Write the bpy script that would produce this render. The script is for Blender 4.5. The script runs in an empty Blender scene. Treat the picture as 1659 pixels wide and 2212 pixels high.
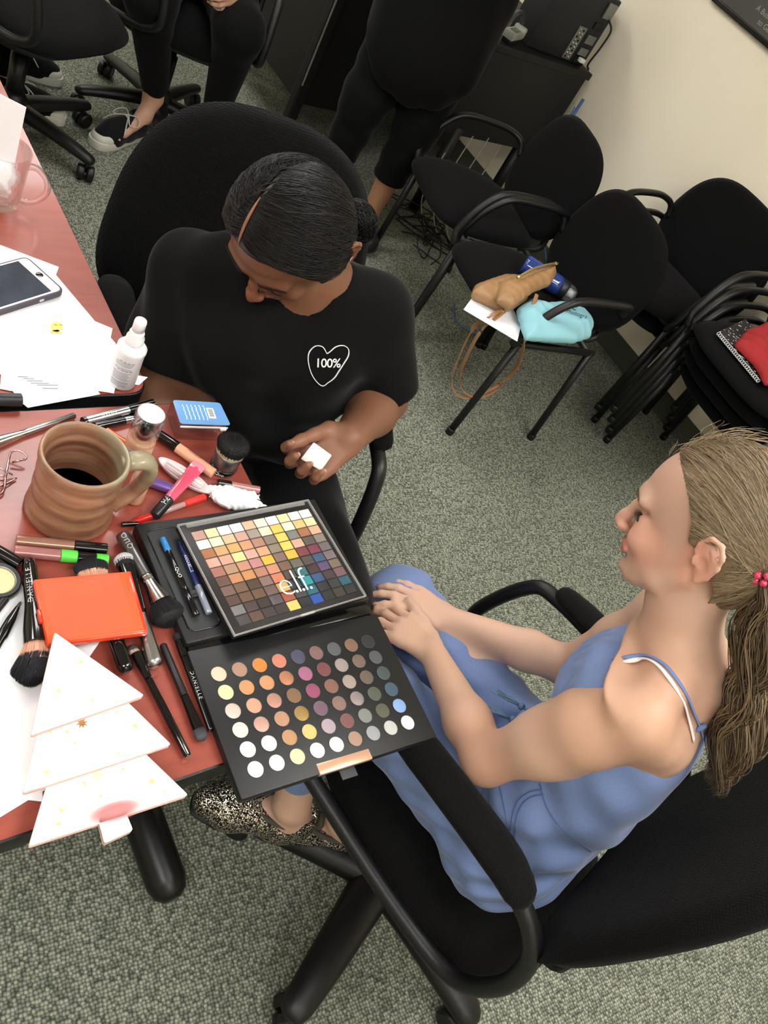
import bpy, bmesh, math, random
import numpy as np
from mathutils import Matrix, Vector
random.seed(7); rng = np.random.default_rng(7)
SC = bpy.context.scene
# ---------------------------------------------------------------- camera
W, H, FPX = 1659, 2212, 1820.0
R3 = np.array([[0.46216216, -0.78632921, 0.40999086],
               [0.76923484, 0.12544232, -0.62653171],
               [0.44122998, 0.60493850, 0.66284652]])
CAM = np.array([0, 0, 1.6])
cd = bpy.data.cameras.new('camera'); co = bpy.data.objects.new('camera', cd); SC.collection.objects.link(co)
cd.sensor_fit = 'HORIZONTAL'; cd.sensor_width = 36; cd.lens = 36 * FPX / W; cd.clip_start = 0.02
M4 = Matrix([list(R3[i]) + [float(CAM[i])] for i in range(3)] + [[0, 0, 0, 1]])
co.matrix_world = M4; SC.camera = co
# ---------------------------------------------------------------- light / exposure
SC.view_settings.view_transform = 'Standard'; SC.view_settings.look = 'None'
SC.view_settings.gamma = 1.0; SC.view_settings.use_curve_mapping = False
SC.view_settings.exposure = 1.32
wd = bpy.data.worlds.new('world'); SC.world = wd; wd.use_nodes = True
wd.node_tree.nodes['Background'].inputs[0].default_value = (0.9, 0.93, 1.0, 1)
wd.node_tree.nodes['Background'].inputs[1].default_value = 0.06
TROFFERS = [(-4.3, 1.35, 7), (-2.05, 1.1, 5.6), (.35, 1.2, 6.5), (-2.05, -1.0, 7), (-4.3, -1.2, 6), (.35, -1.0, 7), (1.9, .1, 6), (.0, 2.1, 2.2)]  # last, weak panel is added to brighten the back wall on the right
CEIL = 2.62
def srgb(h):
    if isinstance(h, str):
        c = [int(h[i:i + 2], 16) / 255 for i in (0, 2, 4)]
    else: c = [x / 255 for x in h]
    return tuple((x / 12.92 if x <= .04045 else ((x + .055) / 1.055) ** 2.4) for x in c) + (1,)
# ---------------------------------------------------------------- pixel to place (points measured off the real surfaces)
def ray(u, v):
    d = R3 @ np.array([u - W / 2, -(v - H / 2), -FPX]); return d / np.linalg.norm(d)
def at(u, v, z):
    d = ray(u, v); return CAM + d * ((z - CAM[2]) / d[2])
def atx(u, v, x):
    d = ray(u, v); return CAM + d * (x / d[0])
def aty(u, v, y):
    d = ray(u, v); return CAM + d * (y / d[1])
def atd(u, v, dist): return CAM + ray(u, v) * dist
# ---------------------------------------------------------------- materials
MATS = {}
def M(name, col, rough=.5, metal=0., bump=None, var=None, spec=None, trans=0., alpha=1., ior=1.45, sss=0., coat=0., sheen=0., emit=None, attr=None, aniso=0.):
    """bump=(scale,strength[,detail]) noise bump; var=(scale,amount) colour variation"""
    if name in MATS: return MATS[name]
    m = bpy.data.materials.new(name); m.use_nodes = True; nt = m.node_tree; b = nt.nodes['Principled BSDF']
    c = srgb(col)
    b.inputs['Base Color'].default_value = c; b.inputs['Roughness'].default_value = rough; b.inputs['Metallic'].default_value = metal
    b.inputs['IOR'].default_value = ior; b.inputs['Transmission Weight'].default_value = trans; b.inputs['Alpha'].default_value = alpha
    if spec is not None: b.inputs['Specular IOR Level'].default_value = spec
    if sss: 
        b.inputs['Subsurface Weight'].default_value = sss; b.inputs['Subsurface Radius'].default_value = (.012, .004, .002); b.inputs['Subsurface Scale'].default_value = 1.0
    if coat: b.inputs['Coat Weight'].default_value = coat; b.inputs['Coat Roughness'].default_value = .08
    if sheen: b.inputs['Sheen Weight'].default_value = sheen; b.inputs['Sheen Roughness'].default_value = .4
    if aniso: b.inputs['Anisotropic'].default_value = aniso
    if emit: b.inputs['Emission Color'].default_value = srgb(emit[0]); b.inputs['Emission Strength'].default_value = emit[1]
    tc = nt.nodes.new('ShaderNodeTexCoord'); L = nt.links
    src = None
    if attr:
        a = nt.nodes.new('ShaderNodeAttribute'); a.attribute_name = attr; src = a.outputs['Color']; L.new(src, b.inputs['Base Color'])
    if var:
        n = nt.nodes.new('ShaderNodeTexNoise'); n.inputs['Scale'].default_value = var[0]; n.inputs['Detail'].default_value = 5
        L.new(tc.outputs['Object'], n.inputs['Vector'])
        mx = nt.nodes.new('ShaderNodeMix'); mx.data_type = 'RGBA'; mx.blend_type = 'MIX'
        hi = tuple(min(1, x * (1 + var[1])) for x in c[:3]) + (1,); lo = tuple(x * (1 - var[1]) for x in c[:3]) + (1,)
        if attr:
            hv = nt.nodes.new('ShaderNodeHueSaturation'); mr = nt.nodes.new('ShaderNodeMapRange')
            mr.inputs['To Min'].default_value = 1 - var[1]; mr.inputs['To Max'].default_value = 1 + var[1]
            L.new(n.outputs['Fac'], mr.inputs['Value']); L.new(mr.outputs['Result'], hv.inputs['Value']); L.new(src, hv.inputs['Color']); L.new(hv.outputs['Color'], b.inputs['Base Color'])
        else:
            mx.inputs[6].default_value = lo; mx.inputs[7].default_value = hi
            rmp = nt.nodes.new('ShaderNodeMapRange'); rmp.inputs['From Min'].default_value = .3; rmp.inputs['From Max'].default_value = .7
            L.new(n.outputs['Fac'], rmp.inputs['Value']); L.new(rmp.outputs['Result'], mx.inputs[0]); L.new(mx.outputs[2], b.inputs['Base Color'])
    if bump:
        n = nt.nodes.new('ShaderNodeTexNoise'); n.inputs['Scale'].default_value = bump[0]; n.inputs['Detail'].default_value = bump[2] if len(bump) > 2 else 2
        bp = nt.nodes.new('ShaderNodeBump'); bp.inputs['Strength'].default_value = bump[1]; bp.inputs['Distance'].default_value = .002
        L.new(tc.outputs['Object'], n.inputs['Vector']); L.new(n.outputs['Fac'], bp.inputs['Height']); L.new(bp.outputs['Normal'], b.inputs['Normal'])
    MATS[name] = m; return m
def fabric(name, col, scale, rough=.95, strength=.5, sheen=.15, dist=.001, var=.25):
    """woven cloth: two crossed wave bands"""
    if name in MATS: return MATS[name]
    m = M(name, col, rough, sheen=sheen, spec=.2); nt = m.node_tree; L = nt.links; b = nt.nodes['Principled BSDF']
    tc = nt.nodes.new('ShaderNodeTexCoord'); v = nt.nodes.new('ShaderNodeTexVoronoi'); v.inputs['Scale'].default_value = scale
    v.inputs['Randomness'].default_value = .35
    L.new(tc.outputs['Object'], v.inputs['Vector'])
    bp = nt.nodes.new('ShaderNodeBump'); bp.inputs['Strength'].default_value = strength; bp.inputs['Distance'].default_value = dist; bp.invert = True
    L.new(v.outputs['Distance'], bp.inputs['Height']); L.new(bp.outputs['Normal'], b.inputs['Normal'])
    c = srgb(col); mx = nt.nodes.new('ShaderNodeMix'); mx.data_type = 'RGBA'
    mx.inputs[6].default_value = tuple(x * (1 + var) for x in c[:3]) + (1,); mx.inputs[7].default_value = tuple(x * (1 - var) for x in c[:3]) + (1,)
    n = nt.nodes.new('ShaderNodeTexNoise'); n.inputs['Scale'].default_value = scale * .35; L.new(tc.outputs['Object'], n.inputs['Vector'])
    L.new(n.outputs['Fac'], mx.inputs[0]); L.new(mx.outputs[2], b.inputs['Base Color'])
    return m
# ---------------------------------------------------------------- object helpers
def link(o): SC.collection.objects.link(o); return o
def tag(o, label=None, cat=None, group=None, kind=None):
    if label: o['label'] = label
    if cat: o['category'] = cat
    if group: o['group'] = group
    if kind: o['kind'] = kind
    return o
def thing(name, label, cat, loc=(0, 0, 0), rz=0, group=None, rot=None):
    o = link(bpy.data.objects.new(name, None)); o.empty_display_size = .05
    o.location = [float(x) for x in loc]; o.rotation_euler = rot if rot else (0, 0, rz)
    return tag(o, label, cat, group)
def mk(name, vf, mat, parent=None, mtx=None, smooth=True, label=None, mats=None, midx=None, col=None, ang=None):
    V, F = vf; me = bpy.data.meshes.new(name)
    V = np.asarray(V, dtype=np.float64).reshape(-1, 3)
    if mtx is not None:
        A = np.array(mtx); V = V @ A[:3, :3].T + A[:3, 3]
    if isinstance(F, np.ndarray):
        n, k = F.shape
        me.vertices.add(len(V)); me.vertices.foreach_set('co', V.ravel())
        me.loops.add(n * k); me.loops.foreach_set('vertex_index', F.astype(np.int32).ravel())
        me.polygons.add(n); me.polygons.foreach_set('loop_start', np.arange(0, n * k, k, dtype=np.int32)); me.polygons.foreach_set('loop_total', np.full(n, k, dtype=np.int32))
        me.update(calc_edges=True)
    else:
        me.from_pydata(V.tolist(), [], F)
    me.validate()
    for m_ in (mats or [mat]): me.materials.append(m_)
    if midx is not None: me.polygons.foreach_set('material_index', np.asarray(midx, dtype=np.int32))
    if col is not None:
        ca = me.color_attributes.new('Col', 'FLOAT_COLOR', 'POINT'); ca.data.foreach_set('color', np.asarray(col, dtype=np.float32).ravel())
    if smooth:
        if ang is not None:
            try: me.shade_smooth(); me.set_sharp_from_angle(angle=math.radians(ang))
            except Exception: pass
        else: me.polygons.foreach_set('use_smooth', [True] * len(me.polygons))
    me.update()
    o = link(bpy.data.objects.new(name, me))
    if parent: o.parent = parent
    if label: o['label'] = label
    return o
def join(*parts):
    V = []; F = []; n = 0
    for v, f in parts:
        V += [tuple(p) for p in v]; F += [tuple(int(i) + n for i in q) for q in f]; n += len(v)
    return V, F
def T(x=0, y=0, z=0): return np.array(Matrix.Translation((float(x), float(y), float(z))))
def Rt(a, ax): return np.array(Matrix.Rotation(a, 4, ax))
def xf(vf, m):
    V = np.asarray(vf[0], float); m = np.array(m); return (V @ m[:3, :3].T + m[:3, 3]), vf[1]
def frame(origin, xdir, up=(0, 0, 1)):
    x = np.array(xdir, float); x /= np.linalg.norm(x); u = np.array(up, float); y = np.cross(u, x); y /= np.linalg.norm(y); z = np.cross(x, y)
    m = np.eye(4); m[:3, 0] = x; m[:3, 1] = y; m[:3, 2] = z; m[:3, 3] = origin; return m
def bm_out(bm):
    V = [tuple(v.co) for v in bm.verts]; bm.verts.index_update(); F = [tuple(v.index for v in f.verts) for f in bm.faces]; bm.free(); return V, F
def box(sx, sy, sz, r=0., c=(0, 0, 0), seg=2):
    bm = bmesh.new(); bmesh.ops.create_cube(bm, size=1.0, matrix=Matrix.Translation([float(q) for q in c]) @ Matrix.Diagonal((sx, sy, sz, 1)))
    if r > 0: bmesh.ops.bevel(bm, geom=list(bm.edges), offset=min(r, .49 * min(sx, sy, sz)), segments=seg, profile=.5, affect='EDGES')
    return bm_out(bm)
def prism(poly, z0, z1, r=0., seg=2):
    bm = bmesh.new(); vs = [bm.verts.new((float(x), float(y), z0)) for x, y in poly]; f = bm.faces.new(vs)
    g = bmesh.ops.extrude_face_region(bm, geom=[f]); bmesh.ops.translate(bm, verts=[v for v in g['geom'] if isinstance(v, bmesh.types.BMVert)], vec=(0, 0, z1 - z0))
    bmesh.ops.recalc_face_normals(bm, faces=bm.faces)
    if r > 0: bmesh.ops.bevel(bm, geom=list(bm.edges), offset=r, segments=seg, profile=.5, affect='EDGES', clamp_overlap=True)
    return bm_out(bm)
def roundpoly(pts, r, n=5):
    """round the corners of a polygon; r scalar or list"""
    out = []; m = len(pts)
    for i in range(m):
        p = np.array(pts[i], float); a = np.array(pts[i - 1], float) - p; b = np.array(pts[(i + 1) % m], float) - p
        rr = r[i] if isinstance(r, (list, tuple)) else r
        if rr <= 0: out.append(tuple(p)); continue
        la, lb = np.linalg.norm(a), np.linalg.norm(b); rr = min(rr, la * .45, lb * .45); A = p + a / la * rr; B = p + b / lb * rr
        for k in range(n + 1):
            t = k / n; out.append(tuple((1 - t) ** 2 * A + 2 * t * (1 - t) * p + t * t * B))
    return out
def rrect(w, h, r, n=5): return roundpoly([(-w / 2, -h / 2), (w / 2, -h / 2), (w / 2, h / 2), (-w / 2, h / 2)], r, n)
def lathe(prof, n=24, axis='z', cap=True):
    V = []; F = []
    for r, z in prof:
        for i in range(n):
            a = 2 * math.pi * i / n; V.append((r * math.cos(a), r * math.sin(a), z))
    for k in range(len(prof) - 1):
        for i in range(n):
            j = (i + 1) % n; F.append((k * n + i, k * n + j, (k + 1) * n + j, (k + 1) * n + i))
    if cap and prof[0][0] > 1e-6: F.append(tuple(range(n - 1, -1, -1)))
    if cap and prof[-1][0] > 1e-6: F.append(tuple(range((len(prof) - 1) * n, len(prof) * n)))
    if axis == 'x': V = [(z, x, y) for x, y, z in V]
    return V, F
def catmull(P, n=8, closed=False):
    P = [np.array(p, float) for p in P]; m = len(P); out = []
    rng_ = range(m if closed else m - 1)
    for i in rng_:
        p0 = P[(i - 1) % m] if closed or i > 0 else 2 * P[0] - P[1]; p1 = P[i]; p2 = P[(i + 1) % m]
        p3 = P[(i + 2) % m] if closed or i + 2 < m else 2 * P[-1] - P[-2]
        for k in range(n):
            t = k / n; out.append(.5 * ((2 * p1) + (-p0 + p2) * t + (2 * p0 - 5 * p1 + 4 * p2 - p3) * t * t + (-p0 + 3 * p1 - 3 * p2 + p3) * t ** 3))
    if not closed: out.append(P[-1])
    return out
def tube(P, r, n=10, closed=False, flat=1.0, up=(0, 0, 1), roundcap=False):
    P = np.array(P, float); m = len(P); r = np.full(m, r) if np.isscalar(r) else np.interp(np.linspace(0, 1, m), np.linspace(0, 1, len(r)), r)
    Tn = np.zeros_like(P)
    for i in range(m):
        a = P[(i - 1) % m] if closed or i > 0 else P[i]; b = P[(i + 1) % m] if closed or i < m - 1 else P[i]
        Tn[i] = (b - a) / (np.linalg.norm(b - a) + 1e-12)
    u = np.array(up, float); u = u - u.dot(Tn[0]) * Tn[0]
    if np.linalg.norm(u) < 1e-3: u = np.cross(Tn[0], (1, 0.1, 0))
    u /= np.linalg.norm(u); V = []; F = []
    if roundcap and not closed:
        ext = [(-.0, .0)]
    for i in range(m):
        if flat != 1.0:
            w0 = np.array(up, float); w0 = w0 - w0.dot(Tn[i]) * Tn[i]
            if np.linalg.norm(w0) > .05: u = w0 / np.linalg.norm(w0)
        u = u - u.dot(Tn[i]) * Tn[i]; u /= np.linalg.norm(u); w = np.cross(Tn[i], u)
        for k in range(n):
            a = 2 * math.pi * k / n; V.append(P[i] + r[i] * (math.cos(a) * w + math.sin(a) * u * flat))
    for i in range(m if closed else m - 1):
        j = (i + 1) % m
        for k in range(n): F.append((i * n + k, i * n + (k + 1) % n, j * n + (k + 1) % n, j * n + k))
    if not closed:
        if roundcap:
            for e, s in ((0, -1), (m - 1, 1)):
                base = e * n; prev = base; c = P[e]
                for (q, h) in ((.8, .6), (.45, .9)):
                    st = len(V)
                    for k in range(n): V.append(c + (V[base + k] - c) * q + Tn[e] * s * r[e] * h * min(1, flat + .3))
                    for k in range(n):
                        f = (prev + k, prev + (k + 1) % n, st + (k + 1) % n, st + k); F.append(f if s > 0 else f[::-1])
                    prev = st
                f = tuple(prev + k for k in range(n)); F.append(f if s > 0 else f[::-1])
        else:
            F.append(tuple(range(n - 1, -1, -1))); F.append(tuple(range((m - 1) * n, m * n)))
    return V, F
def superpad(w, d, t, e=2.6, crown=.35, nu=40, bend=0., bendx=0., shape=None):
    """cushion: superelliptic outline in XY, thickness t in Z, soft edge; bend curves z with x; shape(x,y)->(x,y) warps"""
    V = []; F = []; prof = []
    K = 9
    for k in range(K): # top to edge to bottom
        pass
    rings = []
    for s in np.concatenate([np.linspace(0.0, 1, 8) ** .6]): rings.append((s, 1))
    rings2 = [(s, -1) for s, _ in rings[::-1][1:]]
    allr = rings + rings2; n = nu
    for s, sg in allr:
        zz = sg * t / 2 * (max(0, 1 - s ** 4) ** (1 / 2.2)) 
        for i in range(n):
            a = 2 * math.pi * i / n; c, q = math.cos(a), math.sin(a)
            x = w / 2 * s * math.copysign(abs(c) ** (2 / e), c); y = d / 2 * s * math.copysign(abs(q) ** (2 / e), q)
            if shape: x, y = shape(x, y)
            V.append((x, y, zz + bend * x * x + bendx * y * y))
    m = len(allr)
    for k in range(m - 1):
        for i in range(n):
            j = (i + 1) % n; F.append((k * n + i, (k + 1) * n + i, (k + 1) * n + j, k * n + j))
    return V, F
_font_cache = {}
def text(s, size, extrude=0.0002, align='CENTER', spacing=1.0, shear=0, off=0.):
    cu = bpy.data.curves.new('t', 'FONT'); cu.body = s; cu.size = size; cu.extrude = extrude; cu.align_x = align; cu.align_y = 'CENTER'; cu.space_character = spacing; cu.shear = shear; cu.offset = off
    cu.resolution_u = 3
    o = bpy.data.objects.new('t', cu); SC.collection.objects.link(o); bpy.context.view_layer.update()
    me = bpy.data.meshes.new_from_object(o.evaluated_get(bpy.context.evaluated_depsgraph_get()))
    V = [tuple(v.co) for v in me.vertices]; F = [tuple(p.vertices) for p in me.polygons]
    bpy.data.objects.remove(o); bpy.data.meshes.remove(me); bpy.data.curves.remove(cu)
    return V, F
def wraptext(s, size, r, mtx, name, mat, parent, ang=0., spacing=1.0, flip=1, align='CENTER', mirror=False):
    """lettering wrapped on a cylinder whose axis is local x, radius r, centred at angle ang from +z (towards -y positive)"""
    V, F = text(s, size, 0.00006, align=align, spacing=spacing); V = np.array(V)
    x = V[:, 0] * flip; a = V[:, 1] * flip / r - ang; rr = r + .0001 + V[:, 2]
    P = np.stack([x, rr * np.sin(a), rr * np.cos(a)], 1)
    return mk(name, (P, F), mat, parent, mtx, smooth=False)
def copy_tree(o, parent=None):
    c = o.copy(); SC.collection.objects.link(c)
    if parent is not None: c.parent = parent
    for ch in list(o.children): copy_tree(ch, c)
    return c
# ---------------------------------------------------------------- implicit modelling (numpy distance fields + surface nets)
def _smin(a, b, k):
    h = np.maximum(k - np.abs(a - b), 0) / k; return np.minimum(a, b) - h * h * k * .25
class Field:
    def __init__(s, xs, ys, zs):
        s.ax = [np.asarray(a, np.float32) for a in (xs, ys, zs)]; s.D = np.full([len(a) for a in s.ax], .5, np.float32)
    @staticmethod
    def bounds(lo, hi, h): return Field(*[np.arange(lo[i], hi[i] + h, h) for i in range(3)])
    def blk(s, lo, hi):
        sl = []
        for i in range(3):
            a = int(np.searchsorted(s.ax[i], lo[i])); b = int(np.searchsorted(s.ax[i], hi[i])); sl.append(slice(max(0, a - 1), min(len(s.ax[i]), b + 1)))
        return tuple(sl)
    def apply(s, f, lo, hi, k=.01, op='u'):
        m = k + .02; sl = s.blk(np.array(lo) - m, np.array(hi) + m)
        if min(q.stop - q.start for q in sl) <= 0: return
        X = s.ax[0][sl[0]][:, None, None]; Y = s.ax[1][sl[1]][None, :, None]; Z = s.ax[2][sl[2]][None, None, :]
        d = f(X, Y, Z).astype(np.float32); D = s.D[sl]
        if op == 'u': s.D[sl] = _smin(D, d, k)
        elif op == 's': s.D[sl] = -_smin(-D, d, k)
        elif op == 'i': s.D[sl] = -_smin(-D, -d, k)
    def cap(s, a, b, r1, r2=None, k=.012, op='u', sq=None):
        r2 = r1 if r2 is None else r2; a = np.array(a, float); b = np.array(b, float); ab = b - a; L2 = ab.dot(ab) + 1e-12
        R = max(r1, r2) * (max(1, sq[1]) if sq else 1)
        def f(X, Y, Z):
            px, py, pz = X - a[0], Y - a[1], Z - a[2]; t = np.clip((px * ab[0] + py * ab[1] + pz * ab[2]) / L2, 0, 1)
            qx, qy, qz = px - t * ab[0], py - t * ab[1], pz - t * ab[2]
            if sq:
                n, fac = sq; n = np.array(n, float); n = n / np.linalg.norm(n); dn = qx * n[0] + qy * n[1] + qz * n[2]
                w = (1 / fac - 1) * dn; qx, qy, qz = qx + w * n[0], qy + w * n[1], qz + w * n[2]
                return (np.sqrt(qx * qx + qy * qy + qz * qz) - (r1 + t * (r2 - r1))) * min(1, fac)
            return np.sqrt(qx * qx + qy * qy + qz * qz) - (r1 + t * (r2 - r1))
        s.apply(f, np.minimum(a, b) - R, np.maximum(a, b) + R, k, op)
    def chain(s, P, r, k=.012, op='u', sq=None):
        for i in range(len(P) - 1): s.cap(P[i], P[i + 1], r[i], r[i + 1], k, op, sq)
    def ell(s, c, rad, B=None, k=.012, op='u', e=2):
        """B: 3x3 rows = local axes in world"""
        c = np.array(c, float); rad = np.array(rad, float); B = np.eye(3) if B is None else np.array(B, float); R = max(rad)
        ext = np.sqrt(((B.T * rad) ** 2).sum(1))
        def f(X, Y, Z):
            p = [X - c[0], Y - c[1], Z - c[2]]; q = 0
            for i in range(3):
                l = (p[0] * B[i, 0] + p[1] * B[i, 1] + p[2] * B[i, 2]) / rad[i]; q = q + (l * l if e == 2 else np.abs(l) ** e)
            return (q ** (1. / e) - 1) * min(rad)
        s.apply(f, c - ext, c + ext, k, op)
    def bx(s, c, half, B=None, r=.005, k=.008, op='u'):
        c = np.array(c, float); B = np.eye(3) if B is None else np.array(B, float); ext = (np.abs(B.T) * np.array(half)).sum(1)
        def f(X, Y, Z):
            p = [X - c[0], Y - c[1], Z - c[2]]; q = []
            for i in range(3): q.append(np.abs(p[0] * B[i, 0] + p[1] * B[i, 1] + p[2] * B[i, 2]) - (half[i] - r))
            o = np.sqrt(sum(np.maximum(t, 0) ** 2 for t in q)); return o + np.minimum(np.maximum(q[0], np.maximum(q[1], q[2])), 0) - r
        s.apply(f, c - ext, c + ext, k, op)
    def loft(s, O, F, L, U, tab, k=.012, e=2.0, op='u'):
        """sections stacked along U: rows (u, front, back, halfwidth)"""
        O = np.array(O, float); tab = np.array(tab, float); us = tab[:, 0]; R = max(abs(tab[:, 1]).max(), abs(tab[:, 2]).max()) + tab[:, 3].max()
        pts = []
        for u, fr, bk, w in tab:
            for ff in (fr, bk):
                for l in (-w, w): pts.append(O + F * ff + L * l + U * u)
        pts = np.array(pts)
        fine = np.linspace(us[0], us[-1], 400)
        def smooth(c):
            y = np.interp(fine, us, c); kk = np.hanning(25); kk /= kk.sum(); return np.convolve(np.pad(y, 12, mode='edge'), kk, mode='valid')
        fr_, bk_, w_ = smooth(tab[:, 1]), smooth(tab[:, 2]), smooth(tab[:, 3])
        def f(X, Y, Z):
            p = [X - O[0], Y - O[1], Z - O[2]]; d = lambda A: p[0] * A[0] + p[1] * A[1] + p[2] * A[2]
            a, l, u = d(F), d(L), d(U); uc = np.clip(u, us[0], us[-1])
            fr = np.interp(uc, fine, fr_); bk = np.interp(uc, fine, bk_); w = np.interp(uc, fine, w_)
            h = np.maximum((fr - bk) / 2, 1e-3); c = (fr + bk) / 2; w = np.maximum(w, 1e-3)
            q = (np.abs((a - c) / h) ** e + np.abs(l / w) ** e) ** (1 / e)
            dd = (q - 1) * np.minimum(h, w); out = np.maximum(us[0] - u, u - us[-1])
            return np.where(out > 0, np.sqrt(np.maximum(dd, 0) ** 2 + out ** 2), dd)
        s.apply(f, pts.min(0), pts.max(0), k, op)
    def pillow(s, poly, zc, th, slope=(0, 0), R=.035, k=.012):
        P = np.array([q[:2] for q in poly], float); X = s.ax[0][:, None]; Y = s.ax[1][None, :]; d = None; sg = np.ones((len(s.ax[0]), len(s.ax[1])))
        n = len(P); d = np.full(sg.shape, 1e9)
        for i in range(n):
            a, b = P[i], P[i - 1]; e = b - a; wx, wy = X - a[0], Y - a[1]; t = np.clip((wx * e[0] + wy * e[1]) / e.dot(e), 0, 1); d = np.minimum(d, (wx - e[0] * t) ** 2 + (wy - e[1] * t) ** 2)
            c1 = Y >= a[1]; c2 = Y < b[1]; c3 = e[0] * wy > e[1] * wx; sg = np.where((c1 & c2 & c3) | (~c1 & ~c2 & ~c3), -sg, sg)
        d2 = np.sqrt(d) * sg; c = P.mean(0); zz = zc + slope[0] * (X - c[0]) + slope[1] * (Y - c[1]); h = th * np.sqrt(np.clip(-d2 / R, 0, 1))
        d3 = np.maximum(d2[:, :, None], np.abs(s.ax[2][None, None, :] - zz[:, :, None]) - h[:, :, None]) * .75
        s.D = _smin(s.D, d3.astype(np.float32), k)
    def mesh(s, D=None):
        D = s.D if D is None else D
        ins = D < 0; nx, ny, nz = D.shape
        # active cells
        A = [ins[i:nx - 1 + i, j:ny - 1 + j, k:nz - 1 + k] for i in (0, 1) for j in (0, 1) for k in (0, 1)]
        cnt = sum(a.astype(np.int8) for a in A); act = (cnt > 0) & (cnt < 8); ci = np.argwhere(act)
        idx = np.full(act.shape, -1, np.int32); idx[act] = np.arange(len(ci))
        ps = np.zeros((len(ci), 3)); pn = np.zeros(len(ci)); ax = s.ax
        corners = [(i, j, k) for i in (0, 1) for j in (0, 1) for k in (0, 1)]
        for a in corners:
            for d in range(3):
                if a[d] == 1: continue
                b = list(a); b[d] = 1
                ia = ci + np.array(a); ib = ci + np.array(b)
                va = D[ia[:, 0], ia[:, 1], ia[:, 2]].astype(float); vb = D[ib[:, 0], ib[:, 1], ib[:, 2]].astype(float)
                m = (va < 0) != (vb < 0); t = np.where(m, va / np.where(m, va - vb, 1), 0)
                pa = np.stack([ax[q][ia[:, q]] for q in range(3)], 1); pb = np.stack([ax[q][ib[:, q]] for q in range(3)], 1)
                ps += np.where(m[:, None], pa + (pb - pa) * t[:, None], 0); pn += m
        V = ps / np.maximum(pn, 1)[:, None]; F = []
        for d in range(3):
            sl0 = [slice(1, -1)] * 3; sl1 = [slice(1, -1)] * 3; sl0[d] = slice(0, -1); sl1[d] = slice(1, None)
            a = ins[tuple(sl0)]; b = ins[tuple(sl1)]; e = np.argwhere(a != b); 
            off = np.ones(3, int); off[d] = 0; e = e + off
            sgn = ins[e[:, 0], e[:, 1], e[:, 2]]
            u, v = [(1, 2), (2, 0), (0, 1)][d]; q = []
            for (du, dv) in ((-1, -1), (0, -1), (0, 0), (-1, 0)):
                c = e.copy(); c[:, u] += du; c[:, v] += dv; q.append(idx[c[:, 0], c[:, 1], c[:, 2]])
            q = np.stack(q, 1); q = np.where(sgn[:, None], q, q[:, ::-1]); F.append(q[(q >= 0).all(1)])
        return V, np.concatenate(F)
def smoothv(V, F, it=2, lam=.5):
    E = np.concatenate([F[:, [0, 1]], F[:, [1, 2]], F[:, [2, 3]], F[:, [3, 0]]]); n = len(V)
    for _ in range(it):
        S = np.zeros_like(V); c = np.zeros(n)
        for q in range(3): S[:, q] = np.bincount(E[:, 0], V[E[:, 1], q], n) + np.bincount(E[:, 1], V[E[:, 0], q], n)
        c = np.bincount(E[:, 0], minlength=n) + np.bincount(E[:, 1], minlength=n); V = V + lam * (S / np.maximum(c, 1)[:, None] - V)
    return V
def hairs(paths, rads, n=3):
    """paths (N,m,3) -> one mesh of thin tubes"""
    P = np.asarray(paths, float); N, m, _ = P.shape; Tn = np.gradient(P, axis=1); Tn /= np.linalg.norm(Tn, axis=2, keepdims=True) + 1e-9
    up = np.array([.3, .2, .93]); w = np.cross(Tn, up); w /= np.linalg.norm(w, axis=2, keepdims=True) + 1e-9; u = np.cross(w, Tn)
    rr = np.asarray(rads)[:, None, None] * np.interp(np.linspace(0, 1, m), [0, .1, .85, 1], [.6, 1, 1, .25])[None, :, None]
    rings = [P + rr * (math.cos(2 * math.pi * k / n) * w + math.sin(2 * math.pi * k / n) * u) for k in range(n)]
    V = np.stack(rings, 2).reshape(-1, 3)  # N,m,n
    base = (np.arange(N)[:, None, None] * m + np.arange(m - 1)[None, :, None]) * n + np.arange(n)[None, None, :]
    k2 = (np.arange(n) + 1) % n; base2 = (np.arange(N)[:, None, None] * m + np.arange(m - 1)[None, :, None]) * n + k2[None, None, :]
    F = np.stack([base, base2, base2 + n, base + n], -1).reshape(-1, 4)
    return V, F
def nz(V, s, seed=0):
    """cheap smooth vector noise"""
    r = np.random.default_rng(seed); out = np.zeros(len(V))
    for i in range(5):
        k = r.normal(size=3) * s; out += np.sin(V @ k + r.uniform(0, 6.28)) / 5
    return out
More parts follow.
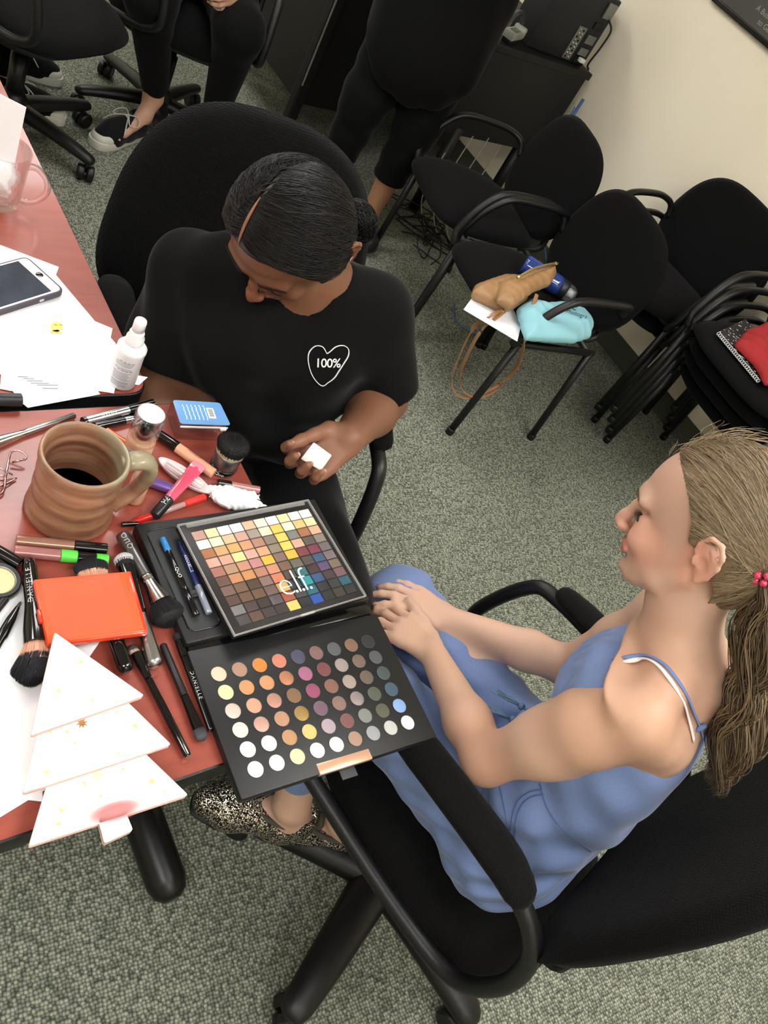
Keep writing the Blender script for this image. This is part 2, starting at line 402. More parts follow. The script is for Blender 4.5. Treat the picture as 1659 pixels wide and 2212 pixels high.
# ================================================================ the room
def carpet_mat():
    m = M('carpet', (128, 130, 112), .95, spec=.1); nt = m.node_tree; L = nt.links; b = nt.nodes['Principled BSDF']; N = nt.nodes.new
    tc = N('ShaderNodeTexCoord'); mp = N('ShaderNodeMapping'); mp.inputs['Rotation'].default_value = (0, 0, .12); L.new(tc.outputs['Object'], mp.inputs['Vector'])
    nn = N('ShaderNodeTexNoise'); nn.inputs['Scale'].default_value = 90; L.new(mp.outputs[0], nn.inputs['Vector'])
    mx = N('ShaderNodeMix'); mx.data_type = 'VECTOR'; mx.inputs[0].default_value = .0035
    L.new(mp.outputs[0], mx.inputs[4]); L.new(nn.outputs['Color'], mx.inputs[5])
    v = N('ShaderNodeTexVoronoi'); v.inputs['Scale'].default_value = 162; v.inputs['Randomness'].default_value = .5; L.new(mx.outputs[1], v.inputs['Vector'])
    r = N('ShaderNodeValToRGB'); r.color_ramp.elements[0].position = .18; r.color_ramp.elements[0].color = (1, 1, 1, 1); r.color_ramp.elements[1].position = .66; r.color_ramp.elements[1].color = (.26, .26, .26, 1)
    L.new(v.outputs['Distance'], r.inputs[0])  # gaps between loops darkened in the colour, standing in for shade
    # every loop its own tone
    hs = N('ShaderNodeMix'); hs.data_type = 'RGBA'; hs.inputs[6].default_value = srgb((112, 117, 105)); hs.inputs[7].default_value = srgb((174, 177, 159))
    sp = N('ShaderNodeSeparateColor'); L.new(v.outputs['Color'], sp.inputs[0]); L.new(sp.outputs[0], hs.inputs[0])
    n2 = N('ShaderNodeTexNoise'); n2.inputs['Scale'].default_value = 5; n2.inputs['Detail'].default_value = 4; L.new(tc.outputs['Object'], n2.inputs['Vector'])
    mr = N('ShaderNodeMapRange'); mr.inputs['To Min'].default_value = .86; mr.inputs['To Max'].default_value = 1.12; L.new(n2.outputs['Fac'], mr.inputs['Value'])
    m1 = N('ShaderNodeVectorMath'); m1.operation = 'MULTIPLY'; L.new(hs.outputs[2], m1.inputs[0]); L.new(r.outputs[0], m1.inputs[1])
    m2 = N('ShaderNodeVectorMath'); m2.operation = 'SCALE'; L.new(m1.outputs[0], m2.inputs[0]); L.new(mr.outputs[0], m2.inputs['Scale'])
    L.new(m2.outputs[0], b.inputs['Base Color'])
    bp = N('ShaderNodeBump'); bp.invert = True; bp.inputs['Strength'].default_value = .7; bp.inputs['Distance'].default_value = .0022; L.new(v.outputs['Distance'], bp.inputs['Height']); L.new(bp.outputs[0], b.inputs['Normal'])
    return m
def struct(name, vf, mat, **k): return tag(mk(name, vf, mat, smooth=False, **k), kind='structure')
XL, XR, YB, YF = -5.6, 2.6, -3.0, 3.17
struct('floor', box(XR - XL, YF - YB, .1, c=((XL + XR) / 2, (YB + YF) / 2, -.05)), carpet_mat())
wallm = M('wall_paint', (238, 228, 206), .85, bump=(260, .05), var=(1.2, .02), spec=.25)
struct('wall_back', box(XR - XL + .4, .2, CEIL, c=((XL + XR) / 2, YF + .1, CEIL / 2)), wallm)
struct('wall_left', box(.2, YF - YB, CEIL, c=(XL - .1, (YB + YF) / 2, CEIL / 2)), wallm)
struct('wall_right', box(.2, YF - YB, CEIL, c=(XR + .1, (YB + YF) / 2, CEIL / 2)), wallm)
struct('wall_front', box(XR - XL + .4, .2, CEIL, c=((XL + XR) / 2, YB - .1, CEIL / 2)), wallm)
struct('ceiling', box(XR - XL + .4, YF - YB + .4, .1, c=((XL + XR) / 2, (YB + YF) / 2, CEIL + .05)), M('ceiling_tile', (225, 224, 215), .9, bump=(120, .3)))
struct('baseboard_back', box(XR - XL, .012, .10, .004, c=((XL + XR) / 2, YF - .006, .05)), M('cove_carpet', (74, 76, 66), .95, bump=(400, .9), var=(300, .35)))
# ceiling lamps: recessed troffers, plus one added panel for the wall
lampm = M('lamp_diffuser', (255, 250, 240), .6, emit=((254, 254, 252), 1.0))
for i, (x, y, e) in enumerate(TROFFERS):
    t = thing('ceiling_light', 'rectangular recessed ceiling light above the office, out of the picture', 'ceiling light', (x, y, CEIL), 0, 'ceiling lights')
    V, F = box(.64, 1.24, .03, .004, c=(0, 0, -.012)); mk('frame', (V, F), M('white_metal', (235, 235, 230), .4), t, smooth=False)
    dm = lampm.copy(); dm.name = 'lamp_diffuser_%d' % i; dm.node_tree.nodes['Principled BSDF'].inputs['Emission Strength'].default_value = e
    mk('diffuser', box(.56, 1.16, .006, .002, c=(0, 0, -.030)), dm, t, smooth=False)
# ---------------------------------------------------------------- work tables
def wood_mat():
    m = M('table_laminate', (150, 62, 46), .34, spec=.6, coat=.22); nt = m.node_tree; L = nt.links; b = nt.nodes['Principled BSDF']; N = nt.nodes.new
    tc = N('ShaderNodeTexCoord'); mp = N('ShaderNodeMapping'); mp.inputs['Scale'].default_value = (10, 1.2, 10); L.new(tc.outputs['Object'], mp.inputs['Vector'])
    n = N('ShaderNodeTexNoise'); n.inputs['Scale'].default_value = 9; n.inputs['Detail'].default_value = 8; n.inputs['Distortion'].default_value = .6; L.new(mp.outputs[0], n.inputs['Vector'])
    r = N('ShaderNodeValToRGB'); r.color_ramp.elements[0].position = .3; r.color_ramp.elements[0].color = srgb((136, 62, 50)); r.color_ramp.elements[1].position = .72; r.color_ramp.elements[1].color = srgb((150, 72, 57))
    L.new(n.outputs['Fac'], r.inputs[0]); L.new(r.outputs[0], b.inputs['Base Color'])
    n2 = N('ShaderNodeTexNoise'); n2.inputs['Scale'].default_value = 6; n2.inputs['Detail'].default_value = 6; L.new(tc.outputs['Object'], n2.inputs['Vector'])
    mr = N('ShaderNodeMapRange'); mr.inputs['To Min'].default_value = .26; mr.inputs['To Max'].default_value = .46; L.new(n2.outputs['Fac'], mr.inputs['Value']); L.new(mr.outputs[0], b.inputs['Roughness'])
    return m
woodm = wood_mat(); blackplastic = M('black_plastic', (15, 15, 16), .42, bump=(900, .12)); blackmetal = M('black_metal', (11, 11, 12), .36, bump=(700, .08))
TZ = .74
def table(name, label, x0, x1, y0, y1, rads, legs):
    t = thing(name, label, 'table', ((x0 + x1) / 2, (y0 + y1) / 2, 0)); cx, cy = (x0 + x1) / 2, (y0 + y1) / 2
    P = roundpoly([(x0 - cx, y0 - cy), (x1 - cx, y0 - cy), (x1 - cx, y1 - cy), (x0 - cx, y1 - cy)], rads, 8)
    s = .0025; PI_ = [(x * (1 - s / (x1 - x0) * 2), y * (1 - s / (y1 - y0) * 2)) for x, y in P]
    mk('tabletop', prism(PI_, TZ - .03, TZ, 0), woodm, t, smooth=False)
    mk('edge_band', prism(P, TZ - .034, TZ - .0015, .004, 3), blackplastic, t, ang=40)
    for (lx, ly) in legs:
        lx -= cx; ly -= cy; hw = (x1 - x0) / 2 - .04
        P2 = [(-min(hw, .24), 0, .048), (min(hw, .24), 0, .048)]
        mk('foot_bar', tube([(lx + a, ly + b, c) for a, b, c in [(-.235, 0, .048), (-.1, 0, .05), (.1, 0, .05), (.235, 0, .048)]], .036, 20, roundcap=True), blackmetal, t)
        mk('column', box(.10, .035, TZ - .034 - .06, .008, c=(lx, ly, .05 + (TZ - .084) / 2)), blackmetal, t, ang=40)
        for sx in (-.2, .2): mk('glide', lathe([(.0, 0.0), (.022, .0), (.026, .006), (.02, .022)], 16), blackplastic, t, T(lx + sx, ly + (.022 if sx > 0 else 0), 0))
    return t
table('meeting_table', 'red wood-look table with black edge carrying phone, papers and the glass mug', -2.6, -.797, -.75, .531, [.03, .03, .035, .03], [(-2.3, .3), (-1.1, .25)])
table('makeup_table', 'red wood-look table with black edge covered in makeup, clay mug and palettes', -.777, -.243, -1.0, .618, [.03, .03, .02, .004], [(-.51, .555), (-.51, -.85)])
# ---------------------------------------------------------------- black desks by the wall
deskm = M('black_laminate', (8, 8, 9), .5, bump=(500, .05)); edgem = M('painted_highlight', (120, 118, 110), .4)
d = thing('corner_desk', 'black laminate desk against the beige wall carrying the computer', 'desk', (-3.1, 2.9, 0))
def bxw(x0, x1, y0, y1, z0, z1, o=(-3.1, 2.9, 0), r=.003): return box(x1 - x0, y1 - y0, z1 - z0, r, c=((x0 + x1) / 2 - o[0], (y0 + y1) / 2 - o[1], (z0 + z1) / 2))
mk('desktop', bxw(-3.7, -2.495, 2.42, 3.13, .722, .75), deskm, d, smooth=False)
mk('end_panel', bxw(-2.53, -2.505, 2.44, 3.12, .37, .722), deskm, d, smooth=False)
mk('end_panel', bxw(-3.68, -3.655, 2.44, 3.12, .08, .722), deskm, d, smooth=False)
mk('back_panel', bxw(-3.655, -2.53, 3.09, 3.11, .36, .722), deskm, d, smooth=False)
for (x, y) in ((-2.52, 2.60), (-2.52, 3.0), (-3.66, 2.46), (-3.66, 3.1)):
    mk('leg', tube([(x + 3.1, y - 2.9, .0), (x + 3.1, y - 2.9, .40)], .026, 12), deskm, d)
d2 = thing('long_desk', 'black desk with end panels behind the standing person', 'desk', (-3.4, 2.2, 0)); o2 = (-3.4, 2.2, 0)
mk('desktop', bxw(-4.3, -2.80, 2.00, 2.405, .722, .75, o2), deskm, d2, smooth=False)
mk('end_panel', bxw(-2.85, -2.83, 2.06, 2.40, .2, .722, o2), deskm, d2, smooth=False)
mk('front_panel', bxw(-3.46, -2.87, 2.05, 2.075, .2, .722, o2), deskm, d2, smooth=False)
mk('front_panel', bxw(-4.28, -3.56, 2.2, 2.225, .15, .722, o2), deskm, d2, smooth=False)
for (x, y) in ((-2.82, 2.035), (-3.5, 2.12), (-4.26, 2.03), (-2.86, 2.38)):
    l = mk('leg', box(.045, .045, .722, .006, c=(x - o2[0], y - o2[1], .361)), deskm, d2, smooth=False)
    if x == -2.82: mk('highlight_strip', box(.003, .006, .42, 0, c=(x - o2[0] + .024, y - o2[1] - .018, .50)), edgem, l, smooth=False)  # pale strip stands in for the highlight along the leg edge
# computer tower on the desk
pc = thing('desktop_computer', 'black computer on the wall-side desk, its port side turned to the room', 'computer', (-2.62, 2.93, .75), math.radians(-4))
mk('case', box(.14, .34, .27, .006, c=(0, 0, .135 + .001)), M('pc_case', (24, 25, 29), .55, bump=(1500, .2)), pc, ang=40)
grey = M('port_grey', (128, 130, 126), .35, metal=.6); dk = M('port_dark', (12, 12, 13), .5)
mk('port_strip', box(.004, .045, .13, .001, c=(.071, .055, .075)), grey, pc, smooth=False)
for i in range(9):
    for j in range(2): mk('socket', lathe([(0, 0), (.0045, 0), (.0045, .003)], 8, 'x'), M('chrome', (210, 210, 210), .15, metal=1) if (i + j) % 3 else dk, pc, T(.073, .045 + j * .018, .02 + i * .0135))
mk('power_unit', box(.01, .05, .06, .004, c=(.073, .135, .225)), grey, pc, ang=40)
for z, h in ((.16, .03), (.105, .035), (.055, .03), (.02, .022)):
    mk('slot_cover', box(.006, .05, h, .002, c=(.072, .125, z)), grey if z in (.105, .055) else dk, pc, smooth=False)
mk('power_cable', tube(catmull([(.075, .15, .20), (.10, .17, .17), (.105, .165, .10), (.10, .16, .03), (.09, .19, .006)], 6), .004, 8), M('cable_black', (14, 14, 14), .5), pc)
mk('white_plug', box(.02, .03, .016, .003, c=(.09, .125, .03)), M('white_plastic', (225, 225, 220), .35), pc, ang=40)
mk('latch', box(.012, .03, .01, .002, c=(.05, -.176, .245)), dk, pc, smooth=False)
# tape dispenser with arched handle
td = thing('desk_telephone', 'grey desk telephone with black curved handle beside the computer', 'telephone', (-2.56, 2.66, .75), math.radians(28))
mk('body', box(.05, .12, .03, .006, c=(0, 0, .03)), M('phone_grey', (150, 151, 142), .4), td, ang=40)
mk('display', box(.03, .055, .003, .001, c=(.004, -.01, .0465)), M('lcd', (112, 114, 100), .25), td, smooth=False)
mk('foot', box(.04, .1, .016, .003, c=(0, 0, .0085)), dk, td, smooth=False)
mk('end_block', box(.052, .03, .04, .007, c=(0, .055, .038)), M('phone_grey2', (172, 172, 165), .35), td, ang=40)
mk('handle', tube(catmull([(-.02, -.12, .004), (-.02, -.10, .05), (-.02, -.04, .09), (-.02, .03, .095), (-.01, .07, .06)], 6), .011, 10, roundcap=True), M('handle_black', (60, 63, 66), .35), td)
# framed poster on the wall
po = thing('framed_poster', 'dark framed poster hanging on the beige wall, cut by the picture edge', 'poster', (-1.75, 3.17, 1.65))
mk('frame', join(*[box(sx, .022, sz, .003, c=c) for sx, sz, c in ((.98, .018, (0, -.012, -.431)), (.98, .018, (0, -.012, .431)), (.018, .88, (-.481, -.012, 0)), (.018, .88, (.481, -.012, 0)))]), M('frame_black', (12, 12, 13), .3), po, smooth=False)
pr = mk('print', box(.95, .006, .85, 0, c=(0, -.008, 0)), M('poster_print', (74, 72, 68), .45, var=(3, .12)), po, smooth=False)
FX = np.array([[1, 0, 0, 0], [0, 0, -1, 0], [0, 1, 0, 0], [0, 0, 0, 1]], float)  # text plane facing -y
def wtext(s, size, x, z, mat, par, sp=1.): mk('lettering', text(s, size, .0002, 'LEFT', sp), mat, par, T(x, -.0118, z) @ FX, smooth=False)
tl = M('poster_title', (150, 128, 112), .5); ts = M('poster_small', (150, 150, 145), .5)
wtext('THE', .10, -.21, -.30, tl, pr); wtext('A Business Journey', .026, -.30, -.368, ts, pr); wtext('to Get There', .026, -.26, -.397, ts, pr)
# cables below the desk
cb = M('cable_black', (14, 14, 14), .5); cw = M('cable_white', (170, 165, 150), .5); cbl = M('cable_blue', (60, 95, 150), .4)
random.seed(3)
def cable(pts, r, mat, label, grp=None, name='cable'): 
    o = mk(name, tube(catmull(pts, 7), r, 6), mat); tag(o, label, 'cable', grp)
for i in range(5):
    p = []; x, y = -2.34 + random.uniform(-.1, .1), 2.52
    for k in range(9): p.append((x + random.uniform(-.16, .16), y + random.uniform(-.12, .16), .004 + .0045 * i + (random.random() * .05 if k % 3 == 1 else 0)))
    cable(p, .003, cb, 'thin black cable in the tangle on the carpet under the desk', 'tangled black cables under the desk')
for i in range(4):
    x = -2.45 + i * .035; y = 2.55 + i * .05
    cable([(x - .1, y + .1, .40), (x - .02, y, .22), (x + .03, y - .03, .10), (x + .10, y + .02, .0035), (x + .2, y + .05 + .03 * i, .0035)], .0026, cw, 'pale cable hanging down beneath the black desk', 'pale cables under the desk')
cable([(-2.46, 3.10, .62), (-2.45, 3.11, .45), (-2.40, 3.12, .28), (-2.2, 3.12, .12), (-1.95, 3.05, .004), (-1.85, 2.85, .004), (-1.75, 2.55, .004), (-1.72, 2.42, .004), (-1.80, 2.36, .004), (-1.9, 2.42, .004)], .0028, cbl, 'blue network cable running down the wall and over the carpet')
mk('cable_sleeve', tube([(-2.46, 3.12, .66), (-2.455, 3.12, .44), (-2.44, 3.12, .30)], .007, 8), cbl); tag(bpy.data.objects['cable_sleeve'], 'blue cable sleeve behind the corner of the black desk', 'cable')
# ================================================================ chairs
chairfab = fabric('black_chair_fabric', (7, 7, 8), 420, strength=.5, sheen=.03)
meshfab = fabric('black_mesh_fabric', (8, 8, 8), 300, strength=.9, sheen=.03, dist=.0015)
chmet = M('chair_metal', (18, 18, 19), .42, bump=(900, .1))
def guest_chair(label, loc, rz, group=None, cat='chair'):
    """four-legged black stacking chair with arm loops; faces local -y"""
    t = thing('guest_chair', label, cat, loc, rz, group)
    def sh(x, y): return x * (1 - .10 * (y + .2) / .4 * (y > -.2)), y - .02 * (x / .23) ** 2 * (-1 if y < 0 else 1) * (1 if y < 0 else 0)
    mk('seat', superpad(.475, .46, .055, 3.2, nu=56, bend=-.12, bendx=-.25, shape=lambda x, y: (x * (1 - .12 * max(0, y) / .23), y)), chairfab, t, T(0, -.02, .435))
    b = superpad(.48, .38, .045, 2.9, nu=56, bend=-.35, shape=lambda x, y: (x * (1 - .10 * max(0, y) / .18), y))
    mk('backrest', b, chairfab, t, T(0, .195, .61) @ Rt(math.radians(78), 'X'))
    for s in (-1, 1):
        x = .235 * s
        mk('leg', tube([(x, -.165, .0), (x * .98, -.145, .40)], .0125, 10), chmet, t)
        mk('leg', tube([(x, .20, .0), (x * .98, .16, .41)], .0125, 10), chmet, t)
        for yy in (-.165, .20): mk('leg_cap', lathe([(.0, 0), (.014, 0), (.015, .02), (.013, .024)], 10), blackplastic, t, T(x, yy, 0))
        arm = catmull([(x * 1.0, -.17, .40), (x * 1.06, -.175, .445), (x * 1.08, -.145, .525), (x * 1.09, -.10, .582), (x * 1.09, -.045, .605), (x * 1.08, .07, .612), (x * 1.05, .135, .608), (x * .97, .175, .592), (x * .90, .190, .55)], 6)
        mk('arm', tube(arm, .0135, 12, flat=.85), chmet, t)
        mk('seat_rail', tube([(x * .98, -.16, .40), (x * .98, .17, .405)], .012, 8), chmet, t)
        mk('back_upright', tube(catmull([(x * .75, .12, .405), (x * .75, .20, .43), (x * .72, .195, .52), (x * .7, .20, .62)], 5), .011, 8), chmet, t)
    mk('cross_rail', tube([(-.235, .15, .405), (.235, .15, .405)], .011, 8), chmet, t)
    mk('cross_rail', tube([(-.235, -.14, .403), (.235, -.14, .403)], .011, 8), chmet, t)
    return t
gc = guest_chair('black padded armchair with steel legs nearest the desk cables, its seat empty', (-1.93, 2.27, 0), math.radians(-15))
def dupchair(label, loc, rz, group=None):
    c = copy_tree(gc); c.location = loc; c.rotation_euler = (0, 0, rz); c['label'] = label
    if group: c['group'] = group
    return c
BAGCH = (-1.46, 2.15, 0, math.radians(-9))
dupchair('black padded armchair holding the tan handbag and pale blue tote', BAGCH[:3], BAGCH[3])
dupchair('black armchair by the wall, lower one of the pair stacked behind the bag chair', (-1.49, 2.88, 0), math.radians(3))
dupchair('black armchair by the wall, upper one of the pair stacked behind the bag chair', (-1.49, 2.825, .075), math.radians(3))
for i, nm in enumerate(('lowest', 'second lowest', 'third', 'topmost')):
    lb = 'black armchair, %s in the stack at the right edge' % nm + (', carrying the red cloth' if i == 3 else '')
    dupchair(lb, (-.90, 2.86 - .05 * i, .062 * i), math.radians(-3), 'stacked black armchairs')
def office_chair(label, loc, rz, base_rot=0, seat_h=.46, back=True, simple=False, backw=.50, backh=.56, arm_pad=True, sw=.50, back_y=.25, tilt=12, armx=.27, fat=1.0):
    """five-star swivel chair; faces local -y"""
    t = thing('office_chair', label, 'office chair', loc, rz)
    mk('seat', superpad(sw, .50, .085, 3.4, nu=64, bendx=-.35), meshfab, t, T(0, 0, seat_h - .04))
    mk('seat_shell', superpad(sw * .92, .46, .05, 3.4, nu=40), blackplastic, t, T(0, 0, seat_h - .085))
    if back:
        bk = mk('backrest', superpad(backw, backh, .06, 2.7, nu=72, bend=.45, shape=lambda x, y: (x * (1 - .12 * y / (backh / 2)), y)), meshfab, t, T(0, back_y + .035, seat_h + .06 + backh / 2) @ Rt(math.radians(90 - tilt), 'X'))
        mk('back_bracket', tube(catmull([(0, .12, seat_h - .10), (0, .27, seat_h - .09), (0, back_y + .06, seat_h + .02), (0, back_y + .10, seat_h + .22)], 6), .03, 10, flat=.4, up=(0, 1, 0)), blackplastic, t)
    for s in (-1, 1):
        x = armx * s; z0 = seat_h - .02
        lp = catmull([(x, -.22, z0), (x, -.262, z0 + .05), (x * 1.0, -.225, z0 + .19), (x, -.17, z0 + .225), (x, 0, z0 + .235), (x, .11, z0 + .23), (x * .99, .175, z0 + .18), (x * .98, .195, z0 + .08), (x * .97, .16, z0 - .01), (x * .97, .05, z0 - .03), (x * .98, -.12, z0 - .02)], 7, closed=True)
        mk('arm_loop', tube(lp, .0135, 12, closed=True), chmet, t)
        if arm_pad: mk('arm_pad', tube(catmull([(x, -.165, z0 + .243), (x, -.1, z0 + .25), (x, .05, z0 + .252), (x, .10, z0 + .243)], 5), [.025, .031, .032, .028], 16, flat=.55, roundcap=True), meshfab, t)
    mk('column', lathe([(.026, .08), (.026, .26), (.018, .26), (.018, seat_h - .1)], 20), blackmetal, t)
    mk('hub', lathe([(.03, .05), (.048, .055), (.052, .10), (.035, .13), (.027, .14)], 24), blackplastic, t)
    for k in range(5):
        a = base_rot + 2 * math.pi * k / 5; c, s = math.cos(a), math.sin(a); P = lambda r, z: (r * c, r * s, z)
        mk('base_arm', tube(catmull([P(.02, .088), P(.12, .088), P(.22, .082), P(.285, .075)], 4), [.034*fat, .030*fat, .026*fat, .022*fat], 12, flat=.75, roundcap=True), blackplastic, t)
        w = mk('caster', join(*[xf(lathe([(.0, -.011), (.022, -.011), (.026, -.007), (.026, .007), (.022, .011), (.0, .011)], 18, 'x'), T(q, 0, .0265)) for q in (-.0145, .0145)]), blackplastic, t, T(*P(.285, 0)) @ Rt(a + .6 + k, 'Z'), ang=40)
        mk('caster_stem', lathe([(.007, .03), (.007, .07)], 8), blackplastic, w, T(*P(.285, 0)))
    return t
# nearest chair (seated child)
GYAW = math.radians(-90 - 0 + 11 - 0)
near_chair = office_chair("large black office swivel chair in front, carrying the child in blue", (-.125, .935, 0), math.radians(-79), base_rot=math.radians(-63 + 79), seat_h=.47, backh=.50, backw=.48, back_y=.20, tilt=10, armx=.228, fat=1.35, sw=.425)
w_chair = office_chair("black office swivel chair carrying the woman in the heart T-shirt", (-.945, .785, 0), math.radians(73), base_rot=.3, seat_h=.455, backh=.45, backw=.50, back_y=.225, tilt=14, armx=.228)
p_chair = office_chair('black office swivel chair under the seated person in white-toed sneakers', (-2.86, 1.50, 0), math.radians(65), base_rot=math.radians(-17 - 65), seat_h=.46, backh=.5, back_y=.22, armx=.26)
l_chair = office_chair('black office swivel chair behind the table, cut by the top left corner', (-2.55, .90, 0), math.radians(120), base_rot=math.radians(38 - 120), seat_h=.47, backh=.5, back_y=.22, armx=.26)
from mathutils.bvhtree import BVHTree
# ================================================================ people
Zv = np.array([0, 0, 1.0])
def nrm(v): v = np.array(v, float); return v / np.linalg.norm(v)
def hand(fd, wrist, d, nrm_, thumb, s=1.0, curl=(.35, .55, .45), spread=.10, k=.004, thumb_dir=None, tcurl=.25, pw=1.0):
    """palm, four unequal bent fingers and a thumb, added to a field. d: to the fingertips, nrm_: back of the hand, thumb: towards the thumb side"""
    d = nrm(d); n = nrm(np.array(nrm_) - np.dot(nrm_, d) * d); t = np.cross(d, n); t = t * (1 if t.dot(thumb) > 0 else -1); w = np.array(wrist, float)
    P = lambda a, b, c=0: w + (d * a + t * b + n * c) * s
    for b, l in ((.022, .070), (.004, .076), (-.013, .072), (-.029, .064)):
        fd.cap(P(.008, b * .55, 0), P(l, b, .002), .0135 * s * pw, .0105 * s * pw, .010)
    fd.cap(P(.010, .016, -.004), P(.045, .030, -.006), .014 * s, .011 * s, .010)
    tips = []
    for i, (b, l0, L_) in enumerate(((.026, .076, .068), (.006, .082, .076), (-.014, .078, .070), (-.032, .070, .056))):
        dr = nrm(d + t * spread * (1.2 - .8 * i)); p = P(l0, b, 0); r = [.0092, .0086, .0078, .0066]; r = [q * s * (1 if i < 3 else .88) for q in r]; ang = 0; pts = [p]
        for j, f in enumerate((.44, .31, .25)):
            ang += curl[j] * (1 + .08 * i); v = dr * math.cos(ang) - n * math.sin(ang); p = p + v * L_ * f * s; pts.append(p)
        fd.chain([P(l0 - .022, b * .95, .001)] + pts, [r[0] * 1.02] + r, k); tips.append((pts[-1], v))
    td = nrm(thumb_dir) if thumb_dir is not None else nrm(d * .75 + t * .62 - n * .15)
    a = P(.022, .028, -.005); b_ = a + td * .034 * s; c = b_ + nrm(td * math.cos(tcurl) + d * math.sin(tcurl) * .9) * .030 * s; e = c + nrm(td * math.cos(2 * tcurl) + d * math.sin(2 * tcurl)) * .022 * s
    fd.chain([P(.008, .014, -.003), a, b_, c, e], [.013 * s, .0125 * s, .0108 * s, .0098 * s, .0078 * s], .006); tips.append((e, nrm(e - c)))
    return tips
def head(fd, O, F, L, U, s=1.0, k=.006, bs=1.0):
    """O: chin point; profile table in metres for a face 0.178 m from chin to hairline"""
    tab = [(-.002, -.018, -.026, .010), (.002, -.008, -.036, .020), (.007, -.002, -.048, .028), (.014, .001, -.062, .035), (.024, .001, -.085, .042), (.034, .003, -.108, .049), (.046, .006, -.122, .053), (.058, .005, -.135, .056),
           (.075, .006, -.153, .060), (.092, .006, -.164, .062), (.104, .0095, -.169, .064), (.114, .0145, -.171, .065), (.126, .0160, -.172, .067), (.142, .0145, -.172, .068), (.158, .009, -.168, .068), (.172, .001, -.160, .066),
           (.186, -.014, -.148, .059), (.198, -.034, -.130, .046), (.206, -.058, -.108, .028), (.210, -.075, -.092, .012)]
    tab = [(a, b, c * bs, d) for a, b, c, d in tab]
    fd.loft(O, F, L, U, [(a * s, b * s, c * s, d * s) for a, b, c, d in tab], k, 2.15)
    P = lambda f, l, u: O + (F * f + L * l + U * u) * s
    for sg in (-1, 1):
        fd.ell(P(.0085, .033 * sg, .094), np.array([.014, .017, .012]) * s, [F, L, U], .016 * s, 's')      # eye socket
        fd.cap(P(.0115, .014 * sg, .1155), P(.002, .046 * sg, .116), .0045 * s, .003 * s, .02 * s)         # brow ridge
        fd.ell(P(-.0115, .0325 * sg, .0905), np.array([.0120, .0130, .0115]) * s, [F, L, U], .004 * s)       # closed lid bulge
        fd.ell(P(-.012, .042 * sg, .070), np.array([.014, .013, .014]) * s, [F, L, U], .02 * s)            # cheek
    fd.chain([P(.013, 0, .103), P(.018, 0, .088), P(.026, 0, .070), P(.0295, 0, .061)], [.0056 * s, .0058 * s, .0064 * s, .0076 * s], .010 * s)  # nose
    for sg in (-1, 1): fd.ell(P(.021, .0095 * sg, .0585), np.array([.0085, .0060, .0058]) * s, [F, L, U], .005 * s)
    fd.cap(P(.007, 0, .050), P(.007, 0, .043), .007 * s, .006 * s, .01 * s)
    fd.chain([P(.004, -.021, .038), P(.0105, -.009, .0405), P(.0135, 0, .0400), P(.0105, .009, .0405), P(.004, .021, .038)], [.0024 * s, .0036 * s, .0040 * s, .0036 * s, .0024 * s], .003 * s)   # upper lip
    fd.chain([P(.004, -.019, .0335), P(.0080, -.008, .0310), P(.0105, 0, .0305), P(.0080, .008, .0310), P(.004, .019, .0335)], [.0022 * s, .0040 * s, .0045 * s, .0040 * s, .0022 * s], .003 * s)   # lower lip
    fd.ell(P(-.004, 0, .010), np.array([.012, .014, .011]) * s, [F, L, U], .012 * s)                     # chin
    for sg in (-1, 1): fd.chain([P(-.080, .047 * sg, .060), P(-.05, .042 * sg, .034), P(-.018, .020 * sg, .014)], [.012 * s, .010 * s, .008 * s], .014 * s)  # jaw line
    return P
def ear(fd, P, F, L, U, sg, s=1.0, f=-.094, u=.094):
    B = [F, U, L]; l = .0715 * sg; E = lambda a, b, c=0: P(f + a, l + c * sg, u + b)
    fd.ell(E(.0, .003, .003), np.array([.0165, .028, .0060]) * s, [nrm(F * .9 + L * sg * -.42), U, nrm(L * sg * .9 + F * .42)], .006 * s)
    hx = [(.014, .006, .002), (.013, .020, .005), (.003, .030, .009), (-.010, .029, .013), (-.0165, .018, .0145), (-.0165, .002, .012), (-.010, -.014, .008), (-.001, -.0235, .005)]
    fd.chain([E(*q) for q in hx], [.0030 * s, .0032 * s, .0034 * s, .0036 * s, .0035 * s, .0032 * s, .0034 * s, .0052 * s], .003 * s)
    fd.ell(E(-.002, .016, .012), np.array([.007, .009, .005]) * s, [F, U, L], .003 * s, 's')
    fd.ell(E(.002, -.002, .011), np.array([.0075, .009, .0075]) * s, [F, U, L], .003 * s, 's')
    fd.cap(E(.010, -.006, .006), E(.0115, .000, .006), .0032 * s, .0030 * s, .003 * s)
    fd.chain([E(-.010, -.010, .008), E(-.010, .008, .011), E(-.003, .016, .010)], [.0022 * s, .0024 * s, .002 * s], .003 * s)
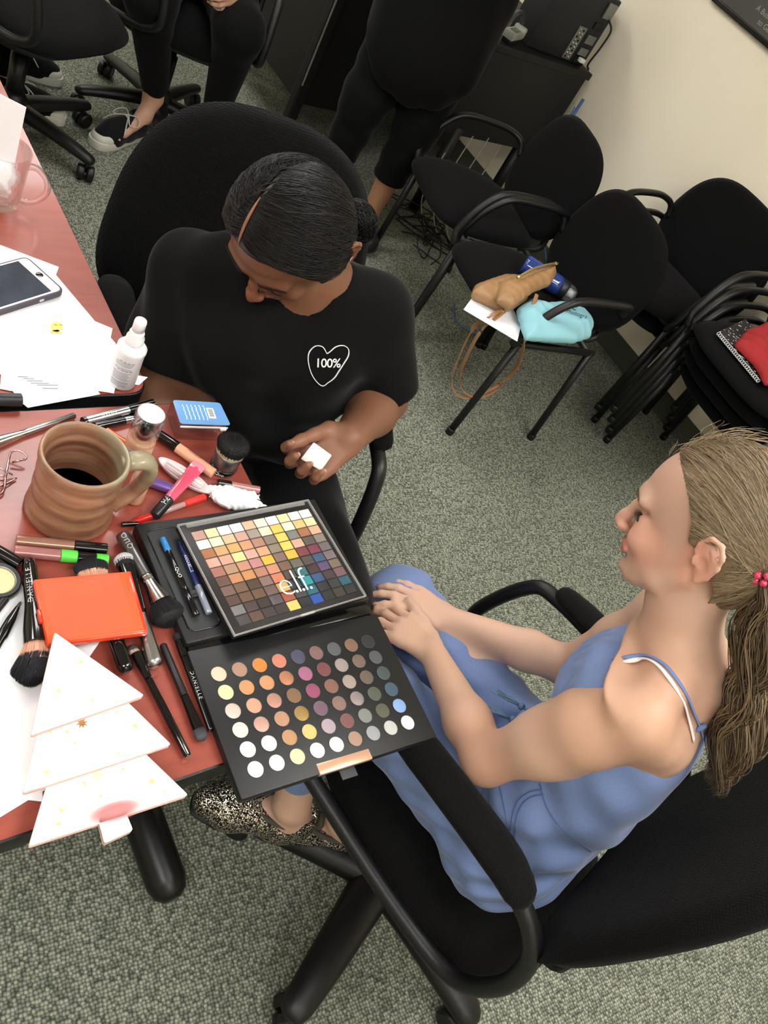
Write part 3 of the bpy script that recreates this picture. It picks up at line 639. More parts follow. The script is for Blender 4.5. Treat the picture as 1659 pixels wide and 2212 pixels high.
def eyes(P, F, L, U, parent, inv, s=1.0, iris=(92, 104, 112), lash=(52, 38, 30), sides=(-1, 1), look=0.0, op=.0042):
    wm = M('eye_white', (225, 215, 208), .25); im = M('iris_%d' % iris[0], iris, .2); lm = M('lash_%d' % lash[0], lash, .6); pm = M('pupil', (8, 8, 8), .15)
    for sg in sides:
        C = P(-.0115, .0325 * sg, .0905); R_ = .0142 * s
        def E(a, b, r=R_):  # a: sideways angle, b: up angle
            v = F * math.cos(a) * math.cos(b) + L * math.sin(a) * math.cos(b) + U * math.sin(b); return C + v * r * np.array([1, 1, 1])
        n = 14; V = []; Fc = []; tone = []
        for i in range(n + 1):
            a = (-.72 + 1.44 * i / n); h = math.sqrt(max(0, 1 - (a / .74) ** 2)) * op / .0125
            for j in range(7): V.append(E(a * 1.0 + sg * .12, -.16 + h * (j / 6 * 1.5 - .75) + .04 * sg * a * sg, R_))
        for i in range(n):
            for j in range(6): Fc.append((i * 7 + j, (i + 1) * 7 + j, (i + 1) * 7 + j + 1, i * 7 + j + 1))
        e = mk('eyeball', (V, Fc), wm, parent, inv)
        mid = []
        for i, q in enumerate(V):
            pass
        ca = sg * .12 + look; Vi = [E(ca, -.15, R_ + .0002)]; Fi = []
        for i in range(20): th = 2 * math.pi * i / 20; Vi.append(E(ca + .36 * math.cos(th), -.15 + min(.36, op / .0125 * .75) * math.sin(th), R_ + .0002))
        for i in range(20): Fi.append((0, 1 + i, 1 + (i + 1) % 20))
        mk('iris', (Vi, Fi), im, e, inv)
        Vi = [E(ca, -.15, R_ + .0004)] + [E(ca + .16 * math.cos(2 * math.pi * i / 14), -.15 + .16 * math.sin(2 * math.pi * i / 14), R_ + .0004) for i in range(14)]
        mk('pupil', (Vi, [(0, 1 + i, 1 + (i + 1) % 14) for i in range(14)]), pm, e, inv)
        up = []; lo = []
        for i in range(11):
            a = -.78 + 1.56 * i / 10; h = math.sqrt(max(0, 1 - (a / .8) ** 2)) * op / .0125 * .75
            up.append(E(a + sg * .12, -.15 + h + .02, R_ + .0006)); lo.append(E(a + sg * .12, -.17 - h, R_ + .0002))
        vs = [tube(up, .0011 * s, 6), tube(lo, .00035 * s, 5)]
        for i in range(16):
            a = -.7 + 1.45 * i / 15; h = math.sqrt(max(0, 1 - (a / .8) ** 2)) * op / .0125 * .75; p0 = E(a + sg * .12, -.15 + h + .02, R_ + .0006); o = nrm(p0 - C)
            vs.append(tube([p0, p0 + (o * .004 + U * .001) * s, p0 + (o * .0065 + U * .0035 + L * sg * .001) * s], [.00035 * s, .0003 * s, .0001], 4))
        mk('eyelashes', join(*vs), lm, e, inv)
def brows(P, parent, inv, col, s=1.0, w=1.0, cnt=60, y0=.1135):
    r = np.random.default_rng(5)
    r = np.random.default_rng(5)
    for sg in (-1, 1):
        Ps = []
        for i in range(cnt):
            t = (i % 60) / 60 if cnt > 60 else i / cnt; l = .014 + .036 * t; u = y0 + .0045 * math.sin(t * 2.4) + r.normal() * .0011 * (1.2 - t) * w; f = .0200 - .0155 * t ** 1.4 + .0012
            a = P(f, l * sg, u); b = P(f - .0015 + .0008, (l + .005) * sg, u + .0022 * (1 - t)); m = (a + b) / 2 + (P(1, 0, 0) - P(0, 0, 0)) * .0007; Ps.append([a, m, b])
        mk('eyebrow_hair', hairs(np.array(Ps), np.full(len(Ps), .00042)), M('brow_%d' % col[0], col, .7), parent, inv)
def skincol(V, base, rules):
    """natural pigment: lips, nostril rim, brows… rules: (centre, radius, colour, amount)"""
    C = np.tile(np.array(srgb(base)), (len(V), 1))
    for c, rad, col, am in rules:
        B = None
        d = np.linalg.norm((V - np.array(c)) / np.array(rad), axis=1); w = np.clip(1.35 - d, 0, 1)[:, None] * am
        w = w * w * (3 - 2 * w) if am == 1 else w
        C = C * (1 - w) + np.array(srgb(col)) * w
    return C
def ellrule(V, C, O, B, rad, col, am, soft=.35):
    """tint inside an oriented ellipsoid"""
    q = ((V - O) @ np.array(B).T) / np.array(rad); d = np.linalg.norm(q, axis=1); w = np.clip((1 + soft - d) / soft, 0, 1)[:, None] * am
    return C * (1 - w) + np.array(srgb(col)) * w
def hairpath(Pt, dirs0, dirs1, cen, B, rad, lift0, lift1, m=12, noise=.0, wave=0.):
    """great-circle like paths over an ellipsoid; dirs are unit vectors in the local frame"""
    N = len(dirs0); t = np.linspace(0, 1, m)[None, :, None]; a = dirs0[:, None, :]; b = dirs1[:, None, :]
    om = np.arccos(np.clip((a * b).sum(-1, keepdims=True), -1, .999)); so = np.sin(om); v = (np.sin((1 - t) * om) * a + np.sin(t * om) * b) / so
    r_ = np.random.default_rng(11); ph = r_.uniform(0, 6.28, (N, 1, 3))
    v = v + noise * np.sin(t * r_.uniform(2, 7, (N, 1, 1)) + ph) * np.sin(t * math.pi); v /= np.linalg.norm(v, axis=2, keepdims=True)
    lf = (lift0[:, None, None] * (1 - t) + lift1[:, None, None] * t)
    loc = v * (np.array(rad) * 1.0)[None, None, :] * (1 + lf)
    return cen + loc @ np.array(B)
skinG = M('skin_fair', (226, 178, 150), .5, attr='Col', sss=.06, bump=(900, .06), spec=.35)
skinB = M('skin_brown', (128, 82, 58), .45, attr='Col', sss=.08, bump=(900, .06), spec=.4)
# ---------------------------------------------------------------- the child in the blue jumpsuit
def build_girl():
    F = nrm([-.97, -.243, 0]); L = np.array([-F[1], F[0], 0.]); U = Zv; P0 = np.array([-.06, .945, 0.])
    G = lambda f, l, z: P0 + F * f + L * l + U * z
    def on(u, v, off):  # point of a sagittal plane seen at pixel
        d = ray(u, v); P = P0 + L * off; return CAM + d * ((P - CAM).dot(L) / d.dot(L))
    t = thing('person', 'child with blonde ponytail in blue strappy jumpsuit sitting in the near swivel chair', 'person', (-.06, .945, 0))
    inv = T(*(-np.array([-.06, .945, 0])))
    xs = np.arange(-.56, .075, .0028); ys = np.arange(.58, 1.20, .0028)
    zs = np.concatenate([np.arange(.04, .48, .006), np.arange(.48, .74, .0028), np.arange(.74, .93, .004), np.arange(.93, 1.235, .0022)])
    fd = Field(xs, ys, zs)
    trunk = [(.46, .070, -.070, .125), (.50, .085, -.078, .148), (.55, .090, -.080, .150), (.62, .095, -.078, .132), (.68, .100, -.076, .120), (.74, .106, -.074, .120), (.80, .124, -.066, .120), (.85, .128, -.052, .112), (.88, .122, -.040, .102), (.905, .112, -.028, .090), (.93, .104, -.012, .078), (.95, .100, -.002, .062), (.965, .098, .006, .060), (.985, .10, .018, .045)]
    fd.loft(P0, F, L, U, trunk, .02, 2.3)
    # neck, head
    O = G(.187, 0, .976); Hf = nrm(F * .94 - U * .342); Hu = nrm(F * .342 + U * .94); Hl = L.copy()
    # slight tilt of the head towards the far shoulder
    tl = math.radians(4); Hl, Hu = nrm(Hl * math.cos(tl) + Hu * math.sin(tl)), nrm(Hu * math.cos(tl) - Hl * math.sin(tl))
    fd.chain([G(.045, 0, .93), G(.085, 0, .975), G(.118, 0, 1.025), G(.120, 0, 1.06)], [.062, .043, .0415, .043], .03)
    fd.chain([G(.075, .02, .95), G(.055, .07, .955), G(.045, .108, .944)], [.035, .022, .018], .03)
    fd.chain([G(.085, -.02, .945), G(.09, -.07, .930), G(.10, -.11, .905)], [.035, .024, .024], .03)
    P = head(fd, O, Hf, Hl, Hu, bs=.94)
    ear(fd, P, Hf, Hl, Hu, 1, .93, u=.101); ear(fd, P, Hf, Hl, Hu, -1, .93, u=.101)
    # arms
    jn, en, wn = G(.050, .118, .924), np.array([-.140, .782, .700]), np.array([-.336, .856, .628])
    jf, ef, wf = G(.105, -.135, .885), np.array([-.225, 1.055, .675]), np.array([-.392, .945, .600])
    fd.cap(G(-.005, .06, .885), G(.03, .100, .905), .032, .032, .03); fd.chain([jn, jn * .72 + en * .28 + F * .004, jn * .45 + en * .55, en], [.036, .0435, .0400, .031], .03); fd.chain([en, en * .68 + wn * .32, wn], [.0325, .0315, .0205], .02)
    fd.cap(G(.015, .085, .90), jn, .030, .030, .02)
    fd.ell(jf, [.042, .040, .040], [F, L, U], .02); fd.chain([jf, jf * .55 + ef * .45, ef], [.038, .035, .031], .02); fd.chain([ef, ef * .68 + wf * .32, wf], [.032, .0325, .0205], .015)
    fd.ell(G(.10, .02, .935), [.02, .10, .006], [F, L, U], .02)
    kn, kf = np.array([-.42, .765, .530]), np.array([-.470, .925, .540])
    hn, hf = G(.0, .075, .54), G(.0, -.075, .54)
    an, af = np.array([-.288, .764, .190]), np.array([-.230, .865, .165])
    fd.chain([hn, kn], [.078, .052], .03); fd.chain([hf, kf], [.078, .054], .03)
    fd.chain([kn, kn * .6 + an * .4, an], [.050, .046, .031], .02); fd.chain([kf, kf * .6 + af * .4, af], [.050, .046, .031], .02)
    tn, tf = np.array([-.352, .685, .118]), np.array([-.310, .765, .10])
    fd.chain([an, np.array([-.280, .785, .135]), tn], [.031, .032, .024], .02); fd.chain([af, np.array([-.208, .895, .115]), tf], [.031, .032, .022], .02)
    body_for_cloth = fd.D.copy()
    # hands: far (right) hand lies over the thigh, near hand over it
    dF = nrm(np.array([-.47, .878, .598]) - wf); tipsF = hand(fd, wf, nrm([-.70, -.71, .02]), nrm([.1, .1, 1]), nrm([.3, -.4, .3]), .86, curl=(.15, .30, .30), thumb_dir=[-.75, -.65, .0])
    tipsN = hand(fd, wn, nrm([-.90, -.22, -.30]), nrm([-.35, -.25, .9]), nrm([0, 1, .2]), .88, curl=(.15, .35, .35), thumb_dir=[-.95, .12, -.1])
    V, Fc = fd.mesh(); V = smoothv(V, Fc, 1, .35)
    C = skincol(V, (202, 165, 144), [])
    B = [Hf, Hl, Hu]
    for zz, rr in ((.0398, (.02, .0215, .0052)), (.0300, (.018, .020, .0058))): C = ellrule(V, C, P(.011, 0, zz), B, rr, (196, 108, 104), .75, .3)
    C = ellrule(V, C, P(.011, 0, .0350), B, (.012, .019, .0016), (120, 60, 58), .7, .5)
    C = ellrule(V, C, P(-.01, .045, .07), B, (.035, .025, .022), (226, 150, 130), .35, .9)
    C = ellrule(V, C, P(.028, 0, .060), B, (.012, .012, .012), (222, 150, 132), .35, .8)
    C = ellrule(V, C, P(-.088, .073, .085), B, (.02, .02, .03), (222, 140, 118), .4, .8)
    for sg in (-1, 1):
        C = ellrule(V, C, P(.0225, .0068 * sg, .0540), B, (.0045, .0032, .0022), (120, 60, 52), .8, .6)
        C = ellrule(V, C, P(.005, .031 * sg, .107), B, (.018, .018, .006), (190, 132, 112), .45, .8)
    C = ellrule(V, C, en, np.eye(3), (.05, .05, .05), (206, 142, 116), .35, .9); C = ellrule(V, C, jn, np.eye(3), (.08, .08, .07), (180, 134, 104), .5, .9)
    tan = np.clip((.10 - np.linalg.norm(np.cross(V - en, nrm(wn - en)), axis=1)) / .06, 0, 1)[:, None] * .3 * (V[:, 1:2] < .86)
    C = C * (1 - tan) + np.array(srgb((192, 146, 114))) * tan
    mk('body', (V, Fc), skinG, t, inv, col=C)
    nm = M('fingernail', (150, 100, 86), .2, coat=.6)
    for tips in (tipsF, tipsN):
        for p, v in tips[:4]:
            u_ = nrm(np.cross(v, np.cross(Zv, v)) ); Nf = Field.bounds(p - .012, p + .012, .0011)
            Nf.ell(p + u_ * .0042 + v * .001, [.0058, .0042, .0028], [v, nrm(np.cross(u_, v)), u_], .001); mk('fingernail', Nf.mesh(), nm, t, inv)
    eyes(P, Hf, Hl, Hu, t, inv, op=.0058); brows(P, t, inv, (104, 80, 62), cnt=110)
    # jumpsuit
    D = body_for_cloth; X = xs[:, None, None].astype(np.float32); Y = ys[None, :, None].astype(np.float32); Z = zs[None, None, :].astype(np.float32)
    f_ = (X - P0[0]) * F[0] + (Y - P0[1]) * F[1] + 0 * Z; l_ = (X - P0[0]) * L[0] + (Y - P0[1]) * L[1] + 0 * Z; z_ = Z + 0 * f_
    ct = Field(xs, ys, zs)
    ct.loft(P0, F, L, U, [(a, b + .005, c - .005, d + .008) for a, b, c, d in trunk[:12]] , .01, 2.3)
    ct.chain([hn, kn], [.082, .059], .03); ct.chain([hf, kf], [.082, .062], .03)
    ct.chain([kn, kn * .6 + an * .4, kn * .25 + an * .75], [.057, .053, .045], .02); ct.chain([kf, kf * .6 + af * .4, kf * .25 + af * .75], [.057, .053, .045], .02)
    # loose bloused waist + bodice front
    ct.ell(G(.03, 0, .66), [.095, .128, .06], [F, L, U], .04); ct.ell(G(.096, 0, .845), [.050, .095, .062], [F, L, U], .03)
    ct.ell(G(.00, 0, .55), [.095, .158, .075], [F, L, U], .03)
    ct.cap(G(.100, .045, .885), G(.088, .085, .885), .040, .038, .02); ct.cap(G(.095, .05, .85), G(.07, .10, .855), .040, .040, .02)
    fold = .0034 * np.sin(z_ * 62 + 38 * f_ + 2.2 * np.sin(l_ * 40)) * np.exp(-((z_ - .66) / .10) ** 2) + .0026 * np.sin(f_ * 105 + z_ * 70 + 3 * np.sin(z_ * 23)) * np.exp(-((z_ - .56) / .07) ** 2) + .0022 * np.sin(l_ * 210 + 2 * np.sin(z_ * 60)) * np.exp(-((z_ - .855) / .03) ** 2) * (f_ > .08) + .0014 * np.sin(f_ * 60 - z_ * 95)
    # top edge: low at the side under the arm, a little higher at chest and centre back
    top = .905 - .008 * np.clip(np.abs(l_) / .12, 0, 1) ** 2 + .012 * np.exp(-((l_) / .055) ** 2) * (f_ > .05) + .000 * f_
    top = np.where(f_ < .05, .915 - .052 * np.clip(np.abs(l_) / .11, 0, 1), top)
    top = top + .020 * np.clip((f_ - .07) / .03, 0, 1)
    Dc = np.maximum(np.minimum(ct.D, .5) + fold, z_ - top)
    V2, F2 = ct.mesh(Dc); V2 = smoothv(V2, F2, 1, .4)
    den = fabric('blue_chambray', (112, 130, 172), 900, rough=.85, strength=.25, sheen=.2, dist=.0004, var=.12)
    mk('jumpsuit', (V2, F2), den, t, inv)
    strapm = M('blue_strap', (108, 130, 180), .8, bump=(1500, .2)); wstrap = M('white_strap', (232, 224, 220), .6)
    bvh = BVHTree.FromPolygons(V.tolist(), Fc.tolist())
    def surf(p, d=.002):
        loc, nn, _, _ = bvh.find_nearest(Vector([float(q) for q in p])); return np.array(loc) + np.array(nn) * d
    js = t.children[-1]
    def onbody(pts, d):
        out = []
        for u, v in pts:
            loc, nn, _, _ = bvh.ray_cast(Vector(CAM.tolist()), Vector(ray(u, v).tolist()))
            if loc is not None: out.append(np.array(loc) + np.array(nn) * d)
        return out
    near_line = [(1290, 1440), (1340, 1420), (1390, 1415), (1435, 1436), (1472, 1485), (1500, 1545), (1514, 1590)]
    white_line = [(1300, 1444), (1345, 1428), (1390, 1422), (1424, 1438), (1458, 1485), (1483, 1545), (1497, 1600)]
    far_line = [surf(q) for q in catmull([G(.118, -.060, .868), G(.118, -.072, .900), G(.10, -.078, .935), G(.05, -.080, .955), G(0, -.078, .94), G(-.04, -.074, .90)], 6)]
    pb = [surf(q, .0026 + .0035 * max(0, 1 - i / 14)) for i, q in enumerate(catmull(onbody(near_line, .0), 6))]
    for q_ in (pb, far_line): mk('shoulder_strap', tube(smooth_path(q_), .0030, 8, flat=.5), strapm, js, None)
    pw = [surf(q, .0016 + .0035 * max(0, 1 - i / 14)) for i, q in enumerate(catmull(onbody(white_line, .0), 6))]; mk('bra_strap', tube(smooth_path(pw), .0040, 8, flat=.35), wstrap, t, inv)
    mk('strap_slider', box(.006, .012, .012, .002), strapm, js, inv @ T(*pb[-4]), ang=40)
    for o in js.children:
        if o.name.startswith('shoulder_strap'): o.data.transform(Matrix([list(r) for r in inv]))
    bvc = BVHTree.FromPolygons(V2.tolist(), F2.tolist())
    def oncloth(pts, d=.0006):
        out = []
        for q in catmull([(u, v, 0) for u, v in pts], 6):
            loc, nn, _, _ = bvc.ray_cast(Vector(CAM.tolist()), Vector(ray(q[0], q[1]).tolist()))
            if loc is not None: out.append(np.array(loc) + np.array(nn) * d)
        return out
    seam = M('seam_blue', (84, 102, 150), .85)
    for nm_, pts in (('side_seam', [(1166, 1692), (1182, 1745), (1215, 1790), (1275, 1838)]), ('pocket_seam', [(1098, 1828), (1104, 1780), (1116, 1735), (1142, 1712), (1172, 1706)]), ('pocket_seam', [(1108, 1832), (1113, 1784), (1124, 1744), (1146, 1722), (1176, 1716)]), ('front_pleat', [(1058, 1694), (1060, 1740), (1062, 1800)]), ('front_pleat', [(1078, 1694), (1090, 1745), (1098, 1800)]), ('front_pleat', [(1048, 1690), (1036, 1745)])):
        lp_ = oncloth(pts)
        if len(lp_) > 3: mk(nm_, tube(smooth_path(lp_, 3), .0011, 6), seam, js, inv)
    # piping along the waist, tassels
    tas = M('tassel_blue', (96, 122, 148), .8)
    for i, (a, b) in enumerate(((0, 0), (.012, .02))):
        base = G(.132 + a * .5, .035 - b, .682 + a); tip = base + F * .035 + Zv * (-.004) + L * (.012 if i else 0.02)
        bead = mk('tassel', join(tube(catmull([G(.11, .03 - b, .70), base], 4), .0022, 6), xf(lathe([(0, -.006), (.005, -.003), (.0055, 0), (.005, .003), (0, .006)], 10), T(*base)), *[tube([base, base * .4 + tip * .6 + rng.normal(size=3) * .002, tip + rng.normal(size=3) * .004], [.0022, .0016, .0008], 4) for _ in range(26)]), tas, t, inv)
    # shoes: glitter loafers
    for an_, tn_, z0, nm_ in ((np.array([-.252, .822]), np.array([-.392, .622]), .088, 'near'), (np.array([-.200, .905]), np.array([-.335, .715]), .075, 'far')):
        dv = nrm(np.append(tn_ - an_, 0)); sd = np.cross(Zv, dv); hp = np.append(an_, z0); c = lambda a, b, z: hp + dv * a + sd * b + Zv * z
        sf = Field.bounds(c(.12, 0, .03) - .17, c(.12, 0, .03) + .17, .0036)
        sf.chain([c(.035, 0, .030), c(.10, 0, .028), c(.16, .004, .026), c(.205, .004, .022)], [.034, .033, .037, .026], .02, sq=(sd, 1.12))
        sf.ell(c(.030, 0, .045), [.034, .036, .040], [dv, sd, Zv], .012)
        sf.ell(c(.15, .003, .045), [.06, .034, .022], [dv, sd, Zv], .02)
        sole = c(0, 0, .004)
        sf.apply(lambda X, Y, Z: (sole[2] - Z) + 0 * X + 0 * Y, c(-.05, -.08, -.05), c(.3, .08, -.0), .004, 'i')
        sf.D = np.maximum(sf.D, sole[2] - sf.ax[2][None, None, :])
        sf.ell(c(.060, 0, .098), [.066, .026, .055], [dv, sd, Zv], .005, 's')
        gl = MATS.get('glitter') or glitter()
        sh = mk('shoe', sf.mesh(), gl, t, inv)
        trim = M('shoe_trim', (72, 68, 60), .8)
        ring = [c(.060 + .066 * math.cos(a), .029 * math.sin(a), .058 + .004 * math.cos(a)) for a in np.linspace(0, 2 * math.pi, 30)[:-1]]
        mk('shoe_collar', tube(ring, .0055, 8, closed=True), trim, sh, inv)
        mk('shoe_heel_tab', box(.012, .030, .05, .005), trim, sh, inv @ frame(c(-.008, 0, .040), dv), ang=40)
        mk('shoe_sole', tube(catmull([c(0, 0, .004), c(.1, 0, .004), c(.17, .004, .004), c(.22, .004, .005)], 6), [.030, .030, .040, .026], 14, flat=.16, roundcap=True), M('sole_black', (18, 18, 18), .6), sh, inv)
        lc = [c(.125, .0, .068), c(.115, .012, .071), c(.128, .016, .070), c(.132, .004, .070), c(.15, -.012, .066)]
        mk('shoe_bow', join(tube(catmull(lc, 5), .0012, 5), tube(catmull([c(.10, -.022, .066), c(.127, 0, .0705), c(.16, .02, .066)], 5), .0012, 5)), M('lace_grey', (120, 118, 112), .7), sh, inv)
    # hair ------------------------------------------------------------
    hb = [Hf, Hl, Hu]; hc = P(-.079, 0, .118); hr = np.array([.0970, .0785, .1005])
    hfld = Field.bounds(P(-.08, 0, .11) - .14, P(-.08, 0, .11) + .14, .003)
    hfld.ell(hc, hr * 1.0, hb, .01)
    Xs, Ys, Zs = [hfld.ax[0][:, None, None] - O[0], hfld.ax[1][None, :, None] - O[1], hfld.ax[2][None, None, :] - O[2]]
    ff = Xs * Hf[0] + Ys * Hf[1] + Zs * Hf[2]; ll = Xs * Hl[0] + Ys * Hl[1] + Zs * Hl[2]; uu = Xs * Hu[0] + Ys * Hu[1] + Zs * Hu[2]
    # hairline: keep what lies behind/above it
    hl = hairline(uu, ll); hfld.D = np.maximum(hfld.D, ff - hl)
    for sg_ in (-1, 1): hfld.ell(P(-.094, .082 * sg_, .097), [.020, .016, .030], hb, .006, 's')
    hV, hF = hfld.mesh(); hV = smoothv(hV, hF, 2, .5)
    base = M('hair_blonde_under', (118, 98, 74), .55, bump=(300, .5)); mk('hair', (hV, hF), base, t, inv)
    hobj = t.children[-1]
    ro = (np.array(hb) @ (CAM - hc)) / hr; rd = (np.array(hb) @ ray(1650, 1232)) / hr; bq = ro.dot(rd); disc = max(0, bq * bq - rd.dot(rd) * (ro.dot(ro) - 1)); hit = CAM + ray(1650, 1232) * ((-bq - math.sqrt(disc)) / rd.dot(rd))
    tie = hit + Hl * -.010 - Hf * .004; tl_ = ((tie - hc) @ np.array(hb).T) / hr; tdir = tl_ / np.linalg.norm(tl_)
    N = 6500; r_ = np.random.default_rng(2); q = r_.normal(size=(N * 4, 3)); q /= np.linalg.norm(q, axis=1, keepdims=True)
    loc = q * hr + ((hc - O) @ np.array(hb).T); keep = (np.linalg.norm((loc - np.array([-.096, 0, .097]) - np.sign(loc[:, 1:2]) * np.array([[0, .074, 0]])) / np.array([.020, .03, .030]), axis=1) > 1) & (loc[:, 0] < hairline(loc[:, 2], loc[:, 1]) - .001) & (loc[:, 2] > .012) & ((q @ tdir) < .93); q = q[keep][:N]
    # extra roots right on the hairline
    uh = r_.uniform(.02, .186, 1500); sg = r_.choice([-1, 1], 1500); 
    lw = np.interp(uh, [.03, .08, .11, .14, .16, .175, .187], [.062, .0735, .0745, .070, .058, .036, .004]) * sg
    rt = np.stack([hairline(uh, lw) - .002, lw, uh], 1); rq = (rt - ((hc - O) @ np.array(hb).T)) / hr; rq /= np.linalg.norm(rq, axis=1, keepdims=True)
    q = np.concatenate([q, rq]); end = tdir + r_.normal(size=(len(q), 3)) * .07; end /= np.linalg.norm(end, axis=1, keepdims=True)
    paths = hairpath(None, q, end, hc, hb, hr, r_.uniform(.002, .020, len(q)), r_.uniform(-.04, .04, len(q)), 12, .03)
    lp3 = (paths - O) @ np.array(hb).T; ok3 = (np.linalg.norm((lp3 - np.array([-.094, 0, .097]) - np.sign(lp3[:, :, 1:2]) * np.array([0, .080, 0])) / np.array([.018, .02, .027]), axis=2) > 1).all(1); paths = paths[ok3]; q = q[ok3]
    tones = [((134, 115, 90), .4), ((114, 95, 72), .4), ((158, 138, 110), .38), ((90, 74, 55), .45)]
    which = r_.integers(0, 4, len(q)); which = np.where(r_.random(len(q)) < .3, 0, which)
    for i, (c, ro) in enumerate(tones):
        s_ = which == i; mk('scalp_hair', hairs(paths[s_], r_.uniform(.0004, .0008, s_.sum())), M('hair_blonde_%d' % i, c, ro, spec=.5, aniso=.3), hobj, inv)
    # ponytail
    key = [tie, on(1672, 1290, .03) , on(1655, 1390, .025), on(1628, 1480, .02), on(1600, 1560, .02), on(1572, 1640, .018), on(1540, 1700, .015)]
    ctr = np.array(catmull(key, 8)); m = len(ctr); N = 2600; tt = np.linspace(0, 1, m)
    env = np.interp(tt, [0, .08, .3, .6, .85, 1], [.012, .024, .036, .034, .024, .012])
    off = r_.normal(size=(N, 3)); off /= np.linalg.norm(off, axis=1, keepdims=True) / (r_.random((N, 1)) ** .5)
    ph = r_.uniform(0, 6.28, (N, 1)); clump = r_.integers(0, 14, N); cph = r_.uniform(0, 6.28, 14)[clump][:, None]; coff = r_.normal(size=(14, 3))[clump] * .35
    offc = (off * .5 + coff * .6)
    wob = np.sin(tt[None, :] * 15 + cph) * .010 + np.sin(tt[None, :] * 26 + ph) * .0025
    side = nrm(np.cross(Zv, ray(1600, 1450)))
    pp = ctr[None] + offc[:, None, :] * env[None, :, None] + wob[:, :, None] * side[None, None] * np.interp(tt, [0, .15, 1], [0, 1, 1.2])[None, :, None]
    length = r_.uniform(.72, 1.0, N); 
    pp2 = np.stack([np.stack([np.interp(tt * length[i], tt, pp[i, :, k]) for k in range(3)], 1) for i in range(N)])
    which = r_.integers(0, 4, N)
    pony = mk('ponytail', tube(catmull([ctr[0], ctr[12], ctr[26], ctr[40]], 5), [.008, .012, .012, .004], 10), base, t, inv)
    for i, (c, ro) in enumerate(tones):
        s_ = which == i; mk('ponytail_hair', hairs(pp2[s_], r_.uniform(.0005, .0009, s_.sum())), MATS['hair_blonde_%d' % i], pony, inv)
    # flyaway wisps on top of the head
    q0 = r_.normal(size=(70, 3)) * .25 + np.array([.55, .1, .9]); q0 /= np.linalg.norm(q0, axis=1, keepdims=True); q1 = q0 + r_.normal(size=(70, 3)) * .25 + np.array([-.35, 0, .1]); q1 /= np.linalg.norm(q1, axis=1, keepdims=True)
    mk('stray_hair', hairs(hairpath(None, q0, q1, hc, hb, hr, r_.uniform(0, .03, 70), r_.uniform(.06, .24, 70), 9, .05), np.full(70, .00028)), MATS['hair_blonde_2'], hobj, inv)
    # pink bead hair tie
    tv = nrm(ctr[4] - ctr[0]); a = nrm(np.cross(tv, Zv)); b = np.cross(tv, a); parts = []
    for i in range(22):
        th = 2 * math.pi * i / 11 + (.3 if i > 10 else 0); c = tie + tv * (.006 if i > 10 else -.003) + (a * math.cos(th) + b * math.sin(th)) * .0185
        V_, F_ = lathe([(0, -.0058), (.0042, -.004), (.0058, 0), (.0042, .004), (0, .0058)], 8); V_ = np.array(V_) * .8; parts.append(xf((V_, F_), frame(c, rng.normal(size=3))))
    mk('hair_tie', join(*parts), M('pink_beads', (214, 52, 96), .15, coat=1), t, inv)
    return t
def smooth_path(P, it=6):
    P = np.array(P, float)
    for _ in range(it): P[1:-1] = P[1:-1] * .5 + (P[:-2] + P[2:]) * .25
    return P
def hairline(u, l):
    """front limit of the hair (forward coordinate) at height u and side l, head frame"""
    a = np.abs(l)
    side = np.interp(u, [-.02, .03, .060, .075, .098, .112, .135, .155, .172, .186, .2, .24], [-.128, -.122, -.118, -.112, -.090, -.068, -.062, -.046, -.024, -.004, .02, .03])
    return side + .012 * np.clip(1 - a / .05, 0, 1) * (np.asarray(u) > .15)
def glitter():
    m = M('glitter', (60, 55, 50), .35, metal=.2); nt = m.node_tree; L_ = nt.links; b = nt.nodes['Principled BSDF']; N = nt.nodes.new
    tc = N('ShaderNodeTexCoord'); v = N('ShaderNodeTexVoronoi'); v.inputs['Scale'].default_value = 620; L_.new(tc.outputs['Object'], v.inputs['Vector'])
    r = N('ShaderNodeValToRGB'); r.color_ramp.elements[0].color = (.02, .018, .016, 1); r.color_ramp.elements[0].position = .55; r.color_ramp.elements[1].color = (.95, .88, .75, 1); r.color_ramp.elements[1].position = .8
    s = N('ShaderNodeSeparateColor'); L_.new(v.outputs['Color'], s.inputs[0]); L_.new(s.outputs[0], r.inputs[0]); L_.new(r.outputs[0], b.inputs['Base Color'])
    nm = N('ShaderNodeVectorMath'); nm.operation = 'SUBTRACT'; nm.inputs[1].default_value = (.5, .5, .5); L_.new(v.outputs['Color'], nm.inputs[0])
    ge = N('ShaderNodeNewGeometry'); ad = N('ShaderNodeVectorMath'); ad.operation = 'ADD'; L_.new(nm.outputs[0], ad.inputs[0]); L_.new(ge.outputs['Normal'], ad.inputs[1])
    no = N('ShaderNodeVectorMath'); no.operation = 'NORMALIZE'; L_.new(ad.outputs[0], no.inputs[0]); L_.new(no.outputs[0], b.inputs['Normal']); b.inputs['Metallic'].default_value = .8; b.inputs['Roughness'].default_value = .25
    return m
girl = build_girl()
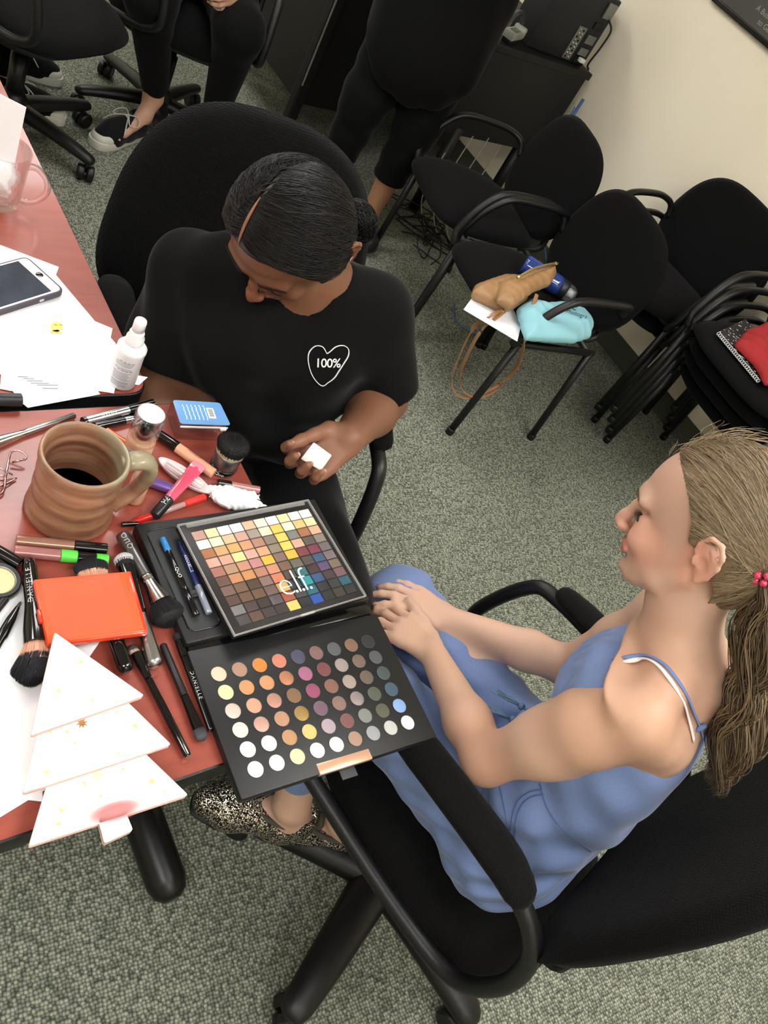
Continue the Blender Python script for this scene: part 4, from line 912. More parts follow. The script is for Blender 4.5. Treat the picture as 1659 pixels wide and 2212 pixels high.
# ---------------------------------------------------------------- the woman in the heart T-shirt
def build_woman():
    O0 = np.array([-.93, .76, 0.]); F = nrm([.955, -.297, 0]); L = np.array([-F[1], F[0], 0.]); U = Zv
    G = lambda f, l, z: O0 + F * f + L * l + U * z
    t = thing('person', 'woman with parted black hair in black T-shirt with white heart, bending over the table corner', 'person', O0)
    inv = T(*(-O0))
    xs = np.arange(-1.13, -.40, .0032); ys = np.arange(.44, 1.16, .0032); zs = np.concatenate([np.arange(.03, .42, .007), np.arange(.42, .66, .004), np.arange(.66, 1.19, .0030)])
    fd = Field(xs, ys, zs)
    trunk = [(.45, .10, -.10, .15), (.52, .13, -.115, .175), (.60, .155, -.105, .178), (.68, .165, -.085, .165), (.76, .168, -.062, .162), (.82, .165, -.042, .155), (.87, .150, -.02, .145), (.905, .130, .0, .115), (.93, .12, .02, .085)]
    fd.loft(O0, F, L, U, trunk, .03, 2.3)
    jl, el, wl = G(.070, .150, .880), np.array([-.768, .955, .735]), np.array([-.668, .812, .757])
    jr, er, wr = G(.040, -.140, .850), np.array([-.880, .580, .660]), np.array([-.74, .600, .570])
    fd.ell(jl, [.052] * 3, None, .03); fd.ell(jr, [.048] * 3, None, .03)
    fd.chain([jl, el], [.050, .040], .03); fd.chain([el, el * .65 + wl * .35, wl], [.042, .041, .0265], .02)
    fd.chain([jr, er], [.048, .042], .03); fd.chain([er, er * .65 + wr * .35, wr], [.043, .041, .026], .02)
    fd.cap(G(.07, .02, .92), jl, .045, .045, .04); fd.cap(G(.06, -.02, .915), jr, .042, .042, .04)
    # head bent down to the table
    h = nrm([.50, -.87, 0]); pit = math.radians(44); Hf = nrm(h * math.cos(pit) - Zv * math.sin(pit)); Hu = nrm(h * math.sin(pit) + Zv * math.cos(pit)); Hl = np.cross(Hu, Hf)
    hc = atd(640, 478, 1.215)             # middle of the skull
    O = hc + Hf * .080 - Hu * .118
    nb = G(.075, .0, .935); nt = hc - Hf * .030 - Hu * .065
    fd.chain([G(.05, 0, .90), nb, nt], [.075, .060, .046], .03)
    P = head(fd, O, Hf, Hl, Hu, 1.0, bs=.78); ear(fd, P, Hf, Hl, Hu, 1); ear(fd, P, Hf, Hl, Hu, -1)
    hl_, hr_ = G(.02, .09, .54), G(.02, -.09, .54); kl, kr = np.array([-.505, .792, .535]), np.array([-.520, .655, .530]); al, ar = np.array([-.60, .83, .11]), np.array([-.62, .62, .11])
    fd.chain([hl_, kl], [.098, .070], .03); fd.chain([hr_, kr], [.098, .070], .03); fd.chain([kl, al], [.062, .038], .02); fd.chain([kr, ar], [.062, .038], .02)
    for a in (al, ar): fd.chain([a, a + np.array([.01, 0, -.05]), a + F * .13 + Zv * -.07], [.04, .036, .028], .02)
    D0 = fd.D.copy()
    # left hand, palm up towards the camera, holding the sponge
    palm_n = nrm([-.35, .45, -.75]); tl = hand(fd, wl, nrm([.10, -.80, -.42]), palm_n, nrm([-.3, -.2, .3]), .98, curl=(.55, .75, .55), spread=.08, thumb_dir=nrm(nrm([.10, -.80, -.42]) * .8 - palm_n * .45), tcurl=.2)
    tr = hand(fd, wr, nrm([.9, .35, -.15]), nrm([0, 0, 1]), nrm([0, 1, 0]), .98, curl=(.3, .5, .4))
    V, Fc = fd.mesh(); V = smoothv(V, Fc, 1, .35); B = [Hf, Hl, Hu]
    C = skincol(V, (118, 80, 59), [])
    for zz, rr in ((.0398, (.02, .0215, .0058)), (.0300, (.018, .020, .0062))): C = ellrule(V, C, P(.011, 0, zz), B, rr, (118, 58, 52), .75, .3)
    for sg in (-1, 1): C = ellrule(V, C, P(.008, .031 * sg, .099), B, (.018, .017, .010), (92, 54, 40), .5, .6)
    C = ellrule(V, C, wl + np.array([.0, -.07, -.03]), np.eye(3), (.08, .09, .05), (148, 104, 82), .6, .5)
    C = ellrule(V, C, P(.02, 0, .065), B, (.02, .02, .02), (150, 92, 66), .5, .8)
    mk('body', (V, Fc), skinB, t, inv, col=C)
    nm = M('nail_plain', (178, 130, 112), .25, coat=.5)
    for p, v in tl:
        u_ = nrm(np.cross(v, np.cross(palm_n, v))); Nf = Field.bounds(p - .012, p + .012, .0012); Nf.ell(p + u_ * .0042 + v * .001, [.0058, .0042, .0028], [v, nrm(np.cross(u_, v)), u_], .001); mk('fingernail', Nf.mesh(), nm, t, inv)
    brows(P, t, inv, (24, 18, 16), w=1.4, cnt=120)
    lm = M('lash_dark', (14, 11, 10), .6)
    for sg in (-1, 1):  # lowered lids: lash line
        C0 = P(-.001, .0305 * sg, .095); vs = []
        arc = [C0 + (Hf * math.cos(a) + Hl * math.sin(a)) * .0138 * math.cos(-.42) + Hu * .0138 * math.sin(-.42) for a in np.linspace(-.75, .85, 12)]; vs.append(tube(arc, .0008, 6))
        for i in range(1, 12):
            o = nrm(arc[i] - C0); vs.append(tube([arc[i], arc[i] + o * .005 - Hu * .0015, arc[i] + o * .009 + Hu * .0005], [.0004, .0003, .0001], 4))
        mk('eyelashes', join(*vs), lm, t, inv)
    for o in t.children:
        pass
    # T-shirt
    X = xs[:, None, None].astype(np.float32); Y = ys[None, :, None].astype(np.float32); Z = zs[None, None, :].astype(np.float32)
    f_ = (X - O0[0]) * F[0] + (Y - O0[1]) * F[1] + 0 * Z; l_ = (X - O0[0]) * L[0] + (Y - O0[1]) * L[1] + 0 * Z; z_ = Z + 0 * f_
    ct = Field(xs, ys, zs)
    ct.loft(O0, F, L, U, [(a, b + .010, c - .009, d + .009) for a, b, c, d in trunk], .03, 2.3)
    ct.ell(G(.115, 0, .66), [.075, .15, .08], [F, L, U], .05); ct.ell(G(.10, .07, .80), [.085, .075, .07], [F, L, U], .04); ct.ell(G(.10, -.07, .80), [.085, .075, .07], [F, L, U], .04)
    sl = jl + nrm(el - jl) * .140; sr = jr + nrm(er - jr) * .135
    ct.chain([jl, sl], [.060, .062], .04); ct.chain([jr, sr], [.056, .058], .04)
    ct.cap(G(.07, .02, .918), jl, .050, .056, .04); ct.cap(G(.06, -.02, .912), jr, .048, .050, .04)
    fold = .0050 * np.sin(z_ * 70 + 26 * l_ + 2 * np.sin(l_ * 22)) * np.exp(-((z_ - .66) / .08) ** 2) + .0030 * np.sin(l_ * 40 + z_ * 55 + 3 * f_ * 20) + .0022 * np.sin(z_ * 110 - l_ * 50 + 4 * np.sin(f_ * 20)) * np.exp(-((z_ - .64) / .07) ** 2)
    Dc = ct.D + fold
    for j_, s_, e_ in ((jl, sl, el), (jr, sr, er)):   # open sleeve ends
        d = nrm(e_ - j_); q = (X - s_[0]) * d[0] + (Y - s_[1]) * d[1] + (Z - s_[2]) * d[2] - .008
        rad = np.sqrt((X - s_[0]) ** 2 + (Y - s_[1]) ** 2 + (Z - s_[2]) ** 2) - .12
        Dc = np.maximum(Dc, np.where(rad < 0, q, -1))
    # round neckline
    nk = Field(xs, ys, zs); nk.cap(nb - (nt - nb) * .15, nt, .068, .10, .01); Dc = np.maximum(Dc, -nk.D)
    Dc = np.maximum(Dc, .47 - z_)
    V2, F2 = ct.mesh(Dc); V2 = smoothv(V2, F2, 2, .5)
    tee = fabric('black_cotton', (5, 5, 6), 900, rough=.9, strength=.15, sheen=.06, dist=.0003, var=.1)
    sh = mk('tshirt', (V2, F2), tee, t, inv)
    # trousers
    pt = Field(xs, ys, zs); pt.chain([hl_, kl], [.105, .077], .03); pt.chain([hr_, kr], [.105, .077], .03); pt.chain([kl, al + Zv * .03], [.070, .052], .02); pt.chain([kr, ar + Zv * .03], [.070, .052], .02); pt.ell(G(0, 0, .53), [.12, .185, .09], [F, L, U], .03)
    V3, F3 = pt.mesh(pt.D + .002 * np.sin(z_ * 60 + f_ * 40)); mk('trousers', (smoothv(V3, F3, 1), F3), fabric('black_twill', (5, 5, 6), 800, strength=.2, dist=.0003), t, inv)
    for a in (al, ar):
        q = Field.bounds(a + np.array([-.1, -.12, -.11]), a + np.array([.2, .1, .03]), .005); q.chain([a + Zv * -.045, a + F * .14 + Zv * -.065], [.045, .038], .02); q.D = np.maximum(q.D, .004 - q.ax[2][None, None, :]); q.D = np.maximum(q.D, q.ax[2][None, None, :] - .10)
        mk('shoe', q.mesh(), M('plain_black_shoe', (18, 18, 19), .5), t, inv)
    # heart print with 100%: laid onto the shirt from its own drawing plane
    bv = BVHTree.FromPolygons(V2.tolist(), F2.tolist())
    white = M('white_print', (228, 228, 228), .7)
    c0 = Vector(CAM.tolist()); loc, nn, _, _ = bv.ray_cast(c0, Vector(ray(709, 788).tolist())); hcn = np.array(loc); n_ = nrm(np.array(nn) * .4 + nrm(CAM - hcn) * .6)
    ux = nrm(at(760, 788, hcn[2]) - at(709, 788, hcn[2])); pu = ray(709, 740) - ray(709, 788); 
    e1 = nrm(ray(760, 790) - ray(709, 788)); e1 = nrm(e1 - e1.dot(n_) * n_); e2 = np.cross(n_, e1)
    dist = np.linalg.norm(hcn - CAM); sc = dist / FPX
    def drop(x, y, d=.0012):
        p = hcn + e1 * x * sc + e2 * y * sc; l_, m_, _, _ = bv.ray_cast(Vector((p + n_ * .05).tolist()), Vector((-n_).tolist()))
        return (np.array(l_) + np.array(m_) * d) if l_ is not None else p
    hp = [(-4, 24), (-14, 38), (-30, 39), (-42, 26), (-43, 6), (-36, -18), (-24, -36), (-10, -46), (2, -38), (14, -28), (24, -12), (34, 4), (43, 20), (42, 34), (30, 41), (14, 38), (2, 28)]
    hp = [(x, y) for x, y in hp]; cl = catmull([(x, y, 0) for x, y in hp + [hp[0]]], 6)
    mk('heart_print', tube([drop(q[0], q[1]) for q in cl], .0011, 6, flat=.5), white, sh, inv)
    tv, tf_ = text('100%', 27, .2, spacing=.92, off=.25); mk('hundred_percent_print', ([drop(x - 1, y + 3, .0012 + .0003 * (z > 0)) for x, y, z in tv], tf_), white, sh, inv, smooth=False)
    # hair ---------------------------------------------------------------
    hb = [Hf, Hl, Hu]; hcc = P(-.066, 0, .116); hr = np.array([.0900, .0850, .1040])
    hf = Field.bounds(hcc - .16, hcc + .16, .0032); hf.ell(hcc, hr * .985, hb, .01)
    bun = P(-.150, .050, .065); hf.ell(bun, [.022, .026, .034], hb, .02)
    Xs, Ys, Zs = [hf.ax[0][:, None, None] - O[0], hf.ax[1][None, :, None] - O[1], hf.ax[2][None, None, :] - O[2]]
    ff = Xs * Hf[0] + Ys * Hf[1] + Zs * Hf[2]; ll = Xs * Hl[0] + Ys * Hl[1] + Zs * Hl[2]; uu = Xs * Hu[0] + Ys * Hu[1] + Zs * Hu[2]
    lim = hairline(uu + .010, ll) * .72 + .012
    lp = .020   # parting a little to her right of centre
    part = np.maximum(np.abs(ll + lp) - .0013, -(ff + .050)); part = np.maximum(part, -(uu - .14))
    hf.D = np.maximum(hf.D, ff - lim)
    V4, F4 = hf.mesh(); blk = M('hair_black', (10, 8, 8), .42, bump=(200, .3)); ho = mk('hair', (smoothv(V4, F4, 1), F4), blk, t, inv)
    scalp = []
    for f in np.linspace(.006, -.048, 16):
        l0 = -lp; q = (np.array([f, l0, 0]) + np.array([.066, 0, 0])) / hr; u = math.sqrt(max(0, 1 - q[0] ** 2 - q[1] ** 2)) * hr[2] + .116; scalp.append(P(f, l0, u) + Hu * .0008)
    mk('hair_parting', tube(scalp, [.0012, .0022, .0022, .0018, .0006], 8, flat=.5, up=Hu), M('scalp_skin', (146, 100, 76), .6), ho, inv)
    r_ = np.random.default_rng(4); N = 6000; sgn = r_.choice([-1, 1], N)
    f0 = r_.uniform(-.13, .002, N); l0 = -lp + sgn * r_.uniform(.003, .006, N); q = np.stack([f0 + .066, l0, np.zeros(N)], 1) / hr; q[:, 2] = np.sqrt(np.clip(1 - q[:, 0] ** 2 - q[:, 1] ** 2, .0, 1))
    # also front hairline roots swept back
    bd = np.linalg.inv(np.array(hb).T) @ (bun - hcc) / hr; bd /= np.linalg.norm(bd)
    mid = np.stack([np.clip(f0 + .05, -.06, .05) / .1, sgn * .92, r_.uniform(-.3, .35, N)], 1); mid /= np.linalg.norm(mid, axis=1, keepdims=True)
    # path: part -> side of head -> bun, quadratic on the sphere
    tt = np.linspace(0, 1, 14)[None, :, None]; w = r_.uniform(.35, .95, (N, 1, 1)); end = bd + r_.normal(size=(N, 3)) * .10
    pth = (1 - tt) ** 2 * q[:, None] + 2 * tt * (1 - tt) * (mid * w[:, 0] + q * (1 - w[:, 0]) )[:, None] * 1.15 + tt ** 2 * end[:, None]
    pth /= np.linalg.norm(pth, axis=2, keepdims=True); lf = r_.uniform(.0, .045, (N, 1, 1)) * np.minimum(1, tt * 6) + .025 * np.sin(tt * 9 + r_.uniform(0, 6, (N, 1, 1))) * tt
    pw = hcc + (pth * hr * (1 + lf)) @ np.array(hb)
    # drop strands over the face
    loc = (pw - O) @ np.array(hb).T; ok = (loc[:, :, 0] < hairline(loc[:, :, 2], loc[:, :, 1]) * .72 + .020).all(1)
    for i, (c, ro) in enumerate((((11, 9, 9), .45), ((17, 14, 14), .48), ((28, 24, 22), .5))):
        s_ = ok & (r_.integers(0, 3, N) == i) if i < 2 else ok & (r_.random(N) < .12); mk('scalp_hair', hairs(pw[s_], r_.uniform(.00035, .0007, s_.sum())), M('hair_black_%d' % i, c, ro, spec=.4), ho, inv)
    q0 = r_.normal(size=(500, 3)); q0 /= np.linalg.norm(q0, axis=1, keepdims=True); ax_ = r_.normal(size=(500, 3)); ax_ -= (ax_ * q0).sum(1, keepdims=True) * q0; ax_ /= np.linalg.norm(ax_, axis=1, keepdims=True)
    tb = np.linspace(-1.1, 1.1, 12)[None, :, None]; bp = bun + ((np.cos(tb) * q0[:, None] + np.sin(tb) * ax_[:, None]) * np.array([.024, .028, .036]) * r_.uniform(.98, 1.12, (500, 1, 1))) @ np.array(hb)
    mk('hair_bun', hairs(bp, r_.uniform(.0004, .0008, 500)), MATS['hair_black_0'], ho, inv)
    mk('ear_mask_loop', tube(catmull([P(-.088, .079, .075), P(-.104, .080, .088), P(-.108, .080, .105), P(-.098, .079, .120)], 5), .0022, 6), M('pink_loop', (214, 160, 170), .6), t, inv)
    # makeup sponge held in the fingers
    sp = atd(683, 985, 1.300)
    d = tag(mk('makeup_sponge', prism([(-.019, -.015), (.017, -.017), (.021, .012), (-.013, .017)], -.009, .011, .002), M('sponge_white', (236, 234, 230), .9, bump=(900, .3)), None, frame(sp, nrm(ray(712, 1000) - ray(683, 985)), nrm(CAM - sp)), ang=40), 'white wedge makeup sponge held in the fingers of the woman', 'sponge')
    return t
woman = build_woman()
# ---------------------------------------------------------------- standing person in black, seated person in sneakers, third sneaker
blackcloth = fabric('black_jersey', (6, 6, 7), 700, rough=.92, strength=.2, sheen=.05, dist=.0004, var=.1)
def plain_person(label, base, F, J, hair, skin, cloth, lr=(.088, .062, .034), name='person', h=.007, extra=None, bounds=None):
    """J: dict of joints in local (forward, left, up); one body surface, clothes as children"""
    F = nrm(F); L = np.array([-F[1], F[0], 0.]); B0 = np.array(base, float); G = lambda q: B0 + F * q[0] + L * q[1] + Zv * q[2]
    t = thing(name, label, 'person', B0); inv = T(*(-B0))
    pts = np.array([G(q) for v in J.values() for q in (v if isinstance(v[0], (tuple, list)) else [v])])
    lo, hi = pts.min(0) - .17, pts.max(0) + .17; fd = Field.bounds(lo, hi, h)
    J = {k: ([G(q) for q in v] if isinstance(v[0], (tuple, list)) else G(v)) for k, v in J.items()}
    fd.chain(J['spine'], [.125, .12, .115, .06], .05, sq=(L, 1.25))
    fd.chain([J['spine'][-1], J['head'] + Zv * -.07], [.055, .05], .03)
    fd.ell(J['head'], [.092, .072, .11], [F, L, Zv], .02); fd.ell(J['head'] + F * .03 - Zv * .06, [.055, .05, .06], [F, L, Zv], .03); fd.cap(J['head'] + F * .092 + Zv * .01, J['head'] + F * .105 - Zv * .03, .009, .012, .015)
    for sgn in ('l', 'r'):
        fd.chain(J['arm' + sgn], [.052, .042, .028], .03); fd.chain(J['leg' + sgn], list(lr), .04)
        a = J['leg' + sgn][-1]; fd.chain([a, a + nrm((J['toe' + sgn] - a) * np.array([1, 1, 0])) * .03 + Zv * -.065, J['toe' + sgn] + Zv * -.01], [.031, .026, .018], .02)
        w = J['arm' + sgn][-1]; e = J['arm' + sgn][-2]; hand(fd, w, nrm(w - e), nrm(L * (1 if sgn == 'l' else -1) + Zv * .3), F, 1.0)
    D0 = fd.D.copy(); V, Fc = fd.mesh(); mk('body', (smoothv(V, Fc, 1), Fc), skin, t, inv)
    return t, inv, F, L, G, J, fd, D0
# standing person, seen from the hips down
skP = M('skin_plain', (176, 128, 98), .5, sss=.05)
J = dict(spine=[(0, 0, .93), (0.0, 0, 1.10), (.01, 0, 1.28), (0, 0, 1.43)], head=(.03, 0, 1.60), arml=[(0, .20, 1.37), (.03, .26, 1.14), (.20, .10, 1.22)], armr=[(0, -.20, 1.37), (.03, -.26, 1.14), (.20, -.10, 1.25)],
         legl=[(0, .095, .90), (.02, .10, .49), (-.02, .10, .09)], legr=[(0, -.095, .90), (.03, -.105, .49), (-.01, -.11, .09)], toel=(.13, .12, .035), toer=(.14, -.13, .035))
t, inv, F, L, G_, JJ, fd, D0 = plain_person('person standing in black top and cropped black trousers beside the black desk', (-2.36, 2.10, 0), [.83, -.55, 0], J, None, skP, blackcloth)
ax = fd.ax; z_ = ax[2][None, None, :] + 0 * D0; lx = (ax[0][:, None, None] - (-2.36)) * L[0] + (ax[1][None, :, None] - 2.10) * L[1] + 0 * z_; fx = (ax[0][:, None, None] - (-2.36)) * F[0] + (ax[1][None, :, None] - 2.10) * F[1] + 0 * z_
pf = Field(*ax); pf.chain(JJ['legl'][:2] + [JJ['legl'][1] * .45 + JJ['legl'][2] * .55], [.108, .082, .066], .04); pf.chain(JJ['legr'][:2] + [JJ['legr'][1] * .45 + JJ['legr'][2] * .55], [.108, .082, .066], .04); pf.ell(G_((0, 0, .92)), [.13, .18, .12], [F, L, Zv], .04)
D = np.maximum(pf.D + .002 * np.sin(z_ * 70), .245 - z_); v, f = pf.mesh(D); mk('trousers', (smoothv(v, f, 1), f), blackcloth, t, inv)
tf = Field(*ax); tf.chain([JJ['spine'][0] + Zv * -.08] + JJ['spine'][:3], [.160, .150, .142, .135], .05, sq=(L, 1.32)); tf.chain(JJ['arml'][:2], [.066, .062], .03); tf.chain(JJ['armr'][:2], [.066, .062], .03); tf.ell(G_((0.02, 0, .72)), [.160, .215, .22], [F, L, Zv], .06)
D = np.maximum(tf.D + .004 * np.sin(lx * 55 + z_ * 18), (.70 - .16 * np.clip(fx / .14, -1, 1) + 1.2 * lx * lx) - z_); D = np.maximum(D, z_ - 1.41); v, f = tf.mesh(D); mk('long_top', (smoothv(v, f, 2), f), blackcloth, t, inv)
hf = Field(*ax); hf.ell(JJ['head'] - F * .012 + Zv * .02, [.102, .086, .112], [F, L, Zv], .02); fx2 = fx - .055; D = np.maximum(hf.D, np.minimum(fx2, .2) - .0 * z_ - (z_ - 1.62) * 1.0); v, f = hf.mesh(D); mk('hair', (smoothv(v, f, 2), f), M('hair_dark_brown', (34, 24, 18), .5, bump=(200, .4)), t, inv)
for q in ('toel', 'toer'):
    a = JJ['leg' + q[-1]][-1]; sf = Field.bounds(np.minimum(a, JJ[q]) - .09, np.maximum(a, JJ[q]) + .09, .006); sf.chain([a + Zv * -.045, JJ[q] + Zv * .008], [.047, .04], .02); sf.D = np.maximum(sf.D, .003 - sf.ax[2][None, None, :]); sf.D = np.maximum(sf.D, sf.ax[2][None, None, :] - .075)
    mk('shoe', sf.mesh(), MATS['plain_black_shoe'], t, inv)
# ---- sneakers
def sneaker(heel, toe, z0, parent, inv, ln=.26):
    heel = np.array(heel, float); toe = np.array(toe, float); dv = nrm(np.append(toe - heel, 0)); sd = np.cross(Zv, dv); c = lambda a, b, z: np.append(heel, z0) + dv * a + sd * b + Zv * z
    sf = Field.bounds(c(.12, 0, .04) - .19, c(.12, 0, .04) + .19, .004)
    sf.chain([c(.035, 0, .035), c(.11, 0, .035), c(.175, .004, .032), c(.215, .004, .028)], [.034, .036, .042, .036], .02); sf.ell(c(.04, 0, .065), [.042, .035, .045], [dv, sd, Zv], .02); sf.ell(c(.12, 0, .05), [.075, .032, .042], [dv, sd, Zv], .03)
    sf.D = np.maximum(sf.D, z0 + .012 - sf.ax[2][None, None, :]); sf.ell(c(.045, 0, .115), [.042, .026, .045], [dv, sd, Zv], .006, 's')
    s = mk('sneaker', sf.mesh(), fabric('black_canvas', (20, 20, 22), 900, strength=.3, dist=.0004), parent, inv)
    wr = M('white_rubber', (206, 204, 194), .45)
    P = roundpoly([(-.008, -.030), (.10, -.033), (.19, -.044), (.258, -.030), (.258, .036), (.19, .050), (.10, .036), (-.008, .030)], [.02, .05, .05, .035, .035, .05, .05, .02], 6)
    m = np.eye(4); m[:3, 0] = dv; m[:3, 1] = sd; m[:3, 2] = Zv; m[:3, 3] = c(0, 0, 0)
    mk('rubber_sole', prism(P, .001, .030, .004), wr, s, inv @ m, ang=40)
    tc = Field.bounds(c(.215, .004, .03) - .06, c(.215, .004, .03) + .06, .003); tc.ell(c(.205, .004, .032), [.050, .041, .030], [dv, sd, Zv], .01); q = (tc.ax[0][:, None, None] - c(.195, 0, 0)[0]) * dv[0] + (tc.ax[1][None, :, None] - c(.195, 0, 0)[1]) * dv[1]; tc.D = np.maximum(tc.D, -q); tc.D = np.maximum(tc.D, z0 + .012 - tc.ax[2][None, None, :])
    mk('toe_cap', tc.mesh(), wr, s, inv)
    lc = M('shoelace', (190, 190, 182), .7); vs = []
    for i in range(5):
        a = .105 + i * .017; z = .092 - i * .0060; vs.append(tube(catmull([c(a, -.026, z - .014), c(a + .004, -.012, z), c(a + .010, .012, z), c(a + .012, .026, z - .014)], 4), .0028, 6, flat=.6))
    for sx in (-1, 1):
        vs.append(tube(catmull([c(.10, 0, .096), c(.085, .03 * sx, .100), c(.105, .052 * sx, .085), c(.13, .036 * sx, .083), c(.105, .004, .097)], 5), .0022, 6)); vs.append(tube(catmull([c(.10, 0, .097), c(.14, .03 * sx, .085), c(.165, .05 * sx, .06)], 5), .0022, 6))
    mk('laces', join(*vs), lc, s, inv)
    return s
J = dict(spine=[(0, 0, .56), (.02, 0, .72), (.05, 0, .92), (.06, 0, 1.02)], head=(.10, 0, 1.18), arml=[(.05, .18, .96), (.10, .22, .72), (.30, .12, .64)], armr=[(.05, -.18, .96), (.10, -.22, .72), (.30, -.10, .64)],
         legl=[(.02, .09, .55), (.34, .15, .53), (.36, .17, .13)], legr=[(.02, -.09, .55), (.36, -.13, .52), (.30, -.12, .13)], toel=(.50, .19, .06), toer=(.44, -.16, .06))
Fp = [.906, -.423, 0]; SB = np.array([-2.93, 1.55, 0])
# place feet where the floor shows them
Fn = nrm(Fp); Ln = np.array([-Fn[1], Fn[0], 0]); toL = lambda p: (float((np.array(p) - SB).dot(Fn)), float((np.array(p) - SB).dot(Ln)), float(p[2]))
J['legr'][2] = toL((-2.755, 1.425, .15)); J['toer'] = toL((-2.64, 1.275, .05)); J['legl'][2] = toL((-2.665, 1.62, .14)); J['toel'] = toL((-2.58, 1.60, .05))
t2, inv2, F, L, G_, JJ, fd, D0 = plain_person('person seated in black trousers with white-toed black sneakers, at the top edge', SB, Fp, J, None, M('skin_plain2', (205, 160, 135), .5), blackcloth)
ax = fd.ax; z_ = ax[2][None, None, :] + 0 * D0
pf = Field(*ax)
for s_ in 'lr': 
    g = JJ['leg' + s_]; pf.chain([g[0], g[1], g[1] * .08 + g[2] * .92 + Zv * .02], [.100, .078, .046], .04)
pf.ell(G_((0, 0, .55)), [.12, .18, .11], [F, L, Zv], .04); D = np.maximum(pf.D, .135 - z_); v, f = pf.mesh(D); mk('trousers', (smoothv(v, f, 1), f), blackcloth, t2, inv2)
tf = Field(*ax); tf.chain(JJ['spine'][:3] , [.142, .135, .128], .05, sq=(L, 1.3)); [tf.chain(JJ['arm' + s_][:2], [.064, .058], .03) for s_ in 'lr']; D = np.maximum(tf.D, z_ - 1.0); D = np.maximum(D, .54 - z_); v, f = tf.mesh(D)
mk('patterned_shirt', (smoothv(v, f, 2), f), M('patterned_cloth', (176, 172, 196), .85, var=(55, .6)), t2, inv2)
hf = Field(*ax); hf.ell(JJ['head'] - F * .015 + Zv * .02, [.100, .085, .112], [F, L, Zv], .02); q = (ax[0][:, None, None] - JJ['head'][0]) * F[0] + (ax[1][None, :, None] - JJ['head'][1]) * F[1]; D = np.maximum(hf.D, q - .045 - (z_ - JJ['head'][2]) * .6); v, f = hf.mesh(D); mk('hair', (smoothv(v, f, 2), f), MATS['hair_dark_brown'], t2, inv2)
def away(a, b, n): a = np.array(a[:2]); b = np.array(b[:2]); d = (b - a) / np.linalg.norm(b - a); return a - d * n, b + d * n
h_ = np.array([-2.755, 1.420]); tt_ = np.array([-2.645, 1.215]); d_ = (tt_ - h_) / np.linalg.norm(tt_ - h_); sneaker(h_, h_ + d_ * .2, .0, t2, inv2)
h_ = np.array([-2.715, 1.625]); sneaker(h_, h_ + np.array([.95, .05]) * .2, .0, t2, inv2)
# the third visible sneaker: a person mostly cut off by the left edge
SB3 = np.array([-2.98, .72, 0]); J = dict(spine=[(0, 0, .56), (.0, 0, .74), (-.02, 0, .92), (-.02, 0, 1.02)], head=(.0, 0, 1.18), arml=[(-.02, .18, .96), (.02, .22, .72), (.2, .16, .62)], armr=[(-.02, -.18, .96), (.02, -.22, .72), (.2, -.16, .62)],
         legl=[(.02, .09, .55), (.36, .12, .52), (.30, .14, .12)], legr=[(.02, -.09, .55), (.36, -.10, .52), (.30, -.10, .12)], toel=(.42, .18, .05), toer=(.42, -.10, .05))
l_chair.location = (-2.66, .93, 0)
def lone_foot():
    t = thing('person', 'person almost hidden at the left edge, one white-toed sneaker beside the chair base', 'person', (-2.93, 1.04, 0)); inv = T(2.93, -1.04, 0)
    F = nrm([.25, .97, 0]); L = np.array([-F[1], F[0], 0.]); B0 = np.array([-3.02, .62, 0]); G = lambda f, l, z: B0 + F * f + L * l + Zv * z
    fd = Field.bounds(G(.2, 0, .6) - np.array([.45, .55, .6]), G(.2, 0, .6) + np.array([.45, .55, .75]), .008)
    def chains(q, e):
        q.chain([G(0, 0, .57), G(-.02, 0, .75), G(-.02, 0, .95)], [.12 + e, .115 + e, .11 + e], .05, sq=(L, 1.25))
    chains(fd, 0)
    for s in (-1, 1): fd.chain([G(.0, .09 * s, .55), G(.36, .11 * s, .52), G(.36, .12 * s, .11)], [.085, .06, .035], .04); fd.chain([G(.36, .12 * s, .11), G(.38, .12 * s, .06), G(.48, .13 * s, .045)], [.035, .034, .026], .02); fd.chain([G(-.02, .18 * s, .96), G(.0, .23 * s, .72), G(.2, .15 * s, .62)], [.05, .04, .026], .03); hand(fd, G(.2, .15 * s, .62), F, Zv, L * -s)
    fd.chain([G(-.02, 0, .98), G(0, 0, 1.12)], [.055, .05], .03); fd.ell(G(0, 0, 1.20), [.09, .072, .11], [F, L, Zv], .02); fd.cap(G(.09, 0, 1.2), G(.10, 0, 1.17), .009, .012, .015)
    v, f = fd.mesh(); mk('body', (smoothv(v, f, 1), f), MATS['skin_plain2'], t, inv)
    pf = Field(*fd.ax); [pf.chain([G(.0, .09 * s, .55), G(.36, .11 * s, .52), G(.36, .12 * s, .15)], [.10, .076, .055], .04) for s in (-1, 1)]; v, f = pf.mesh(); mk('trousers', (smoothv(v, f, 1), f), blackcloth, t, inv)
    tf = Field(*fd.ax); chains(tf, .02); [tf.chain([G(-.02, .18 * s, .96), G(.0, .23 * s, .74)], [.062, .056], .04) for s in (-1, 1)]; v, f = tf.mesh(); mk('shirt', (smoothv(v, f, 2), f), blackcloth, t, inv)
    hf = Field(*fd.ax); hf.ell(G(-.02, 0, 1.22), [.10, .085, .112], [F, L, Zv]); q = (hf.ax[0][:, None, None] - G(0, 0, 0)[0]) * F[0] + (hf.ax[1][None, :, None] - G(0, 0, 0)[1]) * F[1]; v, f = hf.mesh(np.maximum(hf.D, q - .04 - 0 * hf.D)); mk('hair', (smoothv(v, f, 1), f), MATS['hair_dark_brown'], t, inv)
    for s in (-1, 1): a = G(.315, .12 * s, 0)[:2]; sneaker(a, a + F[:2] * .2 + L[:2] * .01 * s, 0, t, inv)
lone_foot()
